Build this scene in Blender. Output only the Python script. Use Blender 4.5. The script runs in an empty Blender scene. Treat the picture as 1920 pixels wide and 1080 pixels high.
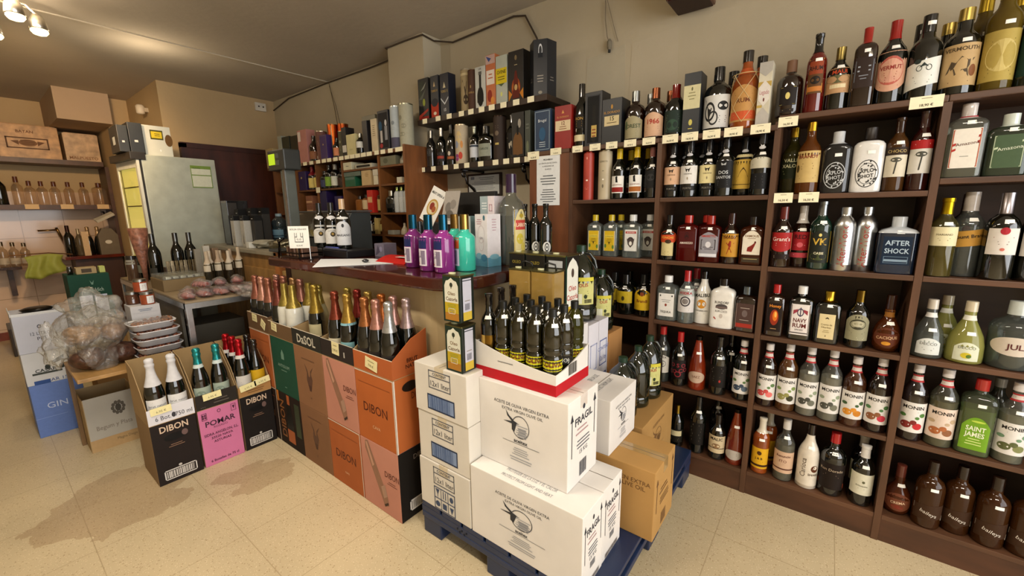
import bpy, bmesh, math, random
from mathutils import Matrix, Vector
random.seed(7)
PI = math.pi
C = bpy.context.scene.collection
S = bpy.context.scene

# ------------------------------------------------------------------ camera, world, light, exposure
cam = bpy.data.cameras.new('camera'); camo = bpy.data.objects.new('camera', cam); C.objects.link(camo)
cam.sensor_width = 36.0; cam.lens = 14.53125; cam.clip_start = 0.02
camo.matrix_world = Matrix([[0.606694, 0.153571, -0.779961, 0.0], [-0.794848, 0.102636, -0.598065, 0.0], [-0.011794, 0.982793, 0.184334, 1.35], [0, 0, 0, 1.0]])
S.camera = camo
W = bpy.data.worlds.new('world'); S.world = W; W.use_nodes = True
W.node_tree.nodes['Background'].inputs[0].default_value = (0.80, 0.88, 1.0, 1)
W.node_tree.nodes['Background'].inputs[1].default_value = 1.2
vs = S.view_settings
vs.view_transform = 'Standard'; vs.look = 'None'; vs.gamma = 1; vs.exposure = 0.54
vs.use_curve_mapping = False

def area(name, loc, rot, sx, sy, power, col):
    l = bpy.data.lights.new(name, 'AREA'); l.shape = 'RECTANGLE'; l.size = sx; l.size_y = sy
    l.energy = power; l.color = col
    o = bpy.data.objects.new(name, l); C.objects.link(o); o.location = loc; o.rotation_euler = rot
    return o
# daylight coming in through the shop window behind the viewer
area('window_daylight', (0.2, -2.72, 1.45), (PI/2, 0, 0), 3.6, 2.1, 66, (1.0, 0.965, 0.94))
# two ceiling tube lamps (their housings are built further down)
area('tube_light', (0.15, -0.9, 2.50), (0, 0, 0), 0.14, 1.2, 30, (1.0, 0.89, 0.76))
area('tube_light', (0.15, 1.6, 2.50), (0, 0, 0), 0.14, 1.2, 27, (1.0, 0.88, 0.72))

# ------------------------------------------------------------------ materials
def rgb(h):
    h = h.lstrip('#'); v = [int(h[i:i+2], 16)/255 for i in (0, 2, 4)]
    return tuple((c/12.92 if c <= .04045 else ((c+.055)/1.055)**2.4) for c in v)+(1,)
_m = {}
def mat(col, kind='matte'):
    """procedural material by colour and finish"""
    k = (col, kind)
    if k in _m: return _m[k]
    m = bpy.data.materials.new(kind+'_'+col.strip('#')); m.use_nodes = True
    nt = m.node_tree; N = nt.nodes; L = nt.links; b = N['Principled BSDF']; out = N['Material Output']
    c = rgb(col); b.inputs['Base Color'].default_value = c
    def noise(scale, detail=3, coord='Object', stretch=None):
        tc = N.new('ShaderNodeTexCoord'); n = N.new('ShaderNodeTexNoise')
        n.inputs['Scale'].default_value = scale; n.inputs['Detail'].default_value = detail
        if stretch:
            mp = N.new('ShaderNodeMapping'); mp.inputs['Scale'].default_value = stretch
            L.new(tc.outputs[coord], mp.inputs[0]); L.new(mp.outputs[0], n.inputs['Vector'])
        else: L.new(tc.outputs[coord], n.inputs['Vector'])
        return n
    def vary(n, lo, hi, a=.3, z=.7):
        r = N.new('ShaderNodeMapRange'); r.inputs['From Min'].default_value = a; r.inputs['From Max'].default_value = z
        r.inputs['To Min'].default_value = lo; r.inputs['To Max'].default_value = hi
        L.new(n.outputs['Fac'], r.inputs['Value'])
        x = N.new('ShaderNodeMix'); x.data_type = 'RGBA'; x.blend_type = 'MULTIPLY'; x.inputs[0].default_value = 1
        x.inputs[6].default_value = c
        L.new(r.outputs[0], x.inputs[7]); L.new(x.outputs[2], b.inputs['Base Color'])
        return x
    def bump(n, s, d=.002):
        u = N.new('ShaderNodeBump'); u.inputs['Strength'].default_value = s; u.inputs['Distance'].default_value = d
        L.new(n.outputs['Fac'], u.inputs['Height']); L.new(u.outputs[0], b.inputs['Normal'])
    b.inputs['Roughness'].default_value = .6
    if kind == 'matte': vary(noise(25), .93, 1.05)
    elif kind == 'print': b.inputs['Roughness'].default_value = .55; b.inputs['Specular IOR Level'].default_value = .25; vary(noise(60), .95, 1.03)
    elif kind == 'gloss': b.inputs['Roughness'].default_value = .12; b.inputs['Coat Weight'].default_value = .4; vary(noise(30), .92, 1.06)
    elif kind == 'bottle':
        b.inputs['Roughness'].default_value = .05; b.inputs['Specular IOR Level'].default_value = .75
        b.inputs['Coat Weight'].default_value = .5; vary(noise(9), .75, 1.25)
    elif kind in ('glass', 'pane', 'film'):
        # thin transparent wall: tinted see-through mixed with a sharp reflection
        t = N.new('ShaderNodeBsdfTransparent'); t.inputs[0].default_value = c
        g = N.new('ShaderNodeBsdfGlossy'); g.inputs['Roughness'].default_value = .04 if kind != 'film' else .12
        lw = N.new('ShaderNodeLayerWeight'); lw.inputs[0].default_value = .5
        pw = N.new('ShaderNodeMath'); pw.operation = 'POWER'; pw.inputs[1].default_value = 4; L.new(lw.outputs['Facing'], pw.inputs[0])
        fr = N.new('ShaderNodeMath'); fr.operation = 'MULTIPLY_ADD'; fr.inputs[1].default_value = .85 if kind != 'pane' else .5; fr.inputs[2].default_value = .06; L.new(pw.outputs[0], fr.inputs[0])
        mx = N.new('ShaderNodeMixShader'); L.new(fr.outputs[0], mx.inputs[0])
        if kind == 'film':
            n = noise(38, 4); u = N.new('ShaderNodeBump'); u.inputs['Strength'].default_value = 1; u.inputs['Distance'].default_value = .012
            L.new(n.outputs['Fac'], u.inputs['Height']); L.new(u.outputs[0], g.inputs['Normal']); L.new(u.outputs[0], lw.inputs['Normal'])
        body = t.outputs[0]
        if kind != 'pane':
            # glass walls and plastic film scatter a little light of their own
            df = N.new('ShaderNodeBsdfDiffuse'); df.inputs[0].default_value = c
            m2 = N.new('ShaderNodeMixShader'); m2.inputs[0].default_value = .065 if kind == 'glass' else .09
            L.new(t.outputs[0], m2.inputs[1]); L.new(df.outputs[0], m2.inputs[2]); body = m2.outputs[0]
        L.new(body, mx.inputs[1]); L.new(g.outputs[0], mx.inputs[2]); L.new(mx.outputs[0], out.inputs[0])
    elif kind == 'liquid':
        # see-through liquid in glass: half body colour, half transparency
        t = N.new('ShaderNodeBsdfTransparent'); t.inputs[0].default_value = c
        b.inputs['Roughness'].default_value = .05; b.inputs['Specular IOR Level'].default_value = .7
        mx = N.new('ShaderNodeMixShader'); mx.inputs[0].default_value = .55
        L.new(t.outputs[0], mx.inputs[1]); L.new(b.outputs[0], mx.inputs[2]); L.new(mx.outputs[0], out.inputs[0])
    elif kind == 'metal': b.inputs['Metallic'].default_value = 1; b.inputs['Roughness'].default_value = .28; vary(noise(40), .9, 1.08)
    elif kind == 'foil':
        b.inputs['Metallic'].default_value = .75; b.inputs['Roughness'].default_value = .32; n = noise(70); vary(n, .8, 1.2); bump(n, .5, .003)
    elif kind == 'card':
        b.inputs['Roughness'].default_value = .8; b.inputs['Specular IOR Level'].default_value = .2
        n = noise(6, 5); vary(n, .93, 1.05); n2 = noise(90, 2, stretch=(1, 1, .08)); bump(n2, .25, .001)
    elif kind == 'wood':
        b.inputs['Roughness'].default_value = .45; n = noise(14, 6, stretch=(1, .22, 1)); vary(n, .62, 1.3); bump(n, .12, .001)
    elif kind == 'woodv':
        b.inputs['Roughness'].default_value = .45; n = noise(14, 6, stretch=(1, 1, .2)); vary(n, .66, 1.28); bump(n, .12, .001)
    elif kind == 'varnish':
        b.inputs['Roughness'].default_value = .16; b.inputs['Coat Weight'].default_value = .5; n = noise(10, 6, stretch=(1, .15, 1)); vary(n, .6, 1.35)
    elif kind == 'plaster':
        b.inputs['Roughness'].default_value = .9; b.inputs['Specular IOR Level'].default_value = .1; n = noise(1.1, 6); vary(n, .88, 1.08); n2 = noise(22, 4); bump(n2, .35, .006)
    elif kind == 'plastic': b.inputs['Roughness'].default_value = .4; vary(noise(12), .9, 1.08)
    elif kind == 'food':
        b.inputs['Roughness'].default_value = .35; n = noise(45, 4); vary(n, .55, 1.4); bump(n, .8, .006)
    elif kind == 'lamp':
        b.inputs['Emission Color'].default_value = c; b.inputs['Emission Strength'].default_value = 6
    elif kind == 'screen':
        b.inputs['Emission Color'].default_value = c; b.inputs['Emission Strength'].default_value = .55
    elif kind == 'litroom':
        b.inputs['Emission Color'].default_value = c; b.inputs['Emission Strength'].default_value = .75
    elif kind == 'lit':
        b.inputs['Emission Color'].default_value = c; b.inputs['Emission Strength'].default_value = 1.6
    _m[k] = m
    return m

def grid_mat(name, base, line, cx, cy, ox, oy, w, axes='XY', specks=False, rough=.4):
    m = bpy.data.materials.new(name); m.use_nodes = True
    nt = m.node_tree; N = nt.nodes; L = nt.links; b = N['Principled BSDF']; b.inputs['Roughness'].default_value = rough
    g = N.new('ShaderNodeNewGeometry'); sp = N.new('ShaderNodeSeparateXYZ'); L.new(g.outputs['Position'], sp.inputs[0])
    def mth(op, a, bb=None, c3=None):
        n = N.new('ShaderNodeMath'); n.operation = op
        for i, v in enumerate((a, bb, c3)):
            if v is None: continue
            if isinstance(v, (int, float)): n.inputs[i].default_value = v
            else: L.new(v, n.inputs[i])
        return n.outputs[0]
    def lines(ax, cell, off):
        s = mth('PINGPONG', mth('SUBTRACT', sp.outputs[ax], off), cell/2)
        return mth('LESS_THAN', s, w)
    mask = mth('MAXIMUM', lines(axes[0], cx, ox), lines(axes[1], cy, oy))
    n1 = N.new('ShaderNodeTexNoise'); n1.inputs['Scale'].default_value = 1.6; n1.inputs['Detail'].default_value = 6
    L.new(g.outputs['Position'], n1.inputs['Vector'])
    r = N.new('ShaderNodeMapRange'); r.inputs['From Min'].default_value = .3; r.inputs['From Max'].default_value = .7
    r.inputs['To Min'].default_value = .84; r.inputs['To Max'].default_value = 1.08; L.new(n1.outputs['Fac'], r.inputs['Value'])
    x = N.new('ShaderNodeMix'); x.data_type = 'RGBA'; x.blend_type = 'MULTIPLY'; x.inputs[0].default_value = 1
    x.inputs[6].default_value = rgb(base); L.new(r.outputs[0], x.inputs[7]); cur = x.outputs[2]
    if specks:
        for sc, th, col in ((70, .20, '#8f744e'), (130, .2, '#efe0c2'), (26, .05, '#4d3b28'), (45, .08, '#6d5433')):
            v = N.new('ShaderNodeTexVoronoi'); v.inputs['Scale'].default_value = sc; L.new(g.outputs['Position'], v.inputs['Vector'])
            k = mth('LESS_THAN', v.outputs['Distance'], th)
            y = N.new('ShaderNodeMix'); y.data_type = 'RGBA'; L.new(mth('MULTIPLY', k, .55), y.inputs[0]); L.new(cur, y.inputs[6]); y.inputs[7].default_value = rgb(col)
            cur = y.outputs[2]
        # dried spill marks near the cartons on the left
        n3 = N.new('ShaderNodeTexNoise'); n3.inputs['Scale'].default_value = 4.5; n3.inputs['Detail'].default_value = 8; L.new(g.outputs['Position'], n3.inputs['Vector'])
        d = N.new('ShaderNodeVectorMath'); d.operation = 'DISTANCE'; L.new(g.outputs['Position'], d.inputs[0]); d.inputs[1].default_value = (.27, 2.62, 0)
        dd = mth('ADD', d.outputs['Value'], mth('MULTIPLY', n3.outputs['Fac'], .7))
        d2 = N.new('ShaderNodeVectorMath'); d2.operation = 'DISTANCE'; L.new(g.outputs['Position'], d2.inputs[0]); d2.inputs[1].default_value = (.75, 2.28, 0)
        dd2 = mth('ADD', d2.outputs['Value'], mth('MULTIPLY', n3.outputs['Fac'], .6))
        k = mth('MAXIMUM', mth('LESS_THAN', dd, .64), mth('LESS_THAN', dd2, .46))
        y = N.new('ShaderNodeMix'); y.data_type = 'RGBA'; y.blend_type = 'MULTIPLY'; L.new(mth('MULTIPLY', k, .5), y.inputs[0]); L.new(cur, y.inputs[6]); y.inputs[7].default_value = rgb('#c9b6a8')
        cur = y.outputs[2]
    z = N.new('ShaderNodeMix'); z.data_type = 'RGBA'; L.new(mth('MULTIPLY', mask, .55 if specks else .8), z.inputs[0]); L.new(cur, z.inputs[6]); z.inputs[7].default_value = rgb(line)
    L.new(z.outputs[2], b.inputs['Base Color'])
    return m

# ------------------------------------------------------------------ mesh helpers
def mk(name, verts, faces, mats, parent=None, smooth=False, idx=None, loc=None, rz=0):
    me = bpy.data.meshes.new(name); me.from_pydata(verts, [], faces)
    for m in (mats if isinstance(mats, (list, tuple)) else [mats]): me.materials.append(m)
    if idx: me.polygons.foreach_set('material_index', idx)
    if smooth: me.polygons.foreach_set('use_smooth', [True]*len(faces))
    me.update()
    o = bpy.data.objects.new(name, me); C.objects.link(o)
    if parent: o.parent = parent
    if loc: o.location = loc
    if rz: o.rotation_euler = (0, 0, rz)
    return o
def tag(o, label, cat, group=None):
    o['label'] = label; o['category'] = cat
    if group: o['group'] = group
    return o
def thing(name, label, cat, loc=(0, 0, 0), rz=0, group=None):
    o = bpy.data.objects.new(name, None); C.objects.link(o); o.location = loc; o.rotation_euler = (0, 0, rz)
    o.empty_display_size = .05
    return tag(o, label, cat, group)
def struct(o): o['kind'] = 'structure'; return o
class MB:
    """collects simple solids into one mesh"""
    def __init__(s): s.v = []; s.f = []
    def add(s, v, f):
        n = len(s.v); s.v += [tuple(p) for p in v]; s.f += [tuple(i+n for i in q) for q in f]; return s
    def box(s, x0, y0, z0, x1, y1, z1, c=0):
        if c <= 0:
            v = [(x, y, z) for z in (z0, z1) for y in (y0, y1) for x in (x0, x1)]
            return s.add(v, [(0, 2, 3, 1), (4, 5, 7, 6), (0, 1, 5, 4), (2, 6, 7, 3), (0, 4, 6, 2), (1, 3, 7, 5)])
        c = min(c, (x1-x0)*.45, (y1-y0)*.45, (z1-z0)*.45)
        bm = bmesh.new(); bmesh.ops.create_cube(bm, size=1)
        for v in bm.verts: v.co = Vector(((x0+x1)/2+v.co.x*(x1-x0), (y0+y1)/2+v.co.y*(y1-y0), (z0+z1)/2+v.co.z*(z1-z0)))
        bmesh.ops.bevel(bm, geom=bm.edges[:], offset=c, segments=2, affect='EDGES', profile=.6)
        bm.verts.index_update(); v = [tuple(q.co) for q in bm.verts]; f = [tuple(q.index for q in p.verts) for p in bm.faces]; bm.free()
        return s.add(v, f)
    def lathe(s, prof, cx=0, cy=0, z=0, n=20):
        v = []; f = []
        for r, h in prof:
            for i in range(n): a = 2*PI*i/n; v.append((cx+r*math.cos(a), cy+r*math.sin(a), z+h))
        for k in range(len(prof)-1):
            for i in range(n): j = (i+1) % n; f.append((k*n+i, k*n+j, (k+1)*n+j, (k+1)*n+i))
        f.append(tuple(range(n-1, -1, -1))); f.append(tuple((len(prof)-1)*n+i for i in range(n)))
        return s.add(v, f)
    def cyl(s, cx, cy, z0, z1, r, n=16, r2=None): return s.lathe([(r, 0), (r if r2 is None else r2, z1-z0)], cx, cy, z0, n)
    def tube(s, pts, r, n=8):
        pts = [Vector(p) for p in pts]; v = []; f = []
        for i, p in enumerate(pts):
            d = (pts[min(i+1, len(pts)-1)]-pts[max(i-1, 0)]).normalized()
            a = d.cross(Vector((0, 0, 1)) if abs(d.z) < .9 else Vector((1, 0, 0))).normalized(); b = d.cross(a)
            rr = r[i] if isinstance(r, (list, tuple)) else r
            for k in range(n): t = 2*PI*k/n; q = p+(a*math.cos(t)+b*math.sin(t))*rr; v.append(tuple(q))
        for i in range(len(pts)-1):
            for k in range(n): j = (k+1) % n; f.append((i*n+k, i*n+j, (i+1)*n+j, (i+1)*n+k))
        f.append(tuple(range(n-1, -1, -1))); f.append(tuple((len(pts)-1)*n+k for k in range(n)))
        return s.add(v, f)
    def prism(s, poly, axis, a, b):
        """poly in the two other axes, extruded along axis (0 x,1 y,2 z) from a to b"""
        n = len(poly); v = []
        for t in (a, b):
            for p, q in poly: v.append({0: (t, p, q), 1: (p, t, q), 2: (p, q, t)}[axis])
        f = [tuple(range(n)), tuple(range(2*n-1, n-1, -1))]+[(i, i+n, (i+1) % n+n, (i+1) % n) for i in range(n)]
        return s.add(v, f)
    def build(s, name, m, parent=None, smooth=False, **k): 
        o = mk(name, s.v, s.f, m, parent, smooth, **k)
        bm = bmesh.new(); bm.from_mesh(o.data); bmesh.ops.recalc_face_normals(bm, faces=bm.faces[:]); bm.to_mesh(o.data); bm.free()
        return o

# ------------------------------------------------------------------ flat printing: text, bars, shapes mapped on any surface
_tx = {}
def text_mesh(s, bold=False):
    k = (s, bold)
    if k in _tx: return _tx[k]
    cu = bpy.data.curves.new('t', 'FONT'); cu.body = s; cu.align_x = 'CENTER'; cu.size = 1; cu.resolution_u = 2
    if bold: cu.offset = .018
    o = bpy.data.objects.new('t', cu); C.objects.link(o); bpy.context.view_layer.update()
    me = o.to_mesh(); v = [(p.co.x, p.co.y) for p in me.vertices]; f = [tuple(p.vertices) for p in me.polygons]
    o.to_mesh_clear(); bpy.data.objects.remove(o); bpy.data.curves.remove(cu)
    _tx[k] = (v, f); return _tx[k]
def prints(name, prims, hw, h, mp, parent, rough='print'):
    """prims in label coordinates (x -1..1, y 0..1); hw half width and h height in metres; mp(x_m, y_m) -> point"""
    V = []; F = []; I = []; cols = []
    for lay, p in enumerate(prims):
        off = .00025*(1+lay*.12)
        def put(vs2, fs, col, off=off):
            if col not in cols: cols.append(col)
            n = len(V); V.extend(mp(x, y, off) for x, y in vs2); F.extend(tuple(i+n for i in q) for q in fs); I.extend([cols.index(col)]*len(fs))
        k = p[0]
        if k in 'tT':
            _, s, x, y, sz, col = p[:6]; rot = p[6] if len(p) > 6 else 0; mw = p[7] if len(p) > 7 else None
            v, f = text_mesh(s, k == 'T'); 
            if not v: continue
            sc = sz*h/.7; wid = max(a for a, b in v)-min(a for a, b in v)
            sx = sc if not mw else min(sc, mw*2*hw/max(wid, .01))
            ca, sa = math.cos(rot), math.sin(rot)
            put([(x*hw+(a*sx*ca-(b-.35)*sc*sa), y*h+(a*sx*sa+(b-.35)*sc*ca)) for a, b in v], f, col)
        elif k == 'r':
            _, x0, y0, x1, y1, col = p; n = max(1, int(abs(x1-x0)*6))
            v = []; 
            for i in range(n+1):
                x = (x0+(x1-x0)*i/n)*hw; v += [(x, y0*h), (x, y1*h)]
            put(v, [(2*i, 2*i+2, 2*i+3, 2*i+1) for i in range(n)], col)
        elif k == 'e':
            _, x, y, rx, ry, col = p; n = 20
            v = [(x*hw, y*h)]+[((x+rx*math.cos(2*PI*i/n))*hw, (y+ry*math.sin(2*PI*i/n))*h) for i in range(n)]
            put(v, [(0, 1+i, 1+(i+1) % n) for i in range(n)], col)
        elif k == 'o':
            _, x, y, rx, ry, th, col = p; n = 24; v = []
            for i in range(n):
                a = 2*PI*i/n
                v += [((x+rx*math.cos(a))*hw, (y+ry*math.sin(a))*h), ((x+rx*(1-th)*math.cos(a))*hw, (y+ry*(1-th)*math.sin(a))*h)]
            put(v, [(2*i, (2*i+2) % (2*n), (2*i+3) % (2*n), 2*i+1) for i in range(n)], col)
        elif k == 'p':
            put([(x*hw, y*h) for x, y in p[1]], [tuple(range(len(p[1])))], p[2])
        elif k == 'f':      # rectangle outline
            _, x0, y0, x1, y1, t, col = p; tx = t*h/hw
            for a, b, c, d in ((x0, y0, x1, y0+t), (x0, y1-t, x1, y1), (x0, y0, x0+tx, y1), (x1-tx, y0, x1, y1)):
                put([(a*hw, b*h), (c*hw, b*h), (c*hw, d*h), (a*hw, d*h)], [(0, 1, 2, 3)], col)
        elif k == 'l':      # rows of fine print, x centre, top y, half width, rows, pitch, colour
            _, x, y, w, n, g, col = p; rr = random.Random(int(x*100+y*1000+n))
            for i in range(n):
                ww = w*rr.uniform(.6, 1); yy = y-i*g
                put([((x-ww)*hw, (yy-g*.2)*h), ((x+ww)*hw, (yy-g*.2)*h), ((x+ww)*hw, (yy+g*.12)*h), ((x-ww)*hw, (yy+g*.12)*h)], [(0, 1, 2, 3)], col)
        elif k == 'b':      # bar code
            _, x0, y0, x1, y1, col = p; rr = random.Random(3); x = x0
            while x < x1-.01:
                w = rr.choice((.006, .012, .02))*(x1-x0)*2
                put([(x*hw, y0*h), (min(x+w, x1)*hw, y0*h), (min(x+w, x1)*hw, y1*h), (x*hw, y1*h)], [(0, 1, 2, 3)], col)
                x += w+rr.choice((.008, .014))*(x1-x0)*2
    if not F: return None
    return mk(name, V, F, [mat(c, rough) for c in cols], parent, False, I)
def face_map(o, u, v):
    """flat face map: o = bottom centre of the face, u along width, v up"""
    o, u, v = Vector(o), Vector(u), Vector(v); n = u.cross(v)
    return lambda x, y, off: tuple(o+u*x+v*y+n*(off+.0006))

# ------------------------------------------------------------------ bottles
PROF = {
 'bord': [(0, .9), (.008, .97), (.02, 1), (.62, 1), (.66, .97), (.71, .82), (.75, .58), (.79, .42), (.84, .38), (.95, .37), (.955, .42), (1, .42)],
 'liq': [(0, .92), (.008, .98), (.02, 1), (.56, 1), (.61, .97), (.67, .82), (.72, .6), (.77, .42), (.83, .37), (1, .37)],
 'tall': [(0, .92), (.01, .99), (.02, 1), (.60, 1), (.65, .94), (.70, .72), (.74, .50), (.80, .42), (1, .40)],
 'monin': [(0, .9), (.01, .98), (.02, 1), (.60, 1), (.63, .97), (.68, .9), (.74, .66), (.79, .45), (.84, .38), (1, .38)],
 'cava': [(0, .9), (.008, .97), (.02, 1), (.42, 1), (.48, .96), (.56, .84), (.64, .66), (.72, .5), (.80, .40), (.86, .37), (.885, .44), (.91, .45), (.93, .37), (.95, .43), (.985, .42), (1, .3)],
 'flask': [(0, .9), (.01, .98), (.025, 1), (.70, 1), (.74, .97), (.78, .82), (.81, .5), (.83, .36), (1, .36)],
 'squat': [(0, .86), (.01, .95), (.03, 1), (.58, 1), (.64, .97), (.70, .82), (.74, .55), (.77, .38), (1, .36)],
 'bell': [(0, .8), (.01, .92), (.03, .99), (.12, 1), (.3, .97), (.45, .84), (.58, .6), (.68, .4), (.76, .31), (1, .29)],
 'onion': [(0, .6), (.02, .8), (.1, .96), (.22, 1), (.36, .97), (.46, .82), (.54, .6), (.6, .42), (.68, .34), (.72, .4), (.76, .32), (1, .32)],
 'alu': [(0, .95), (.01, 1), (.70, 1), (.76, .94), (.82, .74), (.86, .52), (.88, .46), (1, .46)],
 'malibu': [(0, .92), (.01, 1), (.5, 1), (.56, .96), (.64, .78), (.72, .52), (.8, .38), (1, .34)],
 'cone': [(0, .9), (.02, 1), (.3, 1), (.5, .88), (.7, .62), (.85, .42), (.9, .36), (1, .34)],
 'pet': [(0, .88), (.015, 1), (.24, 1), (.26, .93), (.28, 1), (.33, 1), (.35, .93), (.37, 1), (.42, 1), (.45, .86), (.48, .98), (.53, 1), (.55, .94), (.57, 1), (.70, 1), (.76, .94), (.81, .82), (.86, .6), (.89, .42), (.91, .38), (1, .38)],
 'jug': [(0, .86), (.02, .98), (.04, 1), (.16, 1), (.18, .95), (.2, 1), (.56, 1), (.64, .95), (.74, .78), (.82, .52), (.87, .32), (.9, .27), (1, .27)],
 'tube': [(0, 1), (1, 1)],
 'hexb': [(0, .9), (.02, 1), (.58, 1), (.62, .93), (.655, .74), (.69, .5), (.73, .42), (1, .40)],
 'jar': [(0, .9), (.03, 1), (.74, 1), (.80, .88), (.84, .88), (1, .88)],
 'mug': [(0, .8), (.02, .95), (.6, 1), (.75, .7), (.8, .5), (1, .5)],
}
FLAT = {'flask': 5, 'squat': 2, 'box4': 8}
def _lerp(P, t):
    if t <= P[0][0]: return P[0][1]
    for (a, ra), (b, rb) in zip(P, P[1:]):
        if t <= b: return ra+(rb-ra)*(t-a)/max(b-a, 1e-6)
    return P[-1][1]
_cache = {}; REG = []
def bottle_parts(sp):
    prof, w, d, h, n = sp['prof'], sp['w'], sp['d'], sp['h'], sp['n']
    P = PROF[prof]; rn = P[-1][1]; seg = sp.get('seg', 24)
    def ab(t):
        r = _lerp(P, t); a = r*w/2; k = min(1, max(0, (r-rn)/max(1-rn, .01))) if rn < .95 else 1
        b = a*(1-k)+r*d/2*k; return a, b, 2*(1-k)+n*k
    def ring(t, off):
        a, b, e = ab(t); a += off; b += off; out = []
        for i in range(seg):
            th = 2*PI*i/seg; c, s = math.cos(th), math.sin(th)
            out.append((a*math.copysign(abs(c)**(2/e), c), b*math.copysign(abs(s)**(2/e), s), t*h))
        return out
    def lathe(t0, t1, off, dome=0):
        ts = sorted({t0, t1}|{t for t, _ in P if t0 < t < t1}); v = []; f = []
        for t in ts: v += ring(t, off)
        if dome: v += [(x*.8, y*.8, z+dome) for x, y, z in ring(t1, off)]
        m = len(v)//seg
        for k in range(m-1):
            for i in range(seg): j = (i+1) % seg; f.append((k*seg+i, k*seg+j, (k+1)*seg+j, (k+1)*seg+i))
        f.append(tuple(range(seg-1, -1, -1))); f.append(tuple((m-1)*seg+i for i in range(seg)))
        return v, f
    def surf(t, flat):
        a, b, e = ab(t)
        def q(x, z, off):
            if flat:
                u = max(-1, min(1, x/a)); y = -b*(max(0, 1-abs(u)**e))**(1/e)
                return (x, y-off-.0005, z)
            ph = x/a; aa, bb, _ = ab(z/h)
            return ((aa+off+.0005)*math.sin(ph), -(bb+off+.0005)*math.cos(ph), z)
        return q, a
    parts = []
    cap = sp.get('cap'); zc = cap[0] if cap else 1
    parts.append(('glass' if prof != 'tube' else 'tube', None)+lathe(0, min(1, zc+.005), 0)+([mat(*sp['glass'])], None, True))
    if sp.get('liquid'):
        lc, lk, lt = sp['liquid']; parts.append(('liquid', 0)+lathe(.012, lt, -.0022)+([mat(lc, lk)], None, True))
    if cap: parts.append((sp.get('capname', 'cap'), None)+lathe(zc, 1, cap[3] if len(cap) > 3 else .0012, .0015)+([mat(cap[1], cap[2])], None, True))
    for lab in sp.get('labels', []):
        t0, t1, wd, shape, col, pr = lab[:6]; kind = lab[6] if len(lab) > 6 else 'print'
        flat = n > 2.6; q, a = surf((t0+t1)/2, flat)
        hw = a*wd if flat else a*1.35*wd; z0, z1 = t0*h, t1*h; hh = z1-z0; nu = 14
        nz = 3
        def top(u):
            if shape == 'arch': return 1-.28*abs(u)**2.2
            if shape == 'oval': return .5+.5*math.sqrt(max(0, 1-u*u))
            if shape == 'wavy': return 1-.2*abs(u)**1.5
            if shape == 'diag': return 1-.22*(1-u)/2*1.0
            return 1
        def bot(u):
            if shape == 'oval': return .5-.5*math.sqrt(max(0, 1-u*u))
            if shape == 'shield': return .22*abs(u)**2
            if shape == 'diag': return .22*(1+u)/2
            return 0
        v = []; f = []
        for i in range(nu+1):
            u = -1+2*i/nu
            if shape == 'oval': u = math.sin(u*PI/2)
            for k in range(nz+1): v.append(q(u*hw, z0+hh*(bot(u)+(top(u)-bot(u))*k/nz), 0))
        for i in range(nu):
            for k in range(nz): s0 = i*(nz+1)+k; f.append((s0, s0+nz+1, s0+nz+2, s0+1))
        li = len(parts)
        parts.append((lab[7] if len(lab) > 7 else 'label', None, v, f, [mat(col, kind)], None, True))
        if pr:
            tmp = bpy.data.objects.new('t', None)
            o = prints('lettering', pr, hw, hh, lambda x, y, off: q(x, z0+y, off+.0003), None)
            if o:
                me = o.data; bpy.data.objects.remove(o); parts.append(('lettering', li, me))
            bpy.data.objects.remove(tmp)
    if sp.get('stick'):
        t = sp['stick']; q, a = surf(t, False); hw = .011; v = []; f = []
        for i in range(5):
            x = -hw+2*hw*i/4+.006
            for k in (0, 1): v.append(q(x, t*h-.006+.012*k, .0012))
        for i in range(4): f.append((2*i, 2*i+2, 2*i+3, 2*i+1))
        parts.append(('price_sticker', None, v, f, [mat('#f4f2ea', 'print')], None, False))
    res = []
    for p in parts:
        if len(p) == 3: res.append(p); continue
        nm, par, v, f, ms, ix, sm = p
        me = bpy.data.meshes.new(nm); me.from_pydata(v, [], f)
        for m in ms: me.materials.append(m)
        me.polygons.foreach_set('use_smooth', [sm and len(q) < 9 for q in f]); me.update()
        if sm:
            try: me.set_sharp_from_angle(angle=math.radians(50))
            except Exception: pass
        res.append((nm, par, me))
    return res
def bottle(sp, loc, rz, label, cat='bottle', name='liquor_bottle', group=None, plain=False):
    key = repr(sorted(sp.items(), key=lambda k: k[0]))
    rot = abs(math.sin(rz)) > .7
    if key not in _cache: _cache[key] = bottle_parts(sp)
    t = thing(name, label, cat, loc, rz, group); made = []
    REG.append([t, (sp['d'] if rot else sp['w'])/2, (sp['w'] if rot else sp['d'])/2, sp['n'] < 2.6 and abs(sp['w']-sp['d']) < .02])
    for nm, par, me in _cache[key]:
        o = bpy.data.objects.new(nm, me); C.objects.link(o); o.parent = made[par] if par is not None else t; made.append(o)
    return t
def SP(prof, w, h, glass, cap=None, labels=(), d=None, n=2, **k):
    s = dict(prof=prof, w=w, d=d or w, h=round(h, 3), n=n, glass=glass, cap=cap, labels=list(labels)); s.update(k); return s
BLK = ('#0a0c08', 'bottle'); BRN = ('#1d0d05', 'bottle'); CLR = ('#e4ebe8', 'glass'); GRN = ('#10200f', 'bottle')
RED = ('#5a0a08', 'bottle'); AMB = ('#8a3f0c', 'bottle')

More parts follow.
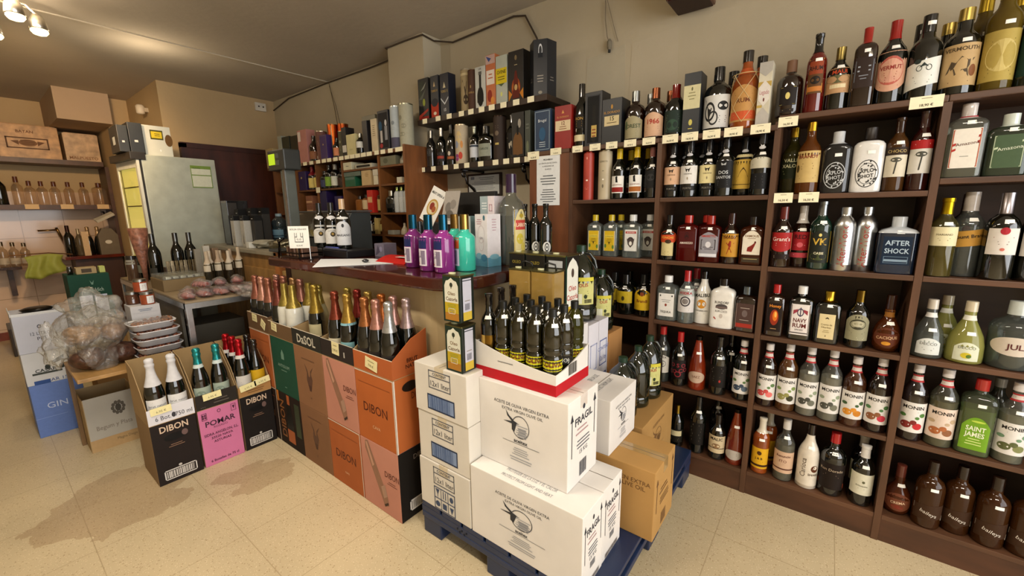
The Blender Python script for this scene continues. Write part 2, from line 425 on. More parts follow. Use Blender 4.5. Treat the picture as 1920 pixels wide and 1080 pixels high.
# ------------------------------------------------------------------ boxes
def carton(label, x0, y0, z0, x1, y1, z1, col='#dcd8d0', faces=None, name='cardboard_box', cat='box', group=None, kind='card', rz=0, seam='x', c=.003, tape=None, sidecols=None, label_part=None):
    cx, cy = (x0+x1)/2, (y0+y1)/2
    t = thing(name, label, cat, (cx, cy, z0), rz, group)
    a, b, h = (x1-x0)/2, (y1-y0)/2, z1-z0
    if name == 'gift_box': REG.append([t, a, b, False])
    o = MB().box(-a, -b, 0, a, b, h, c).build('carton', mat(col, kind), t)
    if sidecols:
        for fc, cc in sidecols.items():
            o.data.materials.append(mat(cc, kind)); k = len(o.data.materials)-1
            nrm = {'-x': (-1, 0, 0), '-y': (0, -1, 0), '+z': (0, 0, 1)}[fc]
            for p in o.data.polygons:
                if p.normal.dot(Vector(nrm)) > .9: p.material_index = k
    if seam:
        m = MB()
        if seam == 'y': m.box(-.0012, -b+.002, h, .0012, b-.002, h+.0008); m2 = MB().box(-.024, -b-.0006, h-.045, .024, b+.0006, h+.0005)
        else: m.box(-a+.002, -.0012, h, a-.002, .0012, h+.0008); m2 = MB().box(-a-.0006, -.024, h-.045, a+.0006, .024, h+.0005)
        if tape: m2.build('tape', mat(tape, 'gloss'), t)
        m.build('flap_seam', mat('#6d6355', 'matte'), t)
    for fc, pr in (faces or {}).items():
        if fc == '-x': mp = face_map((-a, 0, 0), (0, -1, 0), (0, 0, 1)); hw = b; hh = h
        elif fc == '-y': mp = face_map((0, -b, 0), (1, 0, 0), (0, 0, 1)); hw = a; hh = h
        elif fc == '+zx': mp = face_map((-a, 0, h), (0, -1, 0), (1, 0, 0)); hw = b; hh = 2*a
        elif fc == '+zy': mp = face_map((0, -b, h), (1, 0, 0), (0, 1, 0)); hw = a; hh = 2*b
        prints('printing', pr, hw, hh, mp, t)
    return t

# ================================================================== THE ROOM
XW, ZC = 2.35, 2.60
FLOOR = grid_mat('terrazzo_tiles', '#c6b592', '#927c5a', .4, .4, .123, .256, .0016, 'XY', True, .38)
TILE = grid_mat('glazed_wall_tiles', '#d9bda4', '#9c8168', .33, .33, .05, .12, .003, 'XZ', False, .12)
PL = mat('#bdb29a', 'plaster'); PLC = mat('#bdb3a3', 'plaster'); PLB = mat('#c0a780', 'plaster')
struct(MB().box(-2.6, -3.0, -.1, 2.6, 7.5, 0).build('floor', FLOOR))
struct(MB().box(-2.6, -3.0, ZC, 2.6, 7.5, ZC+.1).build('ceiling', PLC))
struct(MB().box(XW, -3.0, 0, XW+.12, 7.5, ZC).build('wall_right', PL))
struct(MB().box(-2.6, -3.0, 0, -2.48, 7.5, ZC).build('wall_left', PL))
struct(MB().box(1.30, 5.2, 0, XW, 7.3, ZC).build('wall_back', PLB))                      # projecting block of the back wall
w = MB().box(-2.48, 7.16, 0, 1.30, 7.3, ZC); struct(w.build('wall_back_recess', PLB))
struct(MB().box(-2.48, 7.145, 0, 1.298, 7.16, 1.62).build('trim_tiles', TILE))
# shop front behind the viewer: wall with a wide window
struct(MB().box(-2.48, -3.0, 0, -1.7, -2.85, ZC).box(1.95, -3.0, 0, XW, -2.85, ZC).box(-1.7, -3.0, 0, 1.95, -2.85, .35).box(-1.7, -3.0, 2.45, 1.95, -2.85, ZC).build('wall_front', PL))
w1 = struct(MB().box(-1.7, -2.97, .35, -1.64, -2.88, 2.45).box(1.89, -2.97, .35, 1.95, -2.88, 2.45).box(-1.7, -2.97, .35, 1.95, -2.88, .41).box(-1.7, -2.97, 2.39, 1.95, -2.88, 2.45).box(.1, -2.97, .41, .16, -2.88, 2.39).build('window_1', mat('#5a4030', 'wood')))
MB().box(-1.64, -2.93, .41, 1.89, -2.924, 2.39).build('window_pane', mat('#f2f6f6', 'pane'), w1)
struct(MB().box(2.18, 2.446, 0, XW+.01, 2.85, ZC+.01).build('trim_pillar', PL))         # pillar in the right wall
struct(MB().box(.715, 6.18, 2.30, 1.12, 7.15, ZC+.005).build('trim_duct', mat('#b29c84', 'plaster')))
struct(MB().box(1.12, 6.38, 0, 1.31, 7.2, ZC+.005).build('trim_column', PLB))
struct(MB().box(XW-2.45, 4.02, ZC-.008, XW, 4.034, ZC+.001).build('trim_ceiling', mat('#c6bba6', 'matte')))   # seam strip on the ceiling
for i, (y0, z0, y1, z1) in enumerate([(.98, 2.02, 1.24, 2.24), (.70, 2.10, .97, 2.26)]):
    m = MB().prism([(y0, z0-.3), (y1, z0-.34), (y1-.01, z1-.03), (y0+.02, z1)], 0, XW-.0015, XW+.002)
    struct(m.build('trim_wall_patch', mat(['#b9b09a', '#bfb49d'][i], 'plaster')))
d1 = struct(MB().box(1.44, 5.15, 0, 2.34, 5.2, 2.0).build('door_1', mat('#431d12', 'woodv')))
MB().box(1.40, 5.14, 0, 1.45, 5.2, 2.04).box(1.40, 5.14, 2.0, 2.345, 5.2, 2.05).build('door_frame', mat('#3a170e', 'woodv'), d1)
MB().box(1.52, 5.135, .15, 2.26, 5.151, .9).box(1.52, 5.135, 1.05, 2.26, 5.151, 1.9).build('door_panel', mat('#4a2014', 'woodv'), d1)
struct(MB().box(XW-.012, -2.85, 0, XW+.01, 1.1, .08).build('baseboard_right', mat('#4a2a17', 'wood')))
struct(MB().box(-.6, 7.13, 0, 1.12, 7.15, .09).build('baseboard_back', mat('#7a3216', 'wood')))

# ------------------------------------------------------------------ ceiling lamps
for y, lb in ((-.9, 'long white ceiling tube lamp nearer the shop window'), (1.6, 'long white ceiling tube lamp over the shop floor')):
    t = thing('ceiling_lamp', lb, 'lamp', (.15, y, 2.52), 0)
    MB().box(-.09, -.64, .02, .09, .64, .08, .01).build('housing', mat('#dcdcd8', 'plastic'), t)
    MB().box(-.07, -.62, .0, .07, .62, .02, .008).build('diffuser', mat('#ffe9c4', 'lit'), t)
t = thing('spot_lamp_track', 'ceiling track with lit chrome spot lamps at the upper left', 'lamp', (.40, 3.75, 2.56))
MB().box(-.16, -.5, 0, -.12, .5, .035, .004).build('track', mat('#cfcfcf', 'plastic'), t)
for i, (x, y) in enumerate([(.04, .05), (-.06, -.13), (-.12, .33)]):
    hd = MB().lathe([(.022, .0), (.035, -.03), (.042, -.075), (.038, -.08)], x, y, -.06, 16).build('lamp_head', mat('#e8e4da', 'metal'), t, True)
    MB().lathe([(.036, .0), (.038, -.012), (.028, -.026), (.01, -.032)], x, y, -.138, 14).build('bulb', mat('#ffdf9e', 'lamp'), hd)
    MB().tube([(-.14, y, .0), (x*.6-.02, y, -.02), (x, y, -.06)], .008).build('arm', mat('#d8d4cc', 'metal'), t)
def spot(loc, target, power, size, col):
    l = bpy.data.lights.new('spot_light', 'SPOT'); l.energy = power; l.spot_size = size; l.spot_blend = .8; l.color = col; l.shadow_soft_size = .04
    o = bpy.data.objects.new('spot_light', l); C.objects.link(o); o.location = loc
    o.rotation_euler = (Vector(target)-Vector(loc)).to_track_quat('-Z', 'Y').to_euler()
spot((.44, 3.8, 2.40), (.35, 7.1, 1.1), 150, 1.5, (1, .66, .34))
spot((.28, 4.08, 2.41), (1.0, 6.6, 1.2), 60, 1.6, (1, .70, .40))
pl = bpy.data.lights.new('bulb_glow', 'POINT'); pl.energy = 13; pl.color = (1, .80, .56); pl.shadow_soft_size = .05
o = bpy.data.objects.new('bulb_glow', pl); C.objects.link(o); o.location = (.27, 3.6, 2.46)
pl = bpy.data.lights.new('bulb_glow', 'POINT'); pl.energy = 3; pl.color = (1, .80, .55); pl.shadow_soft_size = .06
o = bpy.data.objects.new('bulb_glow', pl); C.objects.link(o); o.location = (1.0, 4.2, 2.35)

# wires and small fittings
tag(MB().tube([(2.335, 5.18, 2.50), (2.335, 4.8, 2.57), (2.34, 4.05, 2.585), (2.33, 3.3, 2.575), (2.33, 2.87, 2.585)], .006).build('ceiling_cable', mat('#3c2f22', 'matte'), None), 'dark cable pinned under the ceiling from back corner to pillar', 'cable')
tag(MB().tube([(2.33, 2.87, 2.58), (2.17, 2.86, 2.585), (2.17, 2.65, 2.585), (2.17, 2.436, 2.58), (2.28, 2.436, 2.57), (2.335, 2.3, 2.545), (2.335, 2.05, 2.555), (2.335, 1.75, 2.57), (2.335, 1.66, 2.55), (2.33, 1.57, 2.40), (2.33, 1.515, 2.27)], .006).build('wall_cable', mat('#3c2f22', 'matte'), None), 'dark cable running round the pillar and drooping behind the top boxes', 'cable')
tag(MB().tube([(2.335, 3.98, 2.58), (2.335, 3.92, 2.35), (2.325, 3.86, 2.1), (2.33, 3.84, 1.9)], .003).tube([(2.335, 3.98, 2.55), (2.33, 3.88, 2.35), (2.335, 3.83, 2.12)], .002).build('hanging_wire', mat('#5a4a34', 'matte')), 'thin loose wire hanging down the wall above the far shelves', 'cable')
t = thing('wall_wire', 'loose wire with grey connector dangling on the plain right wall', 'cable', (2.33, 1.083, 2.26))
MB().tube([(0, .03, .22), (.0, .028, .12), (-.005, .012, .03), (-.004, 0, 0)], .003).tube([(0, .02, .22), (.006, -.02, .08), (.01, -.045, .0)], .0018).build('wire', mat('#7e7360', 'matte'), t)
MB().lathe([(.004, .02), (.014, .005), (.014, -.025), (.006, -.038)], 0, 0, 0, 8).build('connector', mat('#77705f', 'matte'), t)
MB().cyl(0, 0, -.05, -.036, .007).build('connector_tip', mat('#1c1a17', 'matte'), t)
t = thing('junction_box', 'small white twin socket box high in the back right corner', 'socket', (2.20, 5.2, 2.47))
MB().box(-.06, -.035, 0, .05, 0, .085, .005).build('casing', mat('#d9d3c6', 'plastic'), t)
MB().cyl(-.025, 0, 0, .004, .008).cyl(.02, 0, 0, .004, .008).build('socket_holes', mat('#2a251e', 'matte'), t).matrix_local = Matrix.Translation((0, -.035, .045)) @ Matrix.Rotation(PI/2, 4, 'X')
t = thing('alarm_sensor', 'white round sensor on the upper back wall above fridge', 'sensor', (1.29, 5.6, 2.385))
MB().lathe([(.02, -.045), (.034, -.035), (.036, .03), (.022, .045)], -.05, 0, 0, 14).build('sensor_body', mat('#d8ccb8', 'plastic'), t, True)
MB().box(-.03, -.02, -.02, .01, .02, .02).build('bracket', mat('#b7a78c', 'plastic'), t)
t = thing('wall_fixture', 'dark reddish wooden fixture at the top edge of right wall', 'fixture', (2.18, 0.636, 2.305))
MB().box(-.03, -.09, 0, .165, .09, .14, .01).build('fixture_body', mat('#4a1c10', 'gloss'), t)
MB().box(-.02, -.08, -.006, .15, .08, .001).build('fixture_base', mat('#2c130a', 'matte'), t)

# ================================================================== RIGHT SHELVING
XF = 2.076
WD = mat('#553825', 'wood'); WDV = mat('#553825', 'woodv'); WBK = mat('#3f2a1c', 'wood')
YU = [1.172, .690, .212, -.272, -.755, -1.24]
RZ = [.117, .455, .79, 1.098, 1.402]
def card(parent, y, z, wd=.062, h=.034, x=XF-.004, lines=True):
    o = MB().box(x-.0015, y-wd/2, z-h/2, x, y+wd/2, z+h/2).build('price_tag', mat('#f0e9c8', 'print'), parent)
    if lines:
        prints('lettering', [('l', 0, .82, .38, 1, .12, '#6d6448'), ('T', '18,90 €' if int(y*100) % 2 else '16,50 €', 0, .26, .2, '#4a4436')], wd/2, h, face_map((x-.0012, y, z-h/2), (0, -1, 0), (0, 0, 1)), o)
    return o
t = thing('shelving_unit', 'tall dark brown wooden shelving full of bottles along the right wall', 'shelf', (0, 0, 0))
for k in range(5):
    y1, y0 = YU[k], YU[k+1]
    top = 1.682 if k < 2 else 1.715
    MB().box(XF, y1-.011, 0, XW-.012, y1+.011, top-.022).build('upright', WDV, t)
    if k == 4: MB().box(XF, y0-.011, 0, XW-.012, y0+.011, top-.022).build('upright', WDV, t)
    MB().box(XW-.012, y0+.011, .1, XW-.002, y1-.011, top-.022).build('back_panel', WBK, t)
    MB().box(XF+.004, y0+.011, 0, XF+.02, y1-.011, .10).build('plinth', mat('#4a2d1c', 'wood'), t)
    for z in RZ+[top]:
        if k >= 3 and z == 1.402: z = 1.442
        if z == top: MB().box(XF-.004, y0+.0005, z-.022, XW-.002, y1-.0005, z, .003).build('shelf', WD, t)
        else: MB().box(XF+.002, y0+.0115, z-.02, XW-.012, y1-.0115, z, .002).build('shelf', WD, t)
    if k == 0:
        for yy in [1.131, 1.028, 0.935, 0.837, 0.743]: card(t, yy, 1.672)
    if k == 1:
        for yy in [0.642, 0.555, 0.463, 0.376, 0.275]: card(t, yy, 1.672, .072, .038)
    if k == 2: 
        card(t, 0.18, 1.688, .066, .038)
        card(t, 0.169, 1.388, .066, .04); card(t, 0.083, 1.388, .066, .04)
    if k == 3: card(t, -0.217, 1.70, .085, .04)
# panel with the notice
t = thing('end_panel', 'broad brown wooden end panel beside the shelving, with a notice taped on', 'panel', (0, 0, 0))
MB().box(XF, 1.184, 0, XF+.02, 1.45, 1.66).build('board', mat('#6a3d20', 'woodv'), t)
MB().box(XF-.004, 1.184, 1.66, XW-.002, 1.47, 1.682, .003).build('top_board', WD, t)
MB().box(XF+.02, 1.43, 0, XW-.002, 1.45, 1.66).build('side_board', mat('#5d351c', 'woodv'), t)
card(t, 1.42, 1.662, .08, .045); card(t, 1.268, 1.672, .07, .036)
t = thing('notice_paper', 'white printed notice taped on the brown wooden end panel', 'notice', (XF-.0015, 1.32, 0))
z0, z1 = 1.377, 1.655
MB().box(-.0008, -.078, z0, 0, .078, z1).build('paper', mat('#dfe2e2', 'print'), t)
prints('lettering', [('T', 'PROHIBIDO', 0, .92, .03, '#333333'), ('t', 'LA VENTA DE ALCOHOL', 0, .85, .028, '#3a3a3a', 0, .85), ('t', 'A MENORES DE', 0, .79, .028, '#3a3a3a'), ('t', '18 AÑOS', 0, .73, .028, '#3a3a3a'),
  ('l', 0, .60, .7, 4, .055, '#55585a'), ('l', 0, .32, .7, 6, .048, '#55585a')], .078, z1-z0, face_map((-.0008, 0, z0), (0, -1, 0), (0, 0, 1)), t)

# ================================================================== WALL SHELVES + what is under them
SHW = mat('#2a1a10', 'wood')
def scroll(t, y, ztop, zlow):
    m = MB(); pts = []
    for i in range(15):
        a = i/14*1.6*PI; r = .010+.012*(1-i/14)
        pts.append((2.145+r*math.cos(a+PI*.5), y, ztop-.035+r*math.sin(a+PI*.5)))
    m.tube(pts[::-1], .0065)
    m.tube([(2.15, y, ztop-.013), (2.17, y, ztop-.09), (2.24, y, ztop-.13), (2.28, y, ztop-.19), (2.335, y, zlow+.02)], [.006, .007, .012, .008, .006])
    m.box(2.335, y-.009, zlow, 2.348, y+.009, ztop).box(2.12, y-.009, ztop-.012, 2.348, y+.009, ztop)
    return m.build('scroll_bracket', mat('#100d0b', 'gloss'), t, True)
tu = thing('wall_shelf', 'upper of two dark wall shelves between pillar and shelving', 'shelf', (0, 0, 0))
MB().box(2.08, 1.335, 1.955, 2.348, 2.43, 1.99, .003).build('board', SHW, tu)
for y in (2.05, 1.50): MB().box(2.30, y-.01, 1.86, 2.349, y+.01, 1.955).build('bracket', mat('#15100c', 'gloss'), tu)
tl = thing('wall_shelf', 'lower of two dark wall shelves, on black scroll brackets', 'shelf', (0, 0, 0))
MB().box(2.10, 1.452, 1.632, 2.348, 2.422, 1.668, .003).build('board', SHW, tl)
scroll(tl, 2.05, 1.632, 1.40); scroll(tl, 1.54, 1.632, 1.40)
for yy in [2.346, 2.211, 2.103, 1.99, 1.906, 1.815, 1.732, 1.64, 1.544, 1.44]:
    card(tu, yy, 1.974, .046, .032, 2.076, False)
for yy in [2.416, 2.302, 2.177, 2.074, 1.975, 1.851, 1.726, 1.64, 1.558, 1.478]:
    card(tl, yy, 1.650, .046, .032, 2.096, False)
t = thing('framed_certificate', 'dark framed printed certificate hanging under the wall shelves', 'picture', (2.345, 2.03, 0))
z0 = 1.455
MB().box(-.02, -.16, z0, 0, .16, z0+.16, .004).build('frame', mat('#2a1a14', 'wood'), t)
MB().box(-.0215, -.145, z0+.013, -.02, .145, z0+.147).build('certificate', mat('#c9cbc6', 'print'), t)
prints('lettering', [('l', .2, .88, .5, 2, .09, '#6b6f70'), ('l', 0, .66, .8, 6, .08, '#8a8d8e'), ('r', -.85, .8, -.6, .95, '#7b7f86')], .145, .134, face_map((-.0216, 0, z0+.013), (0, -1, 0), (0, 0, 1)), t)

# ================================================================== FAR CABINET (right wall, behind counter)
FW = mat('#6b4222', 'wood'); FWV = mat('#74461f', 'woodv')
t = thing('display_cabinet', 'long brown open-fronted display cabinet behind the counter', 'shelf', (0, 0, 0))
CX = 1.975
MB().box(CX-.03, 2.424, 0, XW-.002, 2.444, 1.815).build('side_panel', mat('#7a4a26', 'woodv'), t)
for y in (2.780, 3.286, 3.708, 4.079, 4.542): MB().box(CX, y-.009, 0, 2.165 if y < 2.9 else XW-.012, y+.009, 1.775).build('upright', FWV, t)
MB().box(2.165, 2.444, 0, 2.175, 2.789, 1.775).build('back_panel', mat('#553722', 'wood'), t)
MB().box(XW-.012, 2.86, 0, XW-.002, 4.551, 1.775).build('back_panel', mat('#553722', 'wood'), t)
MB().box(CX-.015, 2.444, 1.775, 2.176, 2.86, 1.80, .002).build('top_board', FW, t)
MB().box(CX-.015, 2.86, 1.775, XW-.002, 4.63, 1.80, .002).build('top_board', FW, t)
ys = [2.444, 2.780, 3.286, 3.708, 4.079, 4.542]
for k in range(5):
    for z in [.52, .89, 1.178, 1.345, 1.559]+([1.693] if k < 2 else []): MB().box(CX+.005, ys[k]+(.009 if k else 0), z-.014, 2.165 if k == 0 else XW-.012, ys[k+1]-.009, z).build('shelf', FW, t)
for yy in [3.956, 3.849, 3.736, 3.618, 3.522, 3.437, 3.338, 3.25, 3.164, 3.089, 3.015, 2.937, 2.86, 2.766, 2.688, 2.599, 2.514, 2.46]: card(t, yy, 1.788, .066 if yy > 2.8 else .054, .030, 1.958, False)
card(t, 3.69, 1.550, .066, .046, 1.972, False)

# ================================================================== COUNTER
def counter_top(o, x0, y0, x1, y1, r, z0, z1):
    P = []
    for i in range(9): a = PI+PI/2*i/8; P.append((x0+r+r*math.cos(a), y0+r+r*math.sin(a)))
    return P+[(x1, y0), (x1, y1), (x0, y1)]
t = thing('shop_counter', 'cream shop counter with a polished dark red-brown top', 'counter', (0, 0, 0))
P = counter_top(0, 1.08, 1.10, 1.75, 2.68, .16, 0, 0)
bm = bmesh.new(); vs_ = [bm.verts.new((x, y, 1.038)) for x, y in P]; f = bm.faces.new(vs_)
r_ = bmesh.ops.extrude_face_region(bm, geom=[f]); bmesh.ops.translate(bm, verts=[g for g in r_['geom'] if isinstance(g, bmesh.types.BMVert)], vec=(0, 0, .053))
bmesh.ops.recalc_face_normals(bm, faces=bm.faces[:])
bmesh.ops.bevel(bm, geom=[e for e in bm.edges if abs(e.verts[0].co.z-e.verts[1].co.z) < 1e-4], offset=.012, segments=3, affect='EDGES', profile=.5)
me = bpy.data.meshes.new('counter_top'); bm.to_mesh(me); bm.free(); me.materials.append(mat('#3d1710', 'varnish'))
o = bpy.data.objects.new('counter_top', me); C.objects.link(o); o.parent = t
P = counter_top(0, 1.17, 1.27, 1.70, 2.60, .14, 0, 0)
MB().prism(P, 2, 0, 1.037).build('counter_body', mat('#c0ab84', 'plaster'), t)
MB().box(1.165, 2.60, 0, 1.72, 2.66, 1.037).build('end_post', mat('#3d1d12', 'woodv'), t)
MB().box(1.165, 1.45, .0, 1.17, 2.60, .07).build('kick_board', mat('#5b3a24', 'wood'), t)
# lower worktop behind the counter
t = thing('back_counter', 'pale wooden cabinet counter with grey top, beyond the shop counter', 'counter', (0, 0, 0))
MB().box(1.27, 3.02, 1.055, 1.95, 4.45, 1.085, .005).build('worktop', mat('#8d8674', 'plastic'), t)
MB().box(1.30, 3.06, 0, 1.93, 4.42, 1.055).build('cabinet_body', mat('#9b7440', 'woodv'), t)
MB().box(1.288, 3.10, .1, 1.30, 3.70, .95).build('door', mat('#a37c48', 'woodv'), t)
MB().box(1.288, 3.74, .1, 1.30, 4.38, .95).build('door', mat('#a37c48', 'woodv'), t)
MB().box(1.27, 2.99, 0, 1.34, 3.06, 1.085).build('corner_post', mat('#a86a38', 'woodv'), t)
MB().box(1.28, 2.70, 0, 1.36, 2.98, .96, .004).build('end_panel', mat('#a98a55', 'woodv'), t)

# ================================================================== FRIDGE and back area
FR = .062
t = thing('display_fridge', 'tall white drinks fridge with lit glass door', 'fridge', (.937-(.937*math.cos(FR)-4.6*math.sin(FR)), 4.6-(.937*math.sin(FR)+4.6*math.cos(FR)), 0), FR)
MB().box(.97, 4.6, .08, 1.508, 5.14, 1.845, .008).build('cabinet_body', mat('#b9bfb2', 'plastic'), t)
MB().box(.956, 4.60, .08, .97, 5.15, 1.80, .002).build('gasket', mat('#23221f', 'matte'), t)
dr = MB().box(.936, 4.60, .10, .955, 4.64, 1.80).box(.936, 5.11, .10, .955, 5.14, 1.80).box(.936, 4.64, .10, .955, 5.11, .2).box(.936, 4.64, 1.74, .955, 5.11, 1.80).build('door', mat('#d4d6cb', 'plastic'), t)
MB().box(.943, 4.64, .2, .946, 5.11, 1.74).build('door_glass', mat('#e9e6c4', 'pane'), dr)
MB().box(.9535, 4.66, .2, .9545, 5.09, 1.74).build('lit_interior', mat('#f5e7a6', 'litroom'), t)
for z in (.5, .75, 1.0, 1.22, 1.42, 1.58): MB().box(.9475, 4.66, z, .953, 5.09, z+.01).build('rack', mat('#d8cfa8', 'metal'), t)
MB().box(.90, 4.59, 1.80, 1.0, 5.15, 1.86, .004).build('canopy', mat('#2a2622', 'plastic'), t)
MB().box(1.0, 4.62, 0, 1.48, 5.10, .08).build('plinth', mat('#2a2622', 'plastic'), t)
sx0, sx1, sz0, sz1 = 1.304, 1.465, 1.588, 1.782
s = tag(MB().box(sx0, 4.5965, sz0, sx1, 4.5985, sz1).build('info_sheet', mat('#dfe3cf', 'print')), 'white sheet with green border stuck on the fridge side', 'sticker')
prints('printing', [('r', -1, 0, 1, .04, '#7c9a45'), ('r', -1, .04, -.93, 1, '#7c9a45'), ('r', .93, .04, 1, 1, '#7c9a45'), ('r', -1, .86, 1, 1, '#7c9a45'), ('r', -.93, .55, .93, .59, '#7c9a45'), ('t', 'horario', -.4, .9, .07, '#2e3a1a')], (sx1-sx0)/2, sz1-sz0, face_map(((sx0+sx1)/2, 4.5965, sz0), (1, 0, 0), (0, 0, 1)), s)
s.location = t.location; s.rotation_euler = (0, 0, FR)
carton('white tin-like box with yellow label standing on the fridge', 1.03, 4.70, 1.847, 1.22, 4.78, 2.10, '#d3d6cd', {'-y': [('r', -.5, .55, .42, .86, '#4c4a16'), ('r', -.42, .6, .34, .81, '#d6bf2c'), ('l', 0, .74, .25, 2, .06, '#5a4a14'), ('e', .8, .55, .28, .2, '#6a4d26'), ('e', .1, .2, .05, .04, '#f4f4f4')]}, name='gift_tin', seam=None)
for i, (a, b) in enumerate([(.93, 1.0), (.86, .925)]):
    carton(['tall black gift box beside the white tin on the fridge', 'black gift box at the left edge of the fridge top'][i], a, 4.66, 1.862, b+(.02 if i == 0 else 0), 4.95, 2.10-.03*i, '#25282b', {'-x': [('r', -.3, .3, .3, .6, '#b9bcbb')], '-y': [('r', -.3, .35, .2, .42, '#c9c9c9')]}, name='gift_box', seam=None, kind='plastic')
# recess shelves
SW = mat('#4b2a16', 'wood')
for z, lb in ((1.955, 'upper dark wooden wall shelf holding the wine crates'), (1.47, 'lower dark wooden wall shelf holding glass bottles')):
    t = thing('recess_shelf', lb, 'shelf', (0, 0, 0))
    MB().box(-.6, 6.78, z-.05, 1.083, 7.14, z).build('board', SW, t)
t_sup = thing('shelf_side', 'dark wooden upright at the right end of the recess shelves', 'shelf', (0, 0, 0))
MB().box(1.085, 6.76, .9, 1.118, 7.14, 1.90).build('board', SW, t_sup)
def crate(lb, x0, x1, h, col, pr, y0=6.82):
    t = thing('wine_crate', lb, 'box', ((x0+x1)/2, y0, 1.956))
    a = (x1-x0)/2
    MB().box(-a, 0, 0, a, .26, h, .003).build('crate_body', mat(col, 'wood'), t)
    MB().box(-a+.012, .012, h, a-.012, .25, h+.008, .002).build('lid', mat(col, 'wood'), t)
    prints('printing', pr, a, h, face_map((0, 0, 0), (1, 0, 0), (0, 0, 1)), t)
crate('large pale wooden wine crate with branded frame mark', .33, .77, .335, '#b98d5a', [('T', 'BATAN', -.1, .8, .08, '#6b4220'), ('f', -.75, .28, .62, .62, .035, '#5a3a1e'), ('e', -.05, .46, .3, .1, '#7b5430'), ('p', [(-.6, .5), (-.35, .38), (-.35, .52)], '#6a4526'), ('p', [(.5, .5), (.25, .38), (.25, .52)], '#6a4526'), ('l', -.05, .53, .25, 3, .05, '#5a3a1e')])
crate('smaller pale wooden wine crate lettered along its lower edge', .80, 1.12-.04, .295, '#c3a27d', [('T', 'MALPUESTO', 0, .12, .10, '#8a5f3c', 0, .9)])
# back worktops
t = thing('back_worktop', 'dark red worktop against the tiled wall', 'counter', (0, 0, 0))
MB().box(.62, 6.7, .865, 1.11, 7.14, .90, .004).build('worktop', mat('#5e2013', 'varnish'), t)
MB().box(.70, 6.78, 0, 1.10, 7.12, .865).build('cabinet_body', mat('#3c2013', 'woodv'), t)
t = thing('back_ledge', 'dark wooden ledge against tiles at the left edge', 'shelf', (0, 0, 0))
MB().box(-.6, 6.75, .80, .30, 7.14, .83).build('worktop', mat('#3d2517', 'varnish'), t)
MB().box(-.58, 6.98, 0, -.5, 7.12, .80).box(.2, 6.98, .5, .24, 7.12, .80).build('support', mat('#3d2517', 'wood'), t)

# ================================================================== BOTTLES ON THE RIGHT SHELVING
def b(zb, y, zt, prof, w, glass, cap, labels, label, d=None, n=2, cat='bottle', name='liquor_bottle', group=None, x=None, rz=None, **k):
    dd = d or w
    lim = {.117: .431, .455: .766, .79: 1.074, 1.098: 1.378 if y > -.272 else 1.418, 1.402: 1.656 if y > .212 else 1.689, 1.442: 1.689}.get(zb)
    if lim: zt = min(zt, lim)
    sp = SP(prof, w, zt-zb, glass, cap, labels, d, n, **k)
    xx = x if x is not None else XF+.012+dd/2
    r = rz if rz is not None else -PI/2+math.atan2(y, xx)*.25+random.uniform(-.06, .06)
    return bottle(sp, (xx, y, zb+.0005), r, label, cat, name, group)
def gbox(zb, y0, y1, zt, col, label, faces, d=.09, x0=XF+.008, name='gift_box', cat='box', side=None, kind='plastic', group=None, rz=0):
    return carton(label, x0, y0, zb+.0005, x0+d, y1, zt, col, faces, name=name, cat=cat, seam=None, kind=kind, sidecols=side, group=group, rz=rz, c=.0015)
def tube(zb, y, zt, w, col, label, pr=(), x=None, rim='#b9b2a0', group=None, finish='plastic'):
    xx = x if x is not None else XF+.012+w/2
    if zb == 1.402: zt = min(zt, 1.655)
    return bottle(SP('tube', w, zt-zb, (col, finish), (.975, rim, 'metal', .0008), [(.02, .96, .75, 'rect', col, list(pr), finish, 'wrap')], capname='lid', seg=28), (xx, y, zb+.0005), -PI/2+math.atan2(y, xx)*.25, label, 'box', 'gift_tube', group)
WH = '#e8e4d8'; CRM = '#e6d9b0'; INK = '#26221e'
T0, T1, R5, R4, R3, R2, R1 = 1.682, 1.715, 1.402, 1.098, .79, .455, .117
S2 = .105          # offset of the second row behind the first
def behind(root, dy=0., dx=None, label=None, cat='bottle', group=None):
    """a copy of a thing and its parts, one place further back on the shelf"""
    c = root.copy(); C.objects.link(c); c.location = (root.location.x+(dx or .095), root.location.y+dy, root.location.z)
    c['label'] = label; c['category'] = cat
    r0 = next(r for r in REG if r[0] is root); REG.append([c]+r0[1:])
    if group: c['group'] = group
    for ch in root.children:
        q = ch.copy(); C.objects.link(q); q.parent = c
        for g in ch.children: p = g.copy(); C.objects.link(p); p.parent = q
    return c

# ---- top of the shelving
gbox(T0, 1.312, 1.421, 1.91, '#1d3552', 'blue gift box with pale script, left end above the notice', {'-x': [('f', -.9, .04, .9, .96, .012, '#9db0bd'), ('t', 'Brugal', 0, .74, .07, '#d6dde0'), ('e', 0, .42, .4, .16, '#2e5577'), ('l', 0, .22, .5, 3, .05, '#b8c4cc')]}, d=.085)
gbox(T0, 1.176, 1.281, 1.911, '#8c1d17', 'red gift box with cream band beside the blue box', {'-x': [('r', -.9, .42, .9, .66, '#d8c4a0'), ('T', '12', 0, .6, .08, '#6b2a1c'), ('l', 0, .52, .6, 2, .05, '#7c4a30'), ('t', 'EL DORADO', 0, .74, .04, '#d6a05a', 0, .8), ('p', [(0, .9), (-.15, .82), (.15, .82)], '#d6a05a')]}, d=.085)
b(T0, 1.141, 2.010, 'tall', .078, BLK, (.80, '#14100c', 'gloss'), [(.1, .2, .95, 'rect', '#d8cda6', [('l', 0, .6, .6, 2, .2, '#6a5a30')]), (.30, .52, .6, 'rect', '#1b1610', [('t', 'RON', 0, .7, .2, '#c9a24a'), ('l', 0, .5, .7, 3, .16, '#b08c3c')])], 'slim black rum bottle with gold print and cream foot label on top shelf')
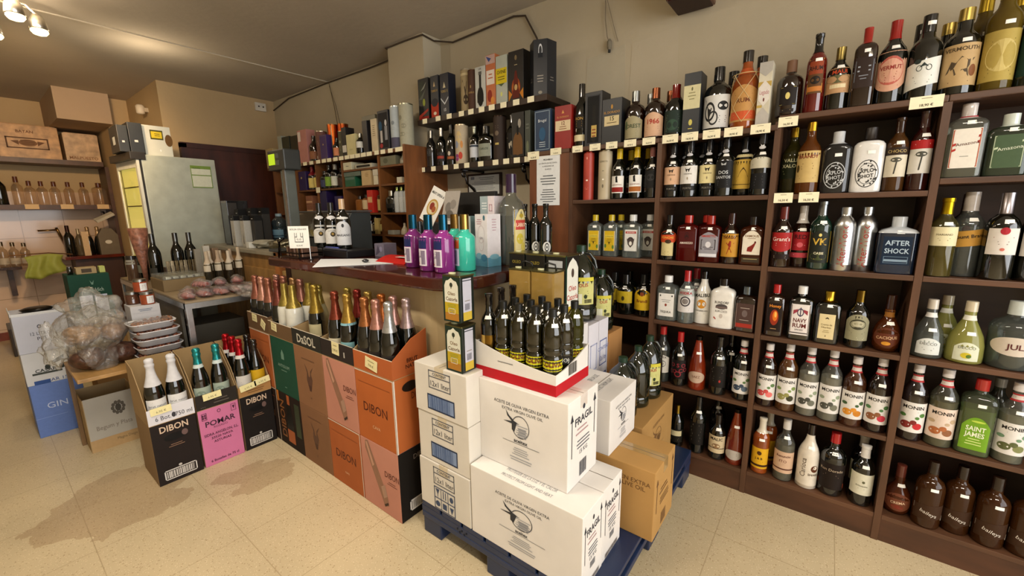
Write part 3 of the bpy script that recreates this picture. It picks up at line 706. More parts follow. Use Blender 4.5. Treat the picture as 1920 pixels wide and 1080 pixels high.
t = gbox(T0, 0.989, 1.087, 1.95, '#15161a', 'black window gift box showing a dark bottle inside', {'-x': [('r', -.7, .06, .7, .92, '#060607'), ('e', .1, .25, .35, .19, '#1d1a10'), ('r', -.1, .4, .3, .75, '#15130d'), ('r', -.2, .16, .42, .38, '#bda25a'), ('l', .1, .3, .25, 3, .06, '#7a1f1a'), ('f', -.75, .04, .75, .94, .012, '#3a3c42')]}, d=.10)
gbox(T0, 0.87, 0.976, 1.901, '#14171c', 'dark gift box with cream numbered band on top shelf', {'-x': [('r', -.75, .40, .75, .62, '#cdbd92'), ('T', '15', 0, .56, .09, '#3b3020'), ('l', 0, .47, .5, 1, .05, '#5a4a30'), ('t', 'EL DORADO', 0, .70, .05, '#c8964a', 0, .8), ('e', 0, .82, .1, .05, '#b98a3e')]}, d=.11)
q = b(T0, 0.830, 1.925, 'squat', .098, BRN, (.80, '#8b8f8e', 'metal'), [(.06, .50, .8, 'wavy', '#9c9474', [('T', 'FOREST', 0, .55, .17, '#3d4a33', 0, .8), ('l', 0, .4, .7, 4, .09, '#4c5040'), ('e', -.6, .6, .15, .2, '#5d6a49')])], 'squat brown rum bottle with grey-green jungle label')
behind(q, -.035, .1, 'squat brown bottle half hidden behind the jungle label rum')
q = b(T0, 0.735, 1.923, 'squat', .098, BRN, (.80, '#7b4a32', 'metal'), [(.06, .52, .8, 'wavy', '#cfa889', [('T', '1966', 0, .62, .2, '#a3261e', 0, .8), ('l', 0, .4, .7, 3, .09, '#7a4632')])], 'squat brown rum bottle with pinkish label and red lettering')
behind(q, -.03, .1, 'squat brown bottle half hidden behind the pink label rum')
q = b(T0, 0.648, 1.920, 'liq', .095, BLK, (.74, '#7c1a14', 'gloss'), [(.08, .5, .85, 'rect', '#1f2f28', [('l', 0, .8, .7, 3, .1, '#6f8a70'), ('e', 0, .35, .5, .25, '#2f4a3a'), ('l', 0, .2, .6, 2, .09, '#8a9a7a')])], 'dark bottle with red capsule and deep green label, top shelf')
behind(q, -.045, .09, 'red capsuled bottle mostly hidden behind the green label one')
gbox(T0, 0.522, 0.594, 1.947, '#1b2026', 'tall dark gift box with wide cream band, top shelf', {'-x': [('r', -.99, .42, .99, .80, '#cfc9a0'), ('l', 0, .68, .5, 3, .05, '#8f8a62'), ('e', 0, .74, .1, .03, '#6a6a48'), ('e', 0, .2, .22, .05, '#c8bd62'), ('l', 0, .1, .3, 1, .04, '#c8bd62')]}, d=.10)
q = b(T0, 0.462, 1.963, 'squat', .115, BLK, (.80, '#0d0d0d', 'gloss'), [(.07, .56, .85, 'rect', '#cfcfcb', [('o', -.35, .5, .35, .3, .25, '#1d1d1d'), ('o', -.1, .3, .3, .22, .25, '#2a2a2a'), ('e', .5, .66, .35, .14, '#141414'), ('p', [(-.7, .9), (-.2, .6), (-.4, .2), (-.5, .6)], '#222222'), ('l', .5, .35, .35, 4, .06, '#444444')])], 'round shouldered black rum bottle with white sea monster label')
behind(q, -.045, .11, 'black bottle with ring handles just behind the sea monster rum', group=None)
q = b(T0, 0.374, 2.002, 'liq', .105, AMB, (.86, '#15110d', 'gloss'), [(.10, .56, .95, 'wavy', '#b98a4e', [('l', 0, .9, .7, 3, .08, '#7c5328'), ('T', 'RUM', 0, .58, .12, '#6b3a18'), ('r', -.8, .05, .8, .28, '#c4552a'), ('l', 0, .2, .6, 2, .07, '#f0c07a')]), (.70, .78, .9, 'rect', '#b9582c', [])], 'amber rum bottle wrapped in thin cords with orange band label')
pp = []
cords = MB()
for s_ in (-1, 1):
    for k_ in range(4):
        a0 = k_*PI/2; cords.tube([(.0545*math.cos(a0+s_*j*.35), .0545*math.sin(a0+s_*j*.35), .03+.028*j) for j in range(8)], .0012, 5)
cords.tube([(.054*math.cos(2*PI*j/20), .054*math.sin(2*PI*j/20), .225) for j in range(21)], .0016, 5)
cords.build('cord_net', mat('#c9b07c', 'matte'), q)
behind(q, -.05, .11, 'amber corded rum bottle further back, only its neck showing')
gbox(T0, 0.282-.004, 0.325, 1.933, '#c9c3ae', 'silver and gold faceted gift box, last before the middle bay', {'-x': [('p', [(-1, 1), (1, 1), (1, .86), (0, .78), (-1, .86)], '#aaa69e'), ('r', -1, .62, 1, .70, '#b69a4e'), ('p', [(-.85, .62), (0, .72), (.85, .62), (.85, .42), (0, .32), (-.85, .42)], '#d9d3ca'), ('t', 'Legado', 0, .54, .07, '#a23a4a', 0, .7), ('e', 0, .42, .12, .03, '#6a2a20'), ('p', [(-1, .0), (1, .0), (1, .18), (0, .3), (-1, .18)], '#b5b0a8'), ('r', -1, .30, -.2, .34, '#b69a4e')]}, d=.10)
b(T1, 0.191, 1.930, 'squat', .092, BRN, (.79, '#6b4a32', 'matte'), [(.18, .52, .5, 'rect', '#160c07', [('p', [(-.9, .95), (-.6, .95), (.9, .05), (.6, .05)], '#b9a24a'), ('p', [(.9, .95), (.6, .95), (-.9, .05), (-.6, .05)], '#c9b65a'), ('e', 0, .5, .25, .18, '#d8c878')]), (.06, .12, .4, 'rect', '#1b0f08', [('l', 0, .6, .8, 1, .3, '#c9b070')])], 'squat brown bottle with crossed gold emblem at middle bay end')
b(T1, 0.104, 2.005, 'bord', .066, RED, (.76, '#111111', 'gloss'), [(.24, .68, .6, 'rect', '#5a3a18', [('r', -.85, .55, .85, .92, '#8a3a18'), ('T', 'RHUM', 0, .72, .12, '#1a0c06', 0, .8), ('e', 0, .38, .6, .12, '#1c1208'), ('r', -.85, .06, .85, .2, '#b5702e'), ('f', -.98, .01, .98, .99, .02, '#c08a3a')])], 'bright red liqueur bottle with black cap and gold framed label', stick=.66)
b(T1, 0.034, 1.942, 'liq', .076, BLK, (.80, '#8a7a46', 'metal'), [(.26, .66, .9, 'rect', '#b08a62', [('T', 'MAUI', .1, .84, .16, '#b5401c', 0, .8), ('e', 0, .55, .9, .16, '#5c5a3a'), ('r', -.5, .2, .6, .35, '#d6c7a0'), ('l', 0, .15, .7, 2, .07, '#7a4a2a')])], 'shorter dark bottle with orange and green tropical label', stick=.68)
b(T1, -0.036, 1.989, 'flask', .068, BRN, (.80, '#8e1c14', 'gloss'), [(.24, .62, .85, 'rect', '#2a1c16', [('l', 0, .7, .7, 2, .14, '#9aa0a8'), ('f', -.9, .2, .9, .9, .02, '#6a6f78'), ('l', 0, .4, .5, 2, .1, '#7c8088')])], 'brown square shouldered bottle with bright red cap', d=.06, n=4, stick=.70)
b(T1, -0.112, 1.996, 'liq', .082, BLK, (.78, '#8a1612', 'gloss'), [(.14, .62, .95, 'shield', '#c99a80', [('e', 0, .52, .72, .36, '#b05a4c'), ('e', 0, .52, .6, .3, '#c9957f'), ('T', 'VERMUT', 0, .6, .10, '#8a2a24', 0, .6), ('l', 0, .48, .4, 4, .06, '#8a2a24'), ('l', 0, .14, .6, 1, .06, '#8a4a3a')])], 'black vermouth bottle with red capsule and large pink ornate label', stick=.67)
q = b(T1, -0.200, 1.991, 'tall', .086, BLK, (.80, '#121212', 'gloss'), [(.10, .50, .95, 'diag', '#d9dad2', [('o', -.2, .66, .14, .09, .2, '#2a3430'), ('o', .25, .66, .14, .09, .2, '#2a3430'), ('p', [(-.2, .68), (0, .82), (.25, .68), (.05, .72)], '#2a3430'), ('e', -.3, .86, .16, .07, '#26302c'), ('l', 0, .42, .5, 1, .1, '#333b38'), ('l', 0, .3, .35, 2, .07, '#8a8f8a')])], 'black bottle with plain white bicycle label on top shelf', stick=.90)
behind(q, -.032, .095, 'plain black bottle just behind the bicycle label one')
q = b(T1, -0.294, 1.989, 'tall', .09, BLK, (.86, '#a8924e', 'metal'), [(.1, .58, .95, 'rect', '#b79a6c', [('T', 'VERMOUTH', 0, .88, .09, '#4a3a24', 0, .85), ('p', [(-.6, .3), (-.4, .6), (-.2, .55), (0, .7), (.3, .6), (.6, .65), (.3, .4), (.4, .2), (.1, .38), (-.2, .25), (-.3, .42)], '#4a3c28'), ('e', .55, .35, .18, .14, '#7a4a26'), ('l', 0, .1, .5, 1, .06, '#5a4a30')])], 'dark bottle with gold cap and beige picture label of figures', stick=.62)
behind(q, .045, .10, 'gold capped dark bottle partly hidden behind the picture label one')
q = b(T1, -0.384, 2.06, 'tall', .082, ('#6e5a1c', 'liquid'), (.80, '#a58c30', 'metal'), [(.08, .52, .95, 'rect', '#a99448', [('e', 0, .5, .7, .32, '#c0ad68'), ('l', 0, .8, .6, 2, .07, '#6a5a20'), ('l', 0, .25, .6, 3, .07, '#6a5a20')])], 'golden bottle with gold foil label near the upper right corner', stick=.58)
behind(q, .05, .10, 'golden bottle in second row behind the gold foil label bottle')
behind(q, -.03, .10, 'golden bottle in second row nearer the right edge')
b(T1, -0.447, 2.03, 'liq', .08, ('#0c1e1a', 'bottle'), (.80, '#0d1f1a', 'gloss'), [(.1, .5, .9, 'rect', '#12332c', [])], 'dark green bottle at the extreme upper right edge')

# ---- row 5 (second from the top)
tube(R5, 1.084, 1.661, .058, '#a83a2c', 'red cardboard bottle tube in the narrow left bay', [('r', -.15, .4, .2, .43, '#f0e0d0'), ('e', 0, .9, .1, .03, '#e0a090'), ('l', 0, .25, .3, 2, .03, '#d08070')], rim='#8a2f24')
tube(R5, 0.99, 1.655, .072, '#b5a88c', 'cream cardboard bottle tube next to the red tube', [('t', 'GLENROTH', 0, .8, .035, '#4a4234', 0, .6), ('r', -.1, .4, .15, .43, '#efe8d8'), ('e', 0, .27, .12, .04, '#6d6452'), ('l', 0, .6, .2, 1, .04, '#6d6452')], rim='#a3977c')
SHERRY = lambda c2: [(.12, .46, .72, 'rect', '#e6e4dc', [('p', [(-.2, .95), (.05, .95), (.15, .62), (-.15, .62)], '#0c0c0c'), ('e', -.02, .93, .12, .06, '#0c0c0c'), ('t', 'SANDEMAN', 0, .48, .08, '#7a1c14', 0, .8), ('r', -.9, .06, .9, .34, c2), ('l', 0, .2, .6, 1, .1, '#e8d8b0')])]
q = b(R5, 0.911, 1.663, 'liq', .076, BLK, (.80, '#c9a81c', 'gloss'), SHERRY('#8e1c16'), 'yellow capped black sherry bottle with red banded white label', stick=.62)
behind(q, -.025, .09, 'yellow capped bottle behind the red banded sherry')
q = b(R5, 0.818, 1.659, 'liq', .076, BLK, (.80, '#c9a81c', 'gloss'), SHERRY('#a8642a'), 'yellow capped black sherry bottle with orange banded white label', stick=.62)
behind(q, -.025, .09, 'yellow capped bottle behind the orange banded sherry')
b(R5, 0.734, 1.646, 'liq', .07, BLK, (.82, '#7a4a44', 'gloss'), [(.2, .55, .8, 'rect', '#121212', [('e', 0, .6, .5, .2, '#2c2c2c'), ('l', 0, .3, .6, 2, .1, '#4a4a4a')])], 'black bottle with dark label against the first upright', stick=.64)
def port(c, txt='OSBORNE'): return [(.24, .56, .85, 'rect', c, [('p', [(-.2, .72), (.15, .72), (.25, .9), (.1, .82), (-.15, .82), (-.25, .9)], '#1c1814'), ('r', -.15, .66, -.08, .75, '#1c1814'), ('r', .06, .66, .13, .75, '#1c1814'), ('t', txt, 0, .55, .07, '#3a3028', 0, .8), ('e', 0, .3, .05, .08, '#8a7a60'), ('l', 0, .16, .5, 1, .06, '#8a7a60')]), (.12, .2, .6, 'rect', '#14110e', [('t', 'PORTO', 0, .5, .4, '#8a8578')])]
for px, c, lb in ((1263.5, '#d3ab8a', 'peach'), (1295, '#d8d6d0', 'white'), (1329, '#dfd39c', 'pale yellow')):
    yy = {1263.5: 0.638, 1295: 0.561, 1329: 0.481}[px]
    q = b(R5, yy, 1.664, 'liq', .079, BLK, (.80, '#1a1a1c', 'gloss'), port(c)+[(.735, .79, .6, 'oval', '#c9c9cc', [])], 'black port bottle with %s bull label in second bay' % lb, stick=.64)
    behind(q, -.034, .09, 'black port bottle in second row behind the %s bull label' % lb)
b(R5, 0.408, 1.665, 'tall', .078, BLK, (.84, '#1a1a1c', 'gloss'), [(.14, .60, .8, 'rect', '#0c0c0d', [('T', 'DOS', 0, .58, .12, '#b9bcbd'), ('T', 'SANTOS', 0, .4, .10, '#b9bcbd', 0, .85), ('l', 0, .26, .5, 3, .07, '#7a7c7e'), ('p', [(-.2, .84), (.2, .84), (.25, .94), (0, .88), (-.25, .94)], '#a9acad')]), (.74, .8, .6, 'oval', '#b9b9bc', [])], 'black port bottle lettered in white, without paper label', stick=.70)
b(R5, 0.332, 1.655, 'squat', .088, BLK, (.80, '#1a1a1c', 'gloss'), [(.12, .62, .85, 'rect', '#c9a544', [('f', -.93, .05, .93, .95, .018, '#6a4f16'), ('p', [(-.4, .4), (-.2, .62), (0, .74), (.2, .62), (.4, .4)], '#3b2a10'), ('l', 0, .84, .6, 1, .08, '#4a3410'), ('l', 0, .28, .6, 2, .08, '#4a3410'), ('r', -.95, .14, .95, .16, '#3b2a10')]), (.66, .71, .7, 'rect', '#d6c896', []), (.745, .80, .6, 'oval', '#c2c2c4', [])], 'stout black bottle with large mustard yellow label')
b(R5, 0.254, 1.672, 'liq', .082, BLK, (.84, '#2a2a2c', 'gloss'), [(.44, .62, .95, 'arch', '#c2bda8', [('l', 0, .35, .6, 1, .3, '#4a4638')]), (.1, .36, .6, 'rect', '#0b0b0c', [('l', 0, .8, .5, 4, .18, '#4c4c50')]), (.755, .81, .6, 'oval', '#d5d5d8', [])], 'black port bottle with cream collar label beside middle bay upright', stick=.68)
b(R5, 0.158, 1.674, 'liq', .082, ('#3d3a14', 'liquid'), (.86, '#b3922e', 'metal'), [(.24, .62, .85, 'rect', '#1c2410', [('T', 'VALLE', .0, .72, .13, '#cfcfa8', 0, .8), ('T', 'XALOC', .0, .5, .13, '#cfcfa8', 0, .8), ('l', 0, .3, .6, 2, .1, '#8f9460')])], 'gold capped herbal liqueur bottle, olive green with pale lettering')
b(R5, 0.080, 1.680, 'liq', .08, ('#6a3a14', 'liquid'), (.88, '#b58c2a', 'metal'), [(.16, .60, .9, 'rect', '#bfa468', [('T', 'BRANDY', 0, .82, .1, '#7a2a18', 0, .8), ('e', -.7, .45, .14, .12, '#4a3a18'), ('l', 0, .6, .5, 3, .08, '#5a4420'), ('l', 0, .22, .7, 2, .08, '#6a5428')])], 'brandy bottle with beige label beside the olive green one')
XP = lambda ink: [(.08, .50, .8, 'rect', None, [])]
def xplor(col, ink, kind, cap, lb, yy, zt):
    pr = [('o', 0, .5, .85, .47, .06, ink), ('o', 0, .5, .66, .36, .05, ink)]
    rr = random.Random(4)
    for _ in range(26):
        a = rr.uniform(0, 2*PI); r = rr.uniform(.55, .95); pr.append(('e', .85*r*math.cos(a), .5+.45*r*math.sin(a), .06, .03, ink))
    pr += [('T', 'XPLO', 0, .60, .13, ink, .12, .5), ('T', 'SHOT', 0, .42, .12, ink, .12, .5)]
    b(R5, yy, zt, 'flask', .094, (col, 'gloss'), (.80, cap, 'plastic'), [(.06, .52, .85, 'rect', col, pr, 'gloss')], lb, d=.06, n=3, stick=.62)
xplor('#17181a', '#b9bcbd', 'gloss', '#b5b8ba', 'matt black flask with silver cap and round white emblem', -0.005, 1.634)
xplor('#d9d8d4', '#2a2a2a', 'gloss', '#1b1410', 'white flask with dark cap and round black emblem', -0.092, 1.637)
b(R5, -0.157, 1.662, 'bord', .062, ('#5a3a1c', 'liquid'), (.80, '#2a160c', 'gloss'), [(.20, .60, .9, 'rect', '#cfc8b4', [('r', -1, .74, 1, 1, '#2b1d10'), ('t', 'CHOCO', 0, .87, .1, '#c9b070', 0, .8), ('p', [(-.1, .1), (0, .1), (.1, .5), (.5, .6), (0, .62), (-.5, .56), (0, .5)], '#3a3a34'), ('e', 0, .58, .4, .08, '#4a4a40')])], 'slim brown bottle with tree drawing under a dark brown band', stick=.66)
b(R5, -0.218, 1.675, 'bord', .062, ('#2a0a08', 'bottle'), (.80, '#3a2420', 'gloss'), [(.22, .64, .9, 'rect', '#d2cfc6', [('r', -1, .74, 1, 1, '#a31c1c'), ('l', 0, .88, .6, 1, .1, '#f0d0c0'), ('p', [(-.1, .1), (0, .1), (.1, .5), (.5, .6), (0, .62), (-.5, .56), (0, .5)], '#3a3a34'), ('e', 0, .58, .4, .08, '#4a4a40')])], 'slim dark bottle with tree drawing under a red band', stick=.70)
ZD = 1.442
b(ZD, -0.338, 1.684, 'flask', .098, ('#d9dccf', 'glass'), (.80, '#c7c0bb', 'gloss'), [(.13, .66, .7, 'rect', '#ddd8cc', [('f', -.97, .02, .97, .98, .02, '#a8553a'), ('p', [(-.9, .56), (.95, .78), (.95, .84), (-.9, .62)], '#a52a22'), ('p', [(-.9, .42), (.95, .64), (.95, .70), (-.9, .48)], '#a52a22'), ('t', 'Amazona', .1, .625, .08, '#5a2a20', .14, .8), ('l', 0, .3, .4, 1, .06, '#9a9a90')]), (.8, .83, .9, 'rect', '#9a1f2a', [])], 'clear square flask with white label and red diagonal lettering', d=.07, n=5, liquid=('#d6d4b8', 'glass', .6), stick=.74)
b(ZD, -0.427, 1.638, 'flask', .098, ('#8fa38a', 'glass'), (.80, '#c7d0c6', 'gloss'), [(.13, .66, .7, 'rect', '#43573c', [('f', -.97, .02, .97, .98, .02, '#a9b597'), ('p', [(-.9, .56), (.95, .78), (.95, .84), (-.9, .62)], '#b9c5a5'), ('t', 'Amazona', .1, .60, .1, '#d5dcc4', .14, .8)])], 'green square flask with green framed label beside the clear one', d=.07, n=5, liquid=('#3f5a38', 'liquid', .66), stick=.74)

# ---- row 4
GIN = [(.14, .62, .72, 'rect', '#c9a81e', [('f', -.98, .01, .98, .99, .02, '#e9e4cc'), ('r', -.8, .66, .8, .8, '#d9c040'), ('t', 'LONDON', 0, .73, .07, '#2c3a1c', 0, .7), ('p', [(0, .3), (-.15, .45), (.15, .45)], '#2a2410'), ('l', 0, .6, .6, 3, .07, '#7a6410'), ('e', -.7, .25, .2, .1, '#5a7a2c'), ('e', .7, .2, .2, .1, '#5a7a2c')])]
q = b(R4, 1.036, 1.320, 'flask', .084, CLR, (.86, '#b9a11e', 'gloss'), GIN, 'clear gin bottle with yellow label, first in the narrow bay', d=.06, n=5, stick=.72, liquid=('#d6dcd6', 'glass', .72))
q2 = b(R4, 0.941, 1.320, 'flask', .084, CLR, (.86, '#b9a11e', 'gloss'), GIN, 'clear gin bottle with yellow label, nearer the white capped bottle', d=.06, n=5, stick=.72, liquid=('#d6dcd6', 'glass', .72))
behind(q2, -.02, .08, 'yellow capped gin bottle in second row between two clear bottles')
q = b(R4, 0.822, 1.320, 'flask', .098, CLR, (.86, '#d6d8d6', 'gloss'), [(.16, .66, .7, 'rect', '#d3d3cc', [('f', -.97, .01, .97, .99, .012, '#4a2a24'), ('r', -.8, .82, .8, .92, '#a3241c'), ('t', 'BOSFORD', 0, .87, .06, '#f0e8dc', 0, .75), ('e', 0, .5, .5, .16, '#3a3030'), ('p', [(-.6, .6), (-.3, .5), (0, .62), (.3, .5), (.6, .6), (.4, .3), (0, .16), (-.4, .3)], '#4a403c'), ('e', 0, .36, .22, .1, '#d9d6cc')])], 'clear gin bottle with white cap and crowned beast label', d=.065, n=5, stick=.75, liquid=('#d6dcd8', 'glass', .74))
behind(q, -.06, .085, 'clear gin bottle standing back beside the first upright')
q = b(R4, 0.635, 1.317, 'liq', .082, BLK, (.84, '#131313', 'gloss'), [(.36, .66, .9, 'oval', '#c2451c', [('t', 'PONCHE', 0, .5, .16, '#e8c050', 0, .7), ('e', .1, .2, .3, .15, '#3a2a18')]), (.10, .40, .55, 'rect', '#c9bb86', [('l', 0, .3, .5, 3, .1, '#5a4a24')])], 'black punch bottle with orange plaque and cream tail label', stick=.66)
q = b(R4, 0.526, 1.316, 'flask', .098, ('#5a0f0c', 'liquid'), (.84, '#a3261c', 'gloss'), [(.3, .66, .7, 'rect', '#470b09', [('o', 0, .72, .28, .22, .12, '#15100e'), ('T', 'A', 0, .72, .2, '#15100e'), ('T', 'AMAREZZO', 0, .3, .12, '#d8c8b8', 0, .85)])], 'square red liqueur bottle with red cap and clear lettering', d=.075, n=5, stick=.73)
behind(q, -.04, .09, 'reddish bottle dimly seen behind the red liqueur')
q = b(R4, 0.423, 1.314, 'flask', .098, ('#4c0e0a', 'liquid'), (.82, '#8c2016', 'gloss'), [(.12, .66, .8, 'wavy', '#8c8a90', [('T', 'AMARETTO', 0, .84, .09, '#a82c20', 0, .8), ('f', -.8, .3, .8, .7, .03, '#3a3034'), ('e', 0, .5, .3, .12, '#d0cdd0'), ('r', -.95, .02, .95, .14, '#cfcfd4'), ('l', 0, .4, .6, 2, .07, '#4a4046')])], 'red amaretto bottle with silver grey crested label', d=.075, n=5, stick=.73)
b(R4, 0.330, 1.325, 'liq', .078, BRN, (.80, '#2a1410', 'gloss'), [(.14, .60, .8, 'rect', '#b9862a', [('T', 'DRAGO', 0, .84, .1, '#5a1c10', 0, .8), ('p', [(-.2, .1), (.3, .2), (.1, .4), (.5, .6), (.1, .7), (-.3, .6), (0, .45)], '#8a2a14'), ('f', -.95, .02, .95, .98, .02, '#6a4414')])], 'brown bottle with ochre dragon label between two flat bottles', stick=.64)
b(R4, 0.270, 1.309, 'flask', .096, ('#4a200c', 'liquid'), (.84, '#1c1816', 'gloss'), [(.22, .72, .72, 'arch', '#d8cfbc', [('T', 'FAMOUS', .0, .78, .09, '#7a5a3c', 0, .8), ('l', 0, .68, .6, 1, .06, '#8a6a4c'), ('p', [(-.45, .14), (.1, .12), (.3, .3), (.5, .5), (.45, .56), (.3, .48), (.05, .4), (-.4, .3)], '#7a1f16'), ('e', .42, .52, .1, .05, '#5a1510')]), (.06, .16, .7, 'rect', '#3a3022', [('l', 0, .7, .9, 1, .3, '#b9a56a')])], 'flat whisky bottle with white label showing a red grouse', d=.075, n=5, stick=.76)
b(R4, 0.167, 1.351, 'liq', .076, BRN, (.80, '#5a1c18', 'gloss'), [(.26, .58, .9, 'shield', '#9c1f1f', [('t', "Grant's", 0, .66, .2, '#f0e6dc', 0, .8), ('l', 0, .44, .5, 2, .1, '#e0b0a0'), ('f', -.96, .02, .96, .98, .02, '#c9a070')]), (.14, .22, .8, 'rect', '#1c0c08', [('l', 0, .6, .7, 2, .3, '#c9b490')])], 'whisky bottle with red shield label at left of middle bay', stick=.66)
b(R4, 0.087, 1.354, 'liq', .076, BRN, (.72, '#c9c4bd', 'gloss'), [(.28, .58, .85, 'rect', '#a01f26', [('T', 'RED', 0, .74, .22, '#3a0c10', 0, .8), ('p', [(-.9, .05), (.9, .05), (.4, .3), (0, .16), (-.4, .3)], '#e8d8d0'), ('e', 0, .3, .25, .14, '#d2606a')]), (.16, .24, .8, 'rect', '#b5404a', [('l', 0, .6, .7, 1, .3, '#f0d0d0')])], 'white capped bottle with crimson label in the middle bay', stick=.62)
b(R4, 0.021, 1.370, 'bord', .074, ('#0f2a20', 'bottle'), (.80, '#8b8f90', 'metal'), [(.10, .58, .85, 'arch', '#1c2018', [('f', -.95, .02, .95, .98, .02, '#b9993c'), ('T', 'VK', 0, .66, .20, '#c9a53e'), ('e', 0, .86, .12, .05, '#d8c878'), ('T', 'CASIS', 0, .3, .07, '#e0d8b8', 0, .7), ('e', 0, .2, .7, .12, '#3c4422'), ('l', 0, .12, .5, 1, .05, '#b9993c')])], 'dark green bottle with black and gold label', stick=.70)
for px, lb in ((1595, 'brushed aluminium bottle with red vertical lettering, left of the pair'), (1636, 'brushed aluminium bottle with red vertical lettering, right of the pair')):
    yy = {1595: -0.056, 1636: -0.122}[px]
    b(R4, yy, 1.346, 'alu', .072, ('#b9bab8', 'metal'), (.90, '#bfc0be', 'metal'), [(.10, .68, .8, 'rect', '#b9bab8', [('t', 'AfterWork', .0, .5, .17, '#9c2626', PI/2)], 'metal')], lb)
b(R4, -0.211, 1.309, 'flask', .112, ('#0c1d33', 'bottle'), (.72, '#b9bfc4', 'gloss'), [(.16, .66, .72, 'rect', '#0d2036', [('T', 'AFTER', 0, .78, .17, '#a9bccb', 0, .85), ('T', 'SHOCK', 0, .50, .17, '#a9bccb', 0, .85), ('r', -.8, .12, .8, .2, '#7d93a5'), ('f', -.85, .06, .85, .3, .02, '#5c7286')])], 'wide square dark blue bottle with white block lettering', d=.08, n=7, stick=.74)
b(R4, -0.311, 1.374, 'bord', .074, ('#b9b06a', 'glass'), (.80, '#b99c1c', 'metal'), [(.40, .64, .85, 'rect', '#d5cda6', [('t', 'MARIANO', 0, .6, .1, '#4a4228', 0, .8), ('l', 0, .4, .4, 2, .1, '#8a8058')])], 'pale yellow bottle with gold capsule and cream label', liquid=('#7d741c', 'liquid', .58), stick=.68)
b(R4, -0.373, 1.394, 'tall', .09, ('#c9cfca', 'glass'), (.78, '#b0a9a2', 'gloss'), [(.34, .58, .95, 'diag', '#b88a3a', [('p', [(-1, .3), (1, .62), (1, .9), (-1, .6)], '#d8d4c8'), ('T', 'Mount Brand', 0, .6, .16, '#23201c', .14, .85), ('p', [(-1, .64), (1, .92), (1, 1), (-1, .72)], '#c9b890')])], 'clear bottle with slanting white and gold label', liquid=('#c7cdc6', 'glass', .5), stick=.68)
MED = [(.30, .60, .72, 'rect', '#d6d0c8', [('e', 0, .9, .28, .14, '#a3202c'), ('l', 0, .66, .6, 1, .1, '#8a3a34'), ('l', 0, .5, .4, 2, .1, '#9a9088'), ('e', 0, .2, .14, .06, '#c06a5a')])]
q = b(R4, -0.439, 1.388, 'squat', .082, BLK, (.76, '#9a9496', 'metal'), MED, 'round black liqueur bottle with white label and red seal', stick=.68)
behind(q, .05, .095, 'silver capped dark bottle in second row behind the red seal one')
b(R4, -0.5, 1.375, 'squat', .082, BLK, (.76, '#9a9496', 'metal'), MED, 'dark bottle with white label cut off by the right edge', stick=.68)

# ---- row 3
YLB = lambda t_: [(.16, .66, .82, 'arch', '#c9a41c', [('f', -.96, .02, .96, .98, .02, '#e0cf7a'), ('T', t_, 0, .45, .14, '#6b1f14', 0, .8), ('e', 0, .78, .2, .1, '#7a3a18'), ('l', 0, .24, .6, 2, .08, '#7a5a10')])]
q = b(R3, 0.766, 1.010, 'squat', .094, BLK, (.80, '#141414', 'gloss'), YLB('Brandi'), 'stout black bottle with big yellow label by first upright', stick=.7)
behind(q, -.03, .1, 'black bottle in second row behind the big yellow label')
q = b(R3, 0.856, 1.003, 'squat', .094, BLK, (.80, '#141414', 'gloss'), [(.30, .60, .8, 'rect', '#b39a1c', [('e', 0, .4, .16, .2, '#3a3210'), ('l', 0, .8, .6, 2, .12, '#5a4a10')])], 'stout black bottle with smaller yellow label, left bay', stick=.7)
for dy in (.05, .10):
    behind(q, dy*1.5, .03+dy*.2, 'black bottle in shadow left of the yellow labels, %s' % ('nearer them' if dy < .08 else 'further off'))
behind(q, .03, .11, 'black bottle in second row behind the small yellow label')
b(R3, 0.629, 1.016, 'flask', .104, CLR, (.86, '#dcdcda', 'gloss'), [(.10, .62, .72, 'rect', '#d9d7d0', [('e', -.75, .9, .08, .04, '#222222'), ('e', .75, .9, .08, .04, '#222222'), ('e', 0, .5, .14, .06, '#8a3a28'), ('l', 0, .72, .7, 2, .08, '#8f8f8a'), ('T', 'TEQUILA', 0, .2, .09, '#24221e', .0, .7)])], 'wide clear flask with white cap and plain white label', d=.075, n=4, stick=.74, liquid=('#dfe3e0', 'glass', .7))
q = b(R3, 0.541, 1.050, 'liq', .078, CLR, (.80, '#a01c20', 'gloss'), [(.22, .66, .9, 'rect', '#c9c5c2', [('T', 'VODKA', 0, .84, .11, '#a8202a', 0, .8), ('o', 0, .48, .5, .22, .25, '#3a3436'), ('e', 0, .48, .3, .12, '#77706c'), ('l', 0, .18, .6, 2, .07, '#6a6466')])], 'clear vodka bottle with red capsule and silver label', stick=.70, liquid=('#dfe3e0', 'glass', .6))
behind(q, -.03, .09, 'clear bottle in second row behind the vodka')
b(R3, 0.462, 1.046, 'malibu', .082, ('#dcdad2', 'gloss'), (.86, '#15110e', 'gloss'), [(.12, .64, .9, 'rect', '#dcdad2', [('T', 'MALIBU', 0, .84, .12, '#26221e', .08, .8), ('e', 0, .52, .42, .17, '#c98a2c'), ('p', [(-.4, .44), (.4, .44), (.2, .56), (-.2, .6)], '#3b2414'), ('t', 'CARIBBEAN', 0, .27, .06, '#3a342c', 0, .6), ('l', 0, .16, .5, 2, .05, '#6a655a')], 'gloss')], 'glossy white bottle with coconut sunset emblem')
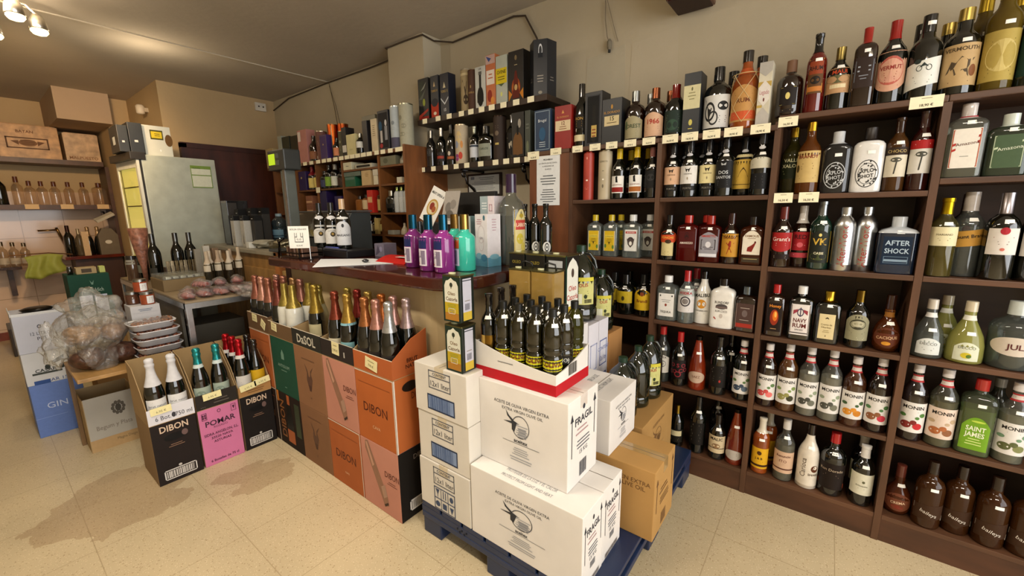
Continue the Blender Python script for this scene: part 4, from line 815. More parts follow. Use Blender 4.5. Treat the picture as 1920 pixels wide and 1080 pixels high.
b(R3, 0.365, 1.024, 'flask', .104, ('#dbd8d0', 'gloss'), (.86, '#1a120e', 'gloss'), [(.08, .68, .8, 'rect', '#dbd8d0', [('T', 'RUNDORF', 0, .76, .08, '#2a2622', 0, .7), ('e', 0, .62, .6, .09, '#4a4240'), ('r', -.6, .56, .6, .62, '#6b5a54'), ('t', 'RUM COCO', 0, .46, .07, '#3a3430', 0, .6), ('e', 0, .3, .18, .08, '#b9b0a6'), ('p', [(-.75, .22), (-.5, .16), (-.5, .2), (-.72, .27)], '#9c2a20')], 'gloss')], 'wide glossy white flask with landscape emblem', d=.075, n=4)
b(R3, 0.275, 0.997, 'flask', .092, BRN, (.82, '#7d868c', 'metal'), [(.08, .64, .8, 'rect', '#4a3630', [('f', -.96, .02, .96, .98, .02, '#8a7a72'), ('e', 0, .6, .3, .14, '#6a5c58'), ('r', -.9, .04, .9, .2, '#9c2f22'), ('l', 0, .82, .6, 1, .08, '#a89a90'), ('l', 0, .34, .6, 1, .07, '#a89a90')])], 'dark square bottle with brown label and red foot band', d=.07, n=5)
b(R3, 0.158, 1.017, 'flask', .074, BRN, (.84, '#a31c1c', 'gloss'), [(.10, .66, .72, 'rect', '#1a0d08', [('T', 'Honey', 0, .9, .1, '#d8862a', 0, .8), ('e', 0, .5, .6, .28, '#8a2a10'), ('e', .1, .55, .35, .18, '#d06a1c'), ('e', .15, .6, .16, .1, '#e8b050'), ('l', 0, .1, .5, 1, .06, '#b98a5a')])], 'black bottle with red cap and fiery picture label', d=.062, n=4, stick=.74)
b(R3, 0.066, 1.019, 'flask', .088, BLK, (.86, '#d5d5d2', 'gloss'), [(.10, .68, .76, 'rect', '#d6cfc9', [('f', -.97, .02, .97, .98, .014, '#2c2420'), ('T', 'NAVY', 0, .48, .13, '#5a1f1c', 0, .7), ('T', 'RUM', 0, .31, .14, '#5a1f1c', 0, .7), ('r', -.05, .6, .05, .9, '#39304a'), ('o', 0, .74, .35, .13, .25, '#39304a'), ('p', [(-.75, .66), (-.3, .76), (-.3, .84), (-.75, .8)], '#8f3540'), ('p', [(.75, .66), (.3, .76), (.3, .84), (.75, .8)], '#8f3540'), ('t', 'SPICED', 0, .17, .05, '#39302c'), ('r', -.9, .05, .9, .08, '#39302c')])], 'black flask with white cap and anchor crest label', d=.065, n=4, stick=.76)
b(R3, -0.027, 1.008, 'flask', .088, BLK, (.80, '#b3902c', 'metal'), [(.10, .58, .6, 'rect', '#d2c294', [('p', [(-.2, .84), (0, .88), (.2, .84), (.22, .8), (0, .83), (-.22, .8)], '#2a2418'), ('t', 'Crema de', 0, .58, .07, '#5a4a20', 0, .7), ('t', 'Hierbas', 0, .47, .07, '#5a4a20', 0, .7), ('l', 0, .34, .5, 2, .06, '#8a7a4a'), ('e', 0, .12, .05, .03, '#3a2a14')])], 'black flask with gold neck foil and cream label', d=.065, n=4, stick=.74)
b(R3, -0.124, 1.021, 'liq', .076, BLK, (.80, '#6b5420', 'metal'), [(.14, .60, .85, 'arch', '#8f8c70', [('e', 0, .62, .6, .2, '#3c3a2a'), ('e', 0, .64, .4, .12, '#b0ab90'), ('l', 0, .35, .6, 2, .07, '#3c3a2a'), ('l', .3, .12, .3, 2, .06, '#b8b394')])], 'black bottle with rounded grey-green label')
b(R3, -0.224, 1.011, 'onion', .086, ('#5a2a0c', 'liquid'), (.76, '#2a140a', 'gloss'), [(.10, .44, .8, 'oval', '#5a2a14', [('T', 'CACIQUE', 0, .5, .14, '#c9a27c', .1, .8), ('e', 0, .2, .3, .1, '#c98a2c')]), (.62, .74, .8, 'rect', '#8a5a20', [])], 'round amber rum flask at right end of the middle bay', stick=.52)
b(R3, -0.334, 1.008, 'bell', .094, ('#ccd3cd', 'glass'), (.84, '#bdb6a8', 'gloss'), [(.08, .36, .55, 'arch', '#ccd0cc', [('t', 'DECCO', 0, .66, .16, '#5a5a58', 0, .8), ('l', 0, .4, .5, 2, .12, '#8a8a86')]), (.70, .78, .9, 'rect', '#dcdcd8', [])], 'clear bell shaped bottle with small arched label', liquid=('#c9cfc8', 'glass', .4), stick=.50)
q = b(R3, -0.431, 1.012, 'bell', .10, ('#a9a85a', 'liquid'), (.84, '#c2b79c', 'gloss'), [(.06, .36, .5, 'arch', '#ccd0b8', [('t', 'DECCO', 0, .72, .14, '#5a5a48', 0, .8), ('e', 0, .3, .4, .16, '#c2b02c'), ('e', .2, .26, .2, .1, '#4f6a24')]), (.70, .78, .9, 'rect', '#dcdcd0', [])], 'yellow-green bell shaped bottle with lemon label', stick=.5)
behind(q, .045, .10, 'bell shaped bottle standing back between the clear and lemon ones')
b(R3, -0.533, 1.025, 'squat', .12, ('#c5cec8', 'glass'), (.80, '#b9c0ba', 'gloss'), [(.22, .50, .8, 'oval', '#c9beaf', [('T', 'JULEP', .2, .5, .28, '#5a2a2a', 0, .8)])], 'wide clear lobed bottle with oval label at the right edge', liquid=('#c6cdc6', 'glass', .5))

# ---- row 2
b(R2, 0.649, 0.748, 'liq', .08, ('#8f938e', 'glass'), (.86, '#a31c1e', 'gloss'), [(.18, .52, .9, 'wavy', '#c9c4b8', [('T', 'NEGRITA', 0, .84, .1, '#2a2420', .0, .8), ('e', 0, .5, .6, .2, '#4a443e'), ('e', .1, .5, .3, .1, '#a09a8c'), ('l', 0, .2, .6, 2, .08, '#4a443e')])], 'clear rum bottle with red cap and grey picture label', liquid=('#a0a49e', 'liquid', .6), stick=.62)
b(R2, 0.549, 0.733, 'liq', .076, BLK, (.82, '#a31c1e', 'gloss'), [(.14, .50, .8, 'rect', '#16100e', [('T', 'O S O', 0, .72, .2, '#8c2c34'), ('T', 'CO CO', 0, .42, .2, '#8c2c34', .2), ('o', 0, .25, .4, .15, .3, '#8c2c34')])], 'dark bottle with red cap and red graffiti print', stick=.6)
b(R2, 0.462, 0.726, 'cone', .082, ('#7a260c', 'bottle'), (.93, '#2a2420', 'metal'), [(.14, .36, .8, 'oval', '#b9a08a', [('t', 'SAEZ', 0, .55, .2, '#6a3a24'), ('l', 0, .35, .4, 1, .1, '#8a5a3c')])], 'orange cone shaped bottle with wire stopper, fifth row', stick=.70)
q = b(R2, 0.365, 0.741, 'bord', .08, BLK, (.84, '#14110f', 'gloss'), [(.14, .52, .8, 'rect', '#14100c', [('l', 0, .9, .7, 3, .1, '#8a8070'), ('l', 0, .5, .5, 3, .1, '#5a5244'), ('e', .3, .3, .1, .06, '#a3302a')])], 'black bottle with dark printed label before the first syrup', stick=.66)
behind(q, -.035, .1, 'pale necked bottle standing behind the dark label bottle')
def monin(y, zt, glass, blobs, lb, liq=None, w=.076, zb=R2, txt='MONIN', col='#dbd8d2'):
    pr = [('T', txt, 0, .84, .11, '#26221f', 0, .75), ('l', 0, .7, .35, 1, .05, '#8f8f88')]+blobs
    return b(zb, y, zt, 'monin', w, glass, (.90, '#c9c4c0', 'gloss'), [(.12, .52, .92, 'rect', col, pr), (.78, .87, .95, 'rect', '#c9bdb4', [('r', -1, 0, 1, .25, '#a32a2c'), ('r', -1, .8, 1, 1, '#a32a2c'), ('l', 0, .55, .6, 1, .2, '#5a3a34')], 'print', 'neck_label')], lb, cat='bottle', name='syrup_bottle', stick=.66, liquid=liq)
def bl(c1, c2, g='#5c7a4a', n=3):
    o = [('e', -.6, .55, .22, .06, g), ('e', .62, .6, .2, .07, g), ('e', .3, .5, .14, .05, g)]
    o += [('e', -.35, .25, .34, .12, c1), ('e', .38, .22, .3, .11, c2), ('e', .1, .34, .2, .08, c1)]
    return o
SYR = ('#c9c8be', 'glass'); SYL = ('#cbc9bf', 'liquid', .62)
monin(0.263, 0.744, BLK, bl('#3b4a5c', '#5a6a7a'), 'dark syrup bottle with blue berry label in second bay')
monin(0.161-.003, 0.746, BRN, bl('#c24a48', '#d8706a'), 'dark syrup bottle with red grapefruit label, first in middle bay')
monin(0.072, 0.758, ('#4a2c12', 'bottle'), bl('#8f8c50', '#3c3a24', '#7a8f50'), 'brown syrup bottle with green hazelnut label', ('#5a3214', 'liquid', .62))
monin(-0.006, 0.759, SYR, bl('#4a4a42', '#6a6a5c', '#8f9a80'), 'cloudy syrup bottle with coconut label, left of the two', SYL)
monin(-0.081, 0.762, SYR, bl('#4f4f46', '#70705f', '#8f9a80'), 'cloudy syrup bottle with coconut label, right of the two', SYL)
monin(-0.16, 0.749, ('#3a1c0c', 'bottle'), bl('#d08a2c', '#c07a20', '#3f5a34'), 'dark syrup bottle with orange mango label')
monin(-0.235, 0.758, ('#140c0a', 'bottle'), bl('#8a5a3a', '#c23a4a', '#4f7a4a'), 'dark syrup bottle with red melon wedge label, last in middle bay')
monin(-0.331, 0.756, ('#120808', 'bottle'), bl('#7a2a24', '#b8282c', '#4f7a3a'), 'dark syrup bottle with red chilli label in right edge bay')
q = monin(-0.406, 0.754, ('#b9b8a4', 'glass'), bl('#a8643a', '#8a5a3a', '#b9a080'), 'clear syrup bottle with pinkish ginger label', ('#a9a78c', 'liquid', .6), col='#d9c6b6', w=.08)
b(R2, -0.489, 0.737, 'flask', .092, ('#a9b596', 'glass'), (.86, '#9c2420', 'gloss'), [(.08, .52, .76, 'arch', '#6f9c24', [('T', 'SAINT', 0, .66, .14, '#e6eccc', .0, .7), ('T', 'JAMES', 0, .48, .14, '#e6eccc', .0, .7), ('e', .1, .88, .5, .03, '#b9cf50'), ('l', 0, .34, .6, 3, .08, '#cfe08a')])], 'square clear rum bottle with lime green label and red cap', d=.075, n=4, liquid=('#9fb46c', 'liquid', .62), stick=.68)
monin(-0.573, 0.745, SYR, bl('#5a5f3a', '#7d8050', '#6f8f70'), 'clear syrup bottle with green almond label at right edge', ('#b5b8a4', 'liquid', .62), w=.08)
b(R2, -0.559, .72, 'monin', .076, ('#9aa092', 'glass'), (.88, '#8f8a80', 'gloss'), [(.12, .5, .9, 'rect', '#c9c6bc', [])], 'clear syrup bottle in the back between green and almond labels', x=2.235, name='syrup_bottle')

# ---- row 1
b(R1, 0.541, 0.340, 'liq', .072, BLK, (.80, '#a58a3a', 'metal'), [(.12, .44, .9, 'rect', '#1c1810', [('r', -.8, .5, .8, .9, '#c9bd92'), ('l', 0, .3, .5, 2, .1, '#c9b26a')])], 'dark bottle with gold cap low down beside the pallet')
q = b(R1, 0.439, 0.414, 'tall', .074, BLK, (.84, '#121212', 'gloss'), [(.16, .56, .85, 'rect', '#14110e', [('l', 0, .9, .6, 6, .14, '#7a7264')])], 'tall black bottle with faint label on the bottom shelf', stick=.74)
behind(q, -.07, .11, 'black bottle neck in second row of the bottom shelf')
b(R1, 0.342, 0.344, 'liq', .076, BLK, (.82, '#1a1512', 'gloss'), [(.16, .56, .9, 'rect', '#cdbb96', [('T', 'MALIC', 0, .82, .16, '#2a2018', 0, .85), ('e', 0, .42, .4, .14, '#8a6a48'), ('r', -.9, .26, .9, .3, '#3a2c1c'), ('l', 0, .14, .6, 1, .08, '#5a4630')])], 'black bottle with cream label and bold black title', stick=.70)
b(R1, 0.267, 0.396, 'cone', .08, ('#6f2610', 'bottle'), (.94, '#2a2420', 'metal'), [(.10, .28, .8, 'oval', '#b7afa4', [('l', 0, .7, .6, 3, .18, '#7a6f64')])], 'orange cone shaped bottle on the bottom shelf', stick=.70)
q = b(R1, 0.157, 0.386, 'bord', .07, AMB, (.74, '#cfc7b2', 'gloss'), [(.10, .48, .9, 'rect', '#d6a41e', [('e', 0, .76, .22, .1, '#4a2c10'), ('T', 'J & B', 0, .5, .1, '#4a2c10'), ('l', 0, .34, .5, 1, .06, '#6a3a14'), ('r', -1, .1, 1, .2, '#3a2010')])], 'amber bottle with bright yellow label and ragged white neck', stick=.64)
behind(q, -.02, .1, 'amber bottle standing behind the bright yellow label')
b(R1, 0.064, 0.407, 'liq', .078, ('#b9b8ac', 'glass'), (.84, '#cdc8bf', 'gloss'), [(.14, .50, .92, 'rect', '#caa98c', [('T', 'Renuncio', .0, .8, .1, '#5a2c24', .06, .8), ('t', 'ITO', 0, .56, .12, '#7a4a3c'), ('r', -1, .16, 1, .22, '#5a3024')])], 'clear bottle with peach label on the bottom shelf', liquid=('#bdbbb0', 'liquid', .6), stick=.72)
b(R1, -0.028, 0.411, 'malibu', .08, ('#d9d0bf', 'gloss'), (.84, '#1c120c', 'gloss'), [(.06, .62, .9, 'rect', '#d9d0bf', [('t', 'Carioca', -.35, .5, .12, '#5a4a3c', PI/2), ('e', .55, .5, .3, .1, '#5a3018'), ('e', .6, .53, .15, .05, '#e8dcc8'), ('T', 'SHAKE', .5, .33, .06, '#4a3424', 0, .5)], 'gloss')], 'glossy cream bottle with vertical script and coconut', stick=.66)
b(R1, -0.109, 0.398, 'squat', .09, BLK, (.84, '#a31a1c', 'gloss'), [(.12, .54, .9, 'rect', '#1c120e', [('t', 'Ron Dorado', 0, .76, .1, '#b9a58c', 0, .8), ('l', 0, .58, .5, 2, .07, '#8a7464'), ('p', [(-1, .26), (0, .12), (1, .26), (1, .08), (0, .0), (-1, .08)], '#a5401f')])], 'stout black bottle with bright red cap on the bottom shelf', stick=.70)
behind(b(R1, -0.212, 0.378, 'bord', .076, BLK, (.80, '#d8d6d0', 'gloss'), [(.20, .56, .92, 'rect', '#d5d2bc', [('p', [(-1, 1), (-1, .6), (-.4, .78), (0, .7), (.6, .9), (1, 1)], '#7d9a34'), ('e', .1, .62, .1, .06, '#5a5a40'), ('t', 'Arbequina', 0, .44, .07, '#4a4a34', 0, .7), ('l', 0, .3, .3, 1, .05, '#8a8a70')])], 'black bottle with white cap and cream olive label', stick=.68), -.0, .095, 'white capped bottle behind the cream olive label')
b(R1, -0.322, 0.322, 'onion', .088, ('#5a2a12', 'liquid'), (.76, '#5a2a20', 'gloss'), [(.10, .46, .8, 'oval', '#6a3a24', [('T', 'CREMA', 0, .5, .13, '#d0b090', .15, .8), ('e', 0, .25, .4, .12, '#7a3020')])], 'brown rum flask in the bottom right corner row', stick=.6)
for i, (yy, lb) in enumerate(zip([-0.407, -0.475, -0.544, -0.61], ('first', 'second', 'third', 'fourth'))):
    q = b(R1, yy, .385, 'squat', .084, ('#4a2a12', 'liquid'), (.82, '#1c0f08', 'gloss'), [(.12, .40, .85, 'diag', '#3a2414', [('p', [(-1, .5), (1, .1), (1, .4), (-1, .8)], '#8f8578'), ('t', 'baileys', 0, .46, .18, '#d8d0c4', -.3, .7)])], 'brown cream liqueur bottle with slanting pale script, %s of four from left' % lb, stick=.62)

# ================================================================== ON THE TWO WALL SHELVES
U, Lw = 1.9905, 1.6685
XS = 2.10
def wb(z, px0, px1, zt, col, lb, faces, d=.09, side=None): return gbox(z, px1, px0, zt, col, lb, faces, d=d, x0=XS, side=side)
wb(U, 2.43, 2.325, 2.265, '#1b1c1e', 'black flat gift box with green and red swirls, leftmost on upper shelf', {'-x': [('p', [(-.8, .9), (.2, .95), (-.6, .4)], '#3c4238'), ('p', [(-.5, .7), (.7, .9), (.2, .75)], '#8f9488'), ('p', [(-.9, .5), (.6, .75), (-.2, .5)], '#595f55'), ('e', .1, .42, .25, .09, '#8f9a3c'), ('r', -.99, .0, .99, .08, '#8e2218'), ('p', [(-.9, .12), (.9, .26), (.9, .2), (-.9, .04)], '#a33a2a')]}, d=.07)
wb(U, 2.300, 2.225, 2.262, '#2b2f36', 'grey gift box with orange-red lower half on upper wall shelf', {'-x': [('r', -.99, .0, .99, .34, '#a8341c'), ('e', 0, .36, .85, .1, '#2b2f36'), ('p', [(0, .86), (-.25, .74), (.25, .74)], '#c9b48a'), ('t', 'TORRES 10', 0, .64, .05, '#c9a24a', 0, .8), ('e', 0, .1, .4, .04, '#d8cdb6')]}, d=.07)
wb(U, 2.205, 2.125, 2.258, '#141a2a', 'dark blue gift box with gold sail and white chevrons', {'-x': [('p', [(0, .8), (-.3, .66), (.3, .66)], '#cfc6a4'), ('t', 'TORRES 15', 0, .58, .06, '#b9a05c', 0, .8), ('p', [(-.9, .44), (0, .3), (.9, .44), (.9, .4), (0, .26), (-.9, .4)], '#c5ccd2'), ('T', '15', 0, .14, .07, '#c5ccd2')]}, d=.07)
tube(U, 2.02, 2.262, .085, '#a08f6c', 'beige photo printed gift tube with metal rim', [('p', [(-.6, .3), (-.2, .8), (.1, .6), (.5, .75), (.3, .3)], '#4a3a28'), ('e', .3, .3, .4, .12, '#3a2c1e'), ('r', -.9, .88, .9, .94, '#c9ba92')], x=2.17, finish='print')
tube(U, 1.935, 2.235, .072, '#4c3226', 'brown gift tube with gold emblem beside the beige tube', [('t', 'ABUELO', 0, .45, .045, '#b99a5c', 0, .6), ('e', 0, .6, .08, .04, '#b99a5c'), ('p', [(-.9, .1), (.9, .3), (.9, .2), (-.9, .02)], '#8a6a4a')], x=2.14, rim='#5a4032', finish='print')
wb(U, 1.885, 1.80, 2.235, '#b9bcb6', 'white gift box showing a black bottle picture', {'-x': [('e', 0, .28, .62, .24, '#14120f'), ('r', -.62, .14, .62, .32, '#14120f'), ('r', -.2, .45, .2, .8, '#14120f'), ('r', -.3, .8, .3, .88, '#5a5a55'), ('t', 'UK', 0, .94, .05, '#33322e')]}, d=.07, side={'+z': '#1c1c1c'})
wb(U, 1.795, 1.72, 2.285, '#b9683c', 'orange and pink patterned gift box on upper wall shelf', {'-x': [('r', -.98, .82, .98, .99, '#b79a92'), ('p', [(-.9, .98), (.2, .92), (-.3, .86)], '#3a4a82'), ('r', -.85, .42, .85, .70, '#d9cfc4'), ('l', 0, .62, .5, 2, .07, '#b5643c'), ('e', -.2, .2, .5, .12, '#8a3020'), ('e', .4, .1, .4, .08, '#d08a3c')]}, d=.07)
wb(U, 1.715, 1.63, 2.262, '#aab0a4', 'pale grey gift box with bright yellow band', {'-x': [('r', -.99, .42, .99, .74, '#cdb81c'), ('T', 'GVINE', 0, .66, .07, '#2c2a10', 0, .8), ('l', 0, .56, .7, 2, .05, '#4a4614'), ('e', 0, .2, .18, .05, '#cdd07a'), ('p', [(-.6, .42), (0, .36), (.6, .42)], '#4a5a3a')]}, d=.07)
wb(U, 1.618, 1.508, 2.265, '#15110f', 'black gift box with glowing orange bottle picture', {'-x': [('e', 0, .26, .6, .2, '#8c3a14'), ('o', 0, .26, .45, .15, .3, '#d8913a'), ('p', [(-.5, .05), (.5, .05), (.3, .4), (.1, .6), (-.1, .6), (-.3, .4)], '#5c1e10'), ('e', 0, .27, .2, .06, '#b9a06a'), ('p', [(-.98, .0), (-.5, .14), (-.98, .24)], '#c07a24'), ('p', [(.98, .0), (.5, .14), (.98, .24)], '#c07a24'), ('e', 0, .86, .15, .05, '#7a6a4c'), ('l', 0, .72, .3, 1, .04, '#b9a880')]}, d=.09)
t = thing('gift_box', 'tall black hexagonal gift box with silver horseshoe emblem', 'box', (2.165, 1.415, U))
hx = [(.078*math.cos(a), .078*math.sin(a)) for a in [PI/6+i*PI/3+.35 for i in range(6)]]
MB().prism(hx, 2, 0, .295).build('carton', mat('#1c1f25', 'plastic'), t)
k = max(range(6), key=lambda i: -(hx[i][0]+hx[(i+1) % 6][0])*1.0-(hx[i][1]+hx[(i+1) % 6][1])*.2)
def hexface(i, pr, nm):
    a, c_ = Vector(hx[i]+(0,)), Vector(hx[(i+1) % 6]+(0,)); u = (c_-a).normalized(); hw_ = (c_-a).length/2
    prints(nm, pr, hw_, .295, face_map((a+c_)/2, u, (0, 0, 1)), t)
hexface(k, [('o', 0, .80, .3, .12, .3, '#c9ccd0'), ('r', -.35, .68, .35, .76, '#1c1f25'), ('l', 0, .36, .5, 3, .05, '#9a948a'), ('e', 0, .06, .3, .03, '#8f8a7c')], 'printing')
hexface((k+1) % 6, [('l', 0, .34, .5, 2, .05, '#77726a')], 'printing')
hexface((k-1) % 6, [('l', 0, .34, .5, 2, .05, '#77726a')], 'printing')
def wbt(y, zt, prof, w, glass, cap, labels, lb, x=2.16, **k): return b(Lw, y, zt, prof, w, glass, cap, labels, lb, x=x, **k)
wbt(2.385, 1.925, 'liq', .072, ('#1c1a18', 'bottle'), (.80, '#a8a49a', 'metal'), [(.3, .5, .5, 'rect', '#3a3836', [('l', 0, .6, .6, 2, .2, '#9a968c')])], 'dark bottle with grey neck, leftmost on the lower wall shelf')
wbt(2.275, 1.93, 'tall', .07, BLK, (.78, '#b9b5ae', 'metal'), [(.12, .36, .9, 'rect', '#2a2424', [('r', -.8, .3, .8, .6, '#9c3a2c'), ('l', 0, .8, .6, 1, .2, '#d8cdb6')])], 'black bottle with silver capsule and small red label')
wbt(2.175, 1.94, 'tall', .066, BLK, (.80, '#16120f', 'gloss'), [(.12, .40, .9, 'rect', '#221b18', [('e', -.1, .6, .3, .2, '#c9beac'), ('r', -.8, .1, .8, .34, '#a35a34')])], 'all black slim bottle left of the pastel tube')
tube(Lw, 2.075, 1.925, .092, '#b9a88c', 'pastel coloured gift tube with flower print, lower wall shelf', [('e', -.3, .15, .35, .1, '#8a3a7a'), ('e', .3, .2, .3, .1, '#b8402c'), ('e', .1, .7, .4, .16, '#c9b07c'), ('e', -.3, .5, .3, .1, '#8a93a8'), ('e', .5, .5, .2, .1, '#c98a4a')], x=2.16, rim='#c0ae90', finish='print')
wbt(1.955, 1.90, 'bord', .07, BLK, (.78, '#8f9488', 'metal'), [(.14, .50, .9, 'rect', '#c9ccd2', [('r', -.9, .8, .9, .95, '#3c4450'), ('l', 0, .66, .6, 3, .12, '#5a606a')])], 'slim black bottle with tall white label on lower wall shelf')
wbt(1.852, 1.89, 'squat', .125, BLK, (.80, '#24221f', 'gloss'), [(.14, .50, .6, 'rect', '#8f9484', [('f', -.96, .03, .96, .97, .03, '#c9ccba'), ('T', 'CARLOS', 0, .6, .16, '#33382c', 0, .7), ('l', 0, .36, .6, 2, .1, '#4a4f40')])], 'squat round black decanter bottle with grey label', d=.08)
tube(Lw, 1.738, 1.935, .085, '#33261f', 'dark brown gift tube standing on the lower wall shelf', [('r', -.3, .34, .3, .39, '#b9a35a'), ('e', 0, .62, .3, .06, '#6a5a4a'), ('l', 0, .8, .3, 2, .05, '#6a5a4a')], x=2.16, rim='#2a1f19', finish='print')
wbt(1.640, 1.93, 'liq', .072, BLK, (.80, '#121110', 'gloss'), [(.08, .58, .85, 'rect', '#15120f', [('p', [(-.6, .2), (-.1, .5), (-.5, .8), (.2, .6), (.6, .9), (.4, .4), (.6, .1), (0, .3)], '#b9b2a0')])], 'black bottle with white scribbled print beside brown tube')
wb(Lw+.0, 1.598, 1.508, 1.925, '#121110', 'black gift box with round wooden fronted bottle picture', {'-x': [('e', 0, .3, .8, .26, '#6a4a28'), ('r', -.8, .06, .8, .32, '#6a4a28'), ('e', .3, .75, .25, .1, '#9a9488'), ('r', -.15, .5, .15, .7, '#0a0a0a')]}, d=.09)
wb(Lw+.0, 1.500, 1.462, 1.925, '#3a4038', 'grey-green gift box at right end of the lower wall shelf', {'-x': [('e', 0, .2, .5, .14, '#6a7058'), ('l', 0, .7, .6, 2, .08, '#6a7068')]}, d=.09)

# ================================================================== FAR CABINET CONTENTS
FT = 1.8005
def fb(z, y0, y1, zt, col, lb, faces=None, d=.08, x0=1.975, side=None): return gbox(z, y0, y1, zt, col, lb, faces or {}, d=d, x0=x0, side=side)
def fo(y, zt, z, prof, w, glass, cap, labels, lb, x=2.015, group=None, **k): return b(z, y, zt, prof, w, glass, cap, labels, lb, x=x, group=group, **k)
def fy(i): return [4.6, 4.415, 4.251, 4.125, 3.993, 3.81, 3.645, 3.523, 3.389, 3.284, 3.199, 3.078, 2.963, 2.879, 2.785, 2.687, 2.593, 2.496][i]
fb(FT, fy(0)-.1, fy(0)+.06, 1.9896, '#a89468', 'beige gift box at far left end of the cabinet top', {'-x': [('l', 0, .7, .5, 3, .06, '#7a6a44')]})
fb(FT, 4.294, 4.371, 2.083, '#8f948a', 'narrow pale grey box on the far left of cabinet top')
fb(FT, 4.135, 4.283, 2.064, '#16211a', 'dark green box on cabinet top, left of the black one')
fb(FT, 3.973, 4.114, 2.055, '#14140f', 'black box with white specks left of the tall pink box', {'-x': [('e', -.2, .3, .3, .06, '#b9b9ae'), ('e', .3, .2, .3, .05, '#b9b9ae')]})
fb(FT, 3.809, 3.973, 2.087, '#b57c74', 'tall pink gift box on the far cabinet top', {'-x': [('r', -.9, .66, -.3, .95, '#d8ccc4')]})
fo(3.773, 2.024, FT, 'liq', .085, BRN, (.8, '#1a1410', 'gloss'), [(.1, .4, .9, 'rect', '#8a5a3c', [('l', 0, .7, .6, 3, .16, '#d8c8a8')])], 'brown bottle with tan label just right of the pink box')
tube(FT, 3.646, 2.049, .095, '#6f4a40', 'brown and white swirl gift tube beside the purple box', [('p', [(-.8, .2), (0, .7), (.2, .5), (-.4, .1)], '#c9bcae'), ('r', -.9, .05, -.3, .15, '#d8d0c0')], x=2.025, finish='print')
fb(FT, 3.462, 3.573, 2.0, '#3c2560', 'purple gift box with small gold emblem on cabinet top', {'-x': [('f', -.9, .03, .9, .97, .012, '#8a7a50'), ('p', [(0, .66), (-.2, .58), (.2, .58)], '#b9a468')]}, d=.05, x0=1.967)
tube(FT, 3.489, 2.094, .09, '#a04c1c', 'orange-copper gift tube with cream stripe on cabinet top', [('r', .4, .0, .55, 1, '#d8c8a0'), ('e', -.2, .5, .3, .1, '#5a2810')], x=2.025, rim='#8a5a34', finish='metal')
tube(FT, 3.457, 2.096, .09, '#8f3f1c', 'darker copper gift tube at back of cabinet top', [('l', 0, .7, .3, 3, .04, '#d8b080')], x=2.085, rim='#8a5a34', finish='metal')
fo(3.355, 1.962, FT, 'liq', .07, BLK, (.8, '#111111', 'gloss'), [(.1, .5, .9, 'rect', '#c9805a', [('l', 0, .6, .6, 3, .14, '#4a2418')])], 'small black bottle with salmon label before the copper tubes', x=2.000)
tube(FT, 3.292, 2.005, .075, '#4f4a36', 'olive grey gift tube with print near copper tubes', [('e', 0, .6, .2, .06, '#8a8468'), ('l', 0, .4, .3, 4, .05, '#8a8468')], x=2.010, finish='print')
fb(FT, 3.182, 3.244, 2.026, '#1d1b19', 'black box with white foot label on cabinet top', {'-x': [('r', -.9, .14, .9, .38, '#cfcbc0')]})
fb(FT, 3.047, 3.174, 1.962, '#cdc490', 'pale cream yellow gift box in the middle of cabinet top', {'-x': [('l', 0, .3, .4, 2, .04, '#9a9468')]}, d=.07)
fo(3.033, 1.958, FT, 'liq', .07, BLK, (.8, '#a9a9a0', 'metal'), [(.3, .6, .9, 'rect', '#d0cfc6', [('l', 0, .6, .6, 3, .14, '#4a4a44')])], 'dark bottle with white label right of the cream box', x=2.000)
tube(FT, 3.021, 2.089, .06, '#8c6a5c', 'tall slim pinkish brown gift tube with pale bands', [('r', -.95, .3, .95, .42, '#d0c4b8'), ('r', -.95, .55, .95, .72, '#c2b6aa')], x=2.015, finish='print')
fb(FT, 2.892, 2.955, 2.038, '#1f1e22', 'tall black gift box left of the cream label box')
o_ = MB().box(1.985, 2.797, 0, 2.165, 2.962, .035, .002).build('gift_box', mat('#6a6654', 'plastic')); o_.location = (0, 0, 2.036+.001); tag(o_, 'flat grey-green gift box lying across two upright boxes', 'box')
fb(FT, 2.77, 2.844, 2.036, '#c9b998', 'cream gift box with fine print right of the black box', {'-x': [('l', 0, .8, .5, 6, .06, '#8a7a5c')]}, d=.06)
fb(FT, 2.619, 2.746, 2.079, '#23242c', 'black window gift box with blue figure beside grey tubes', {'-x': [('r', -.85, .06, .85, .94, '#17171c'), ('e', -.5, .62, .3, .12, '#1f4a6a'), ('r', -.6, .2, -.2, .5, '#b9b4b0'), ('e', -.5, .12, .3, .06, '#9a2f30'), ('e', .5, .68, .2, .08, '#c5c5c8'), ('r', .25, .25, .75, .6, '#8a8c92')]}, d=.10)
tube(FT, 2.579, 2.092, .088, '#aab3b6', 'pale blue-grey gift tube with dark violet foot', [('r', -1, 0, 1, .26, '#4c4a5e'), ('e', 0, .62, .3, .05, '#7a8388'), ('l', 0, .5, .3, 2, .04, '#7a8388')], x=2.015, rim='#b9bfc0', finish='print')
tube(FT, 2.469, 2.097, .10, '#a3a08a', 'mottled grey stone patterned gift tube at cabinet right end', [('e', -.3, .7, .3, .06, '#85836e'), ('e', .2, .5, .4, .06, '#8c8a76'), ('e', -.1, .3, .5, .05, '#86846f')], x=2.025, rim='#a9a791', finish='print')
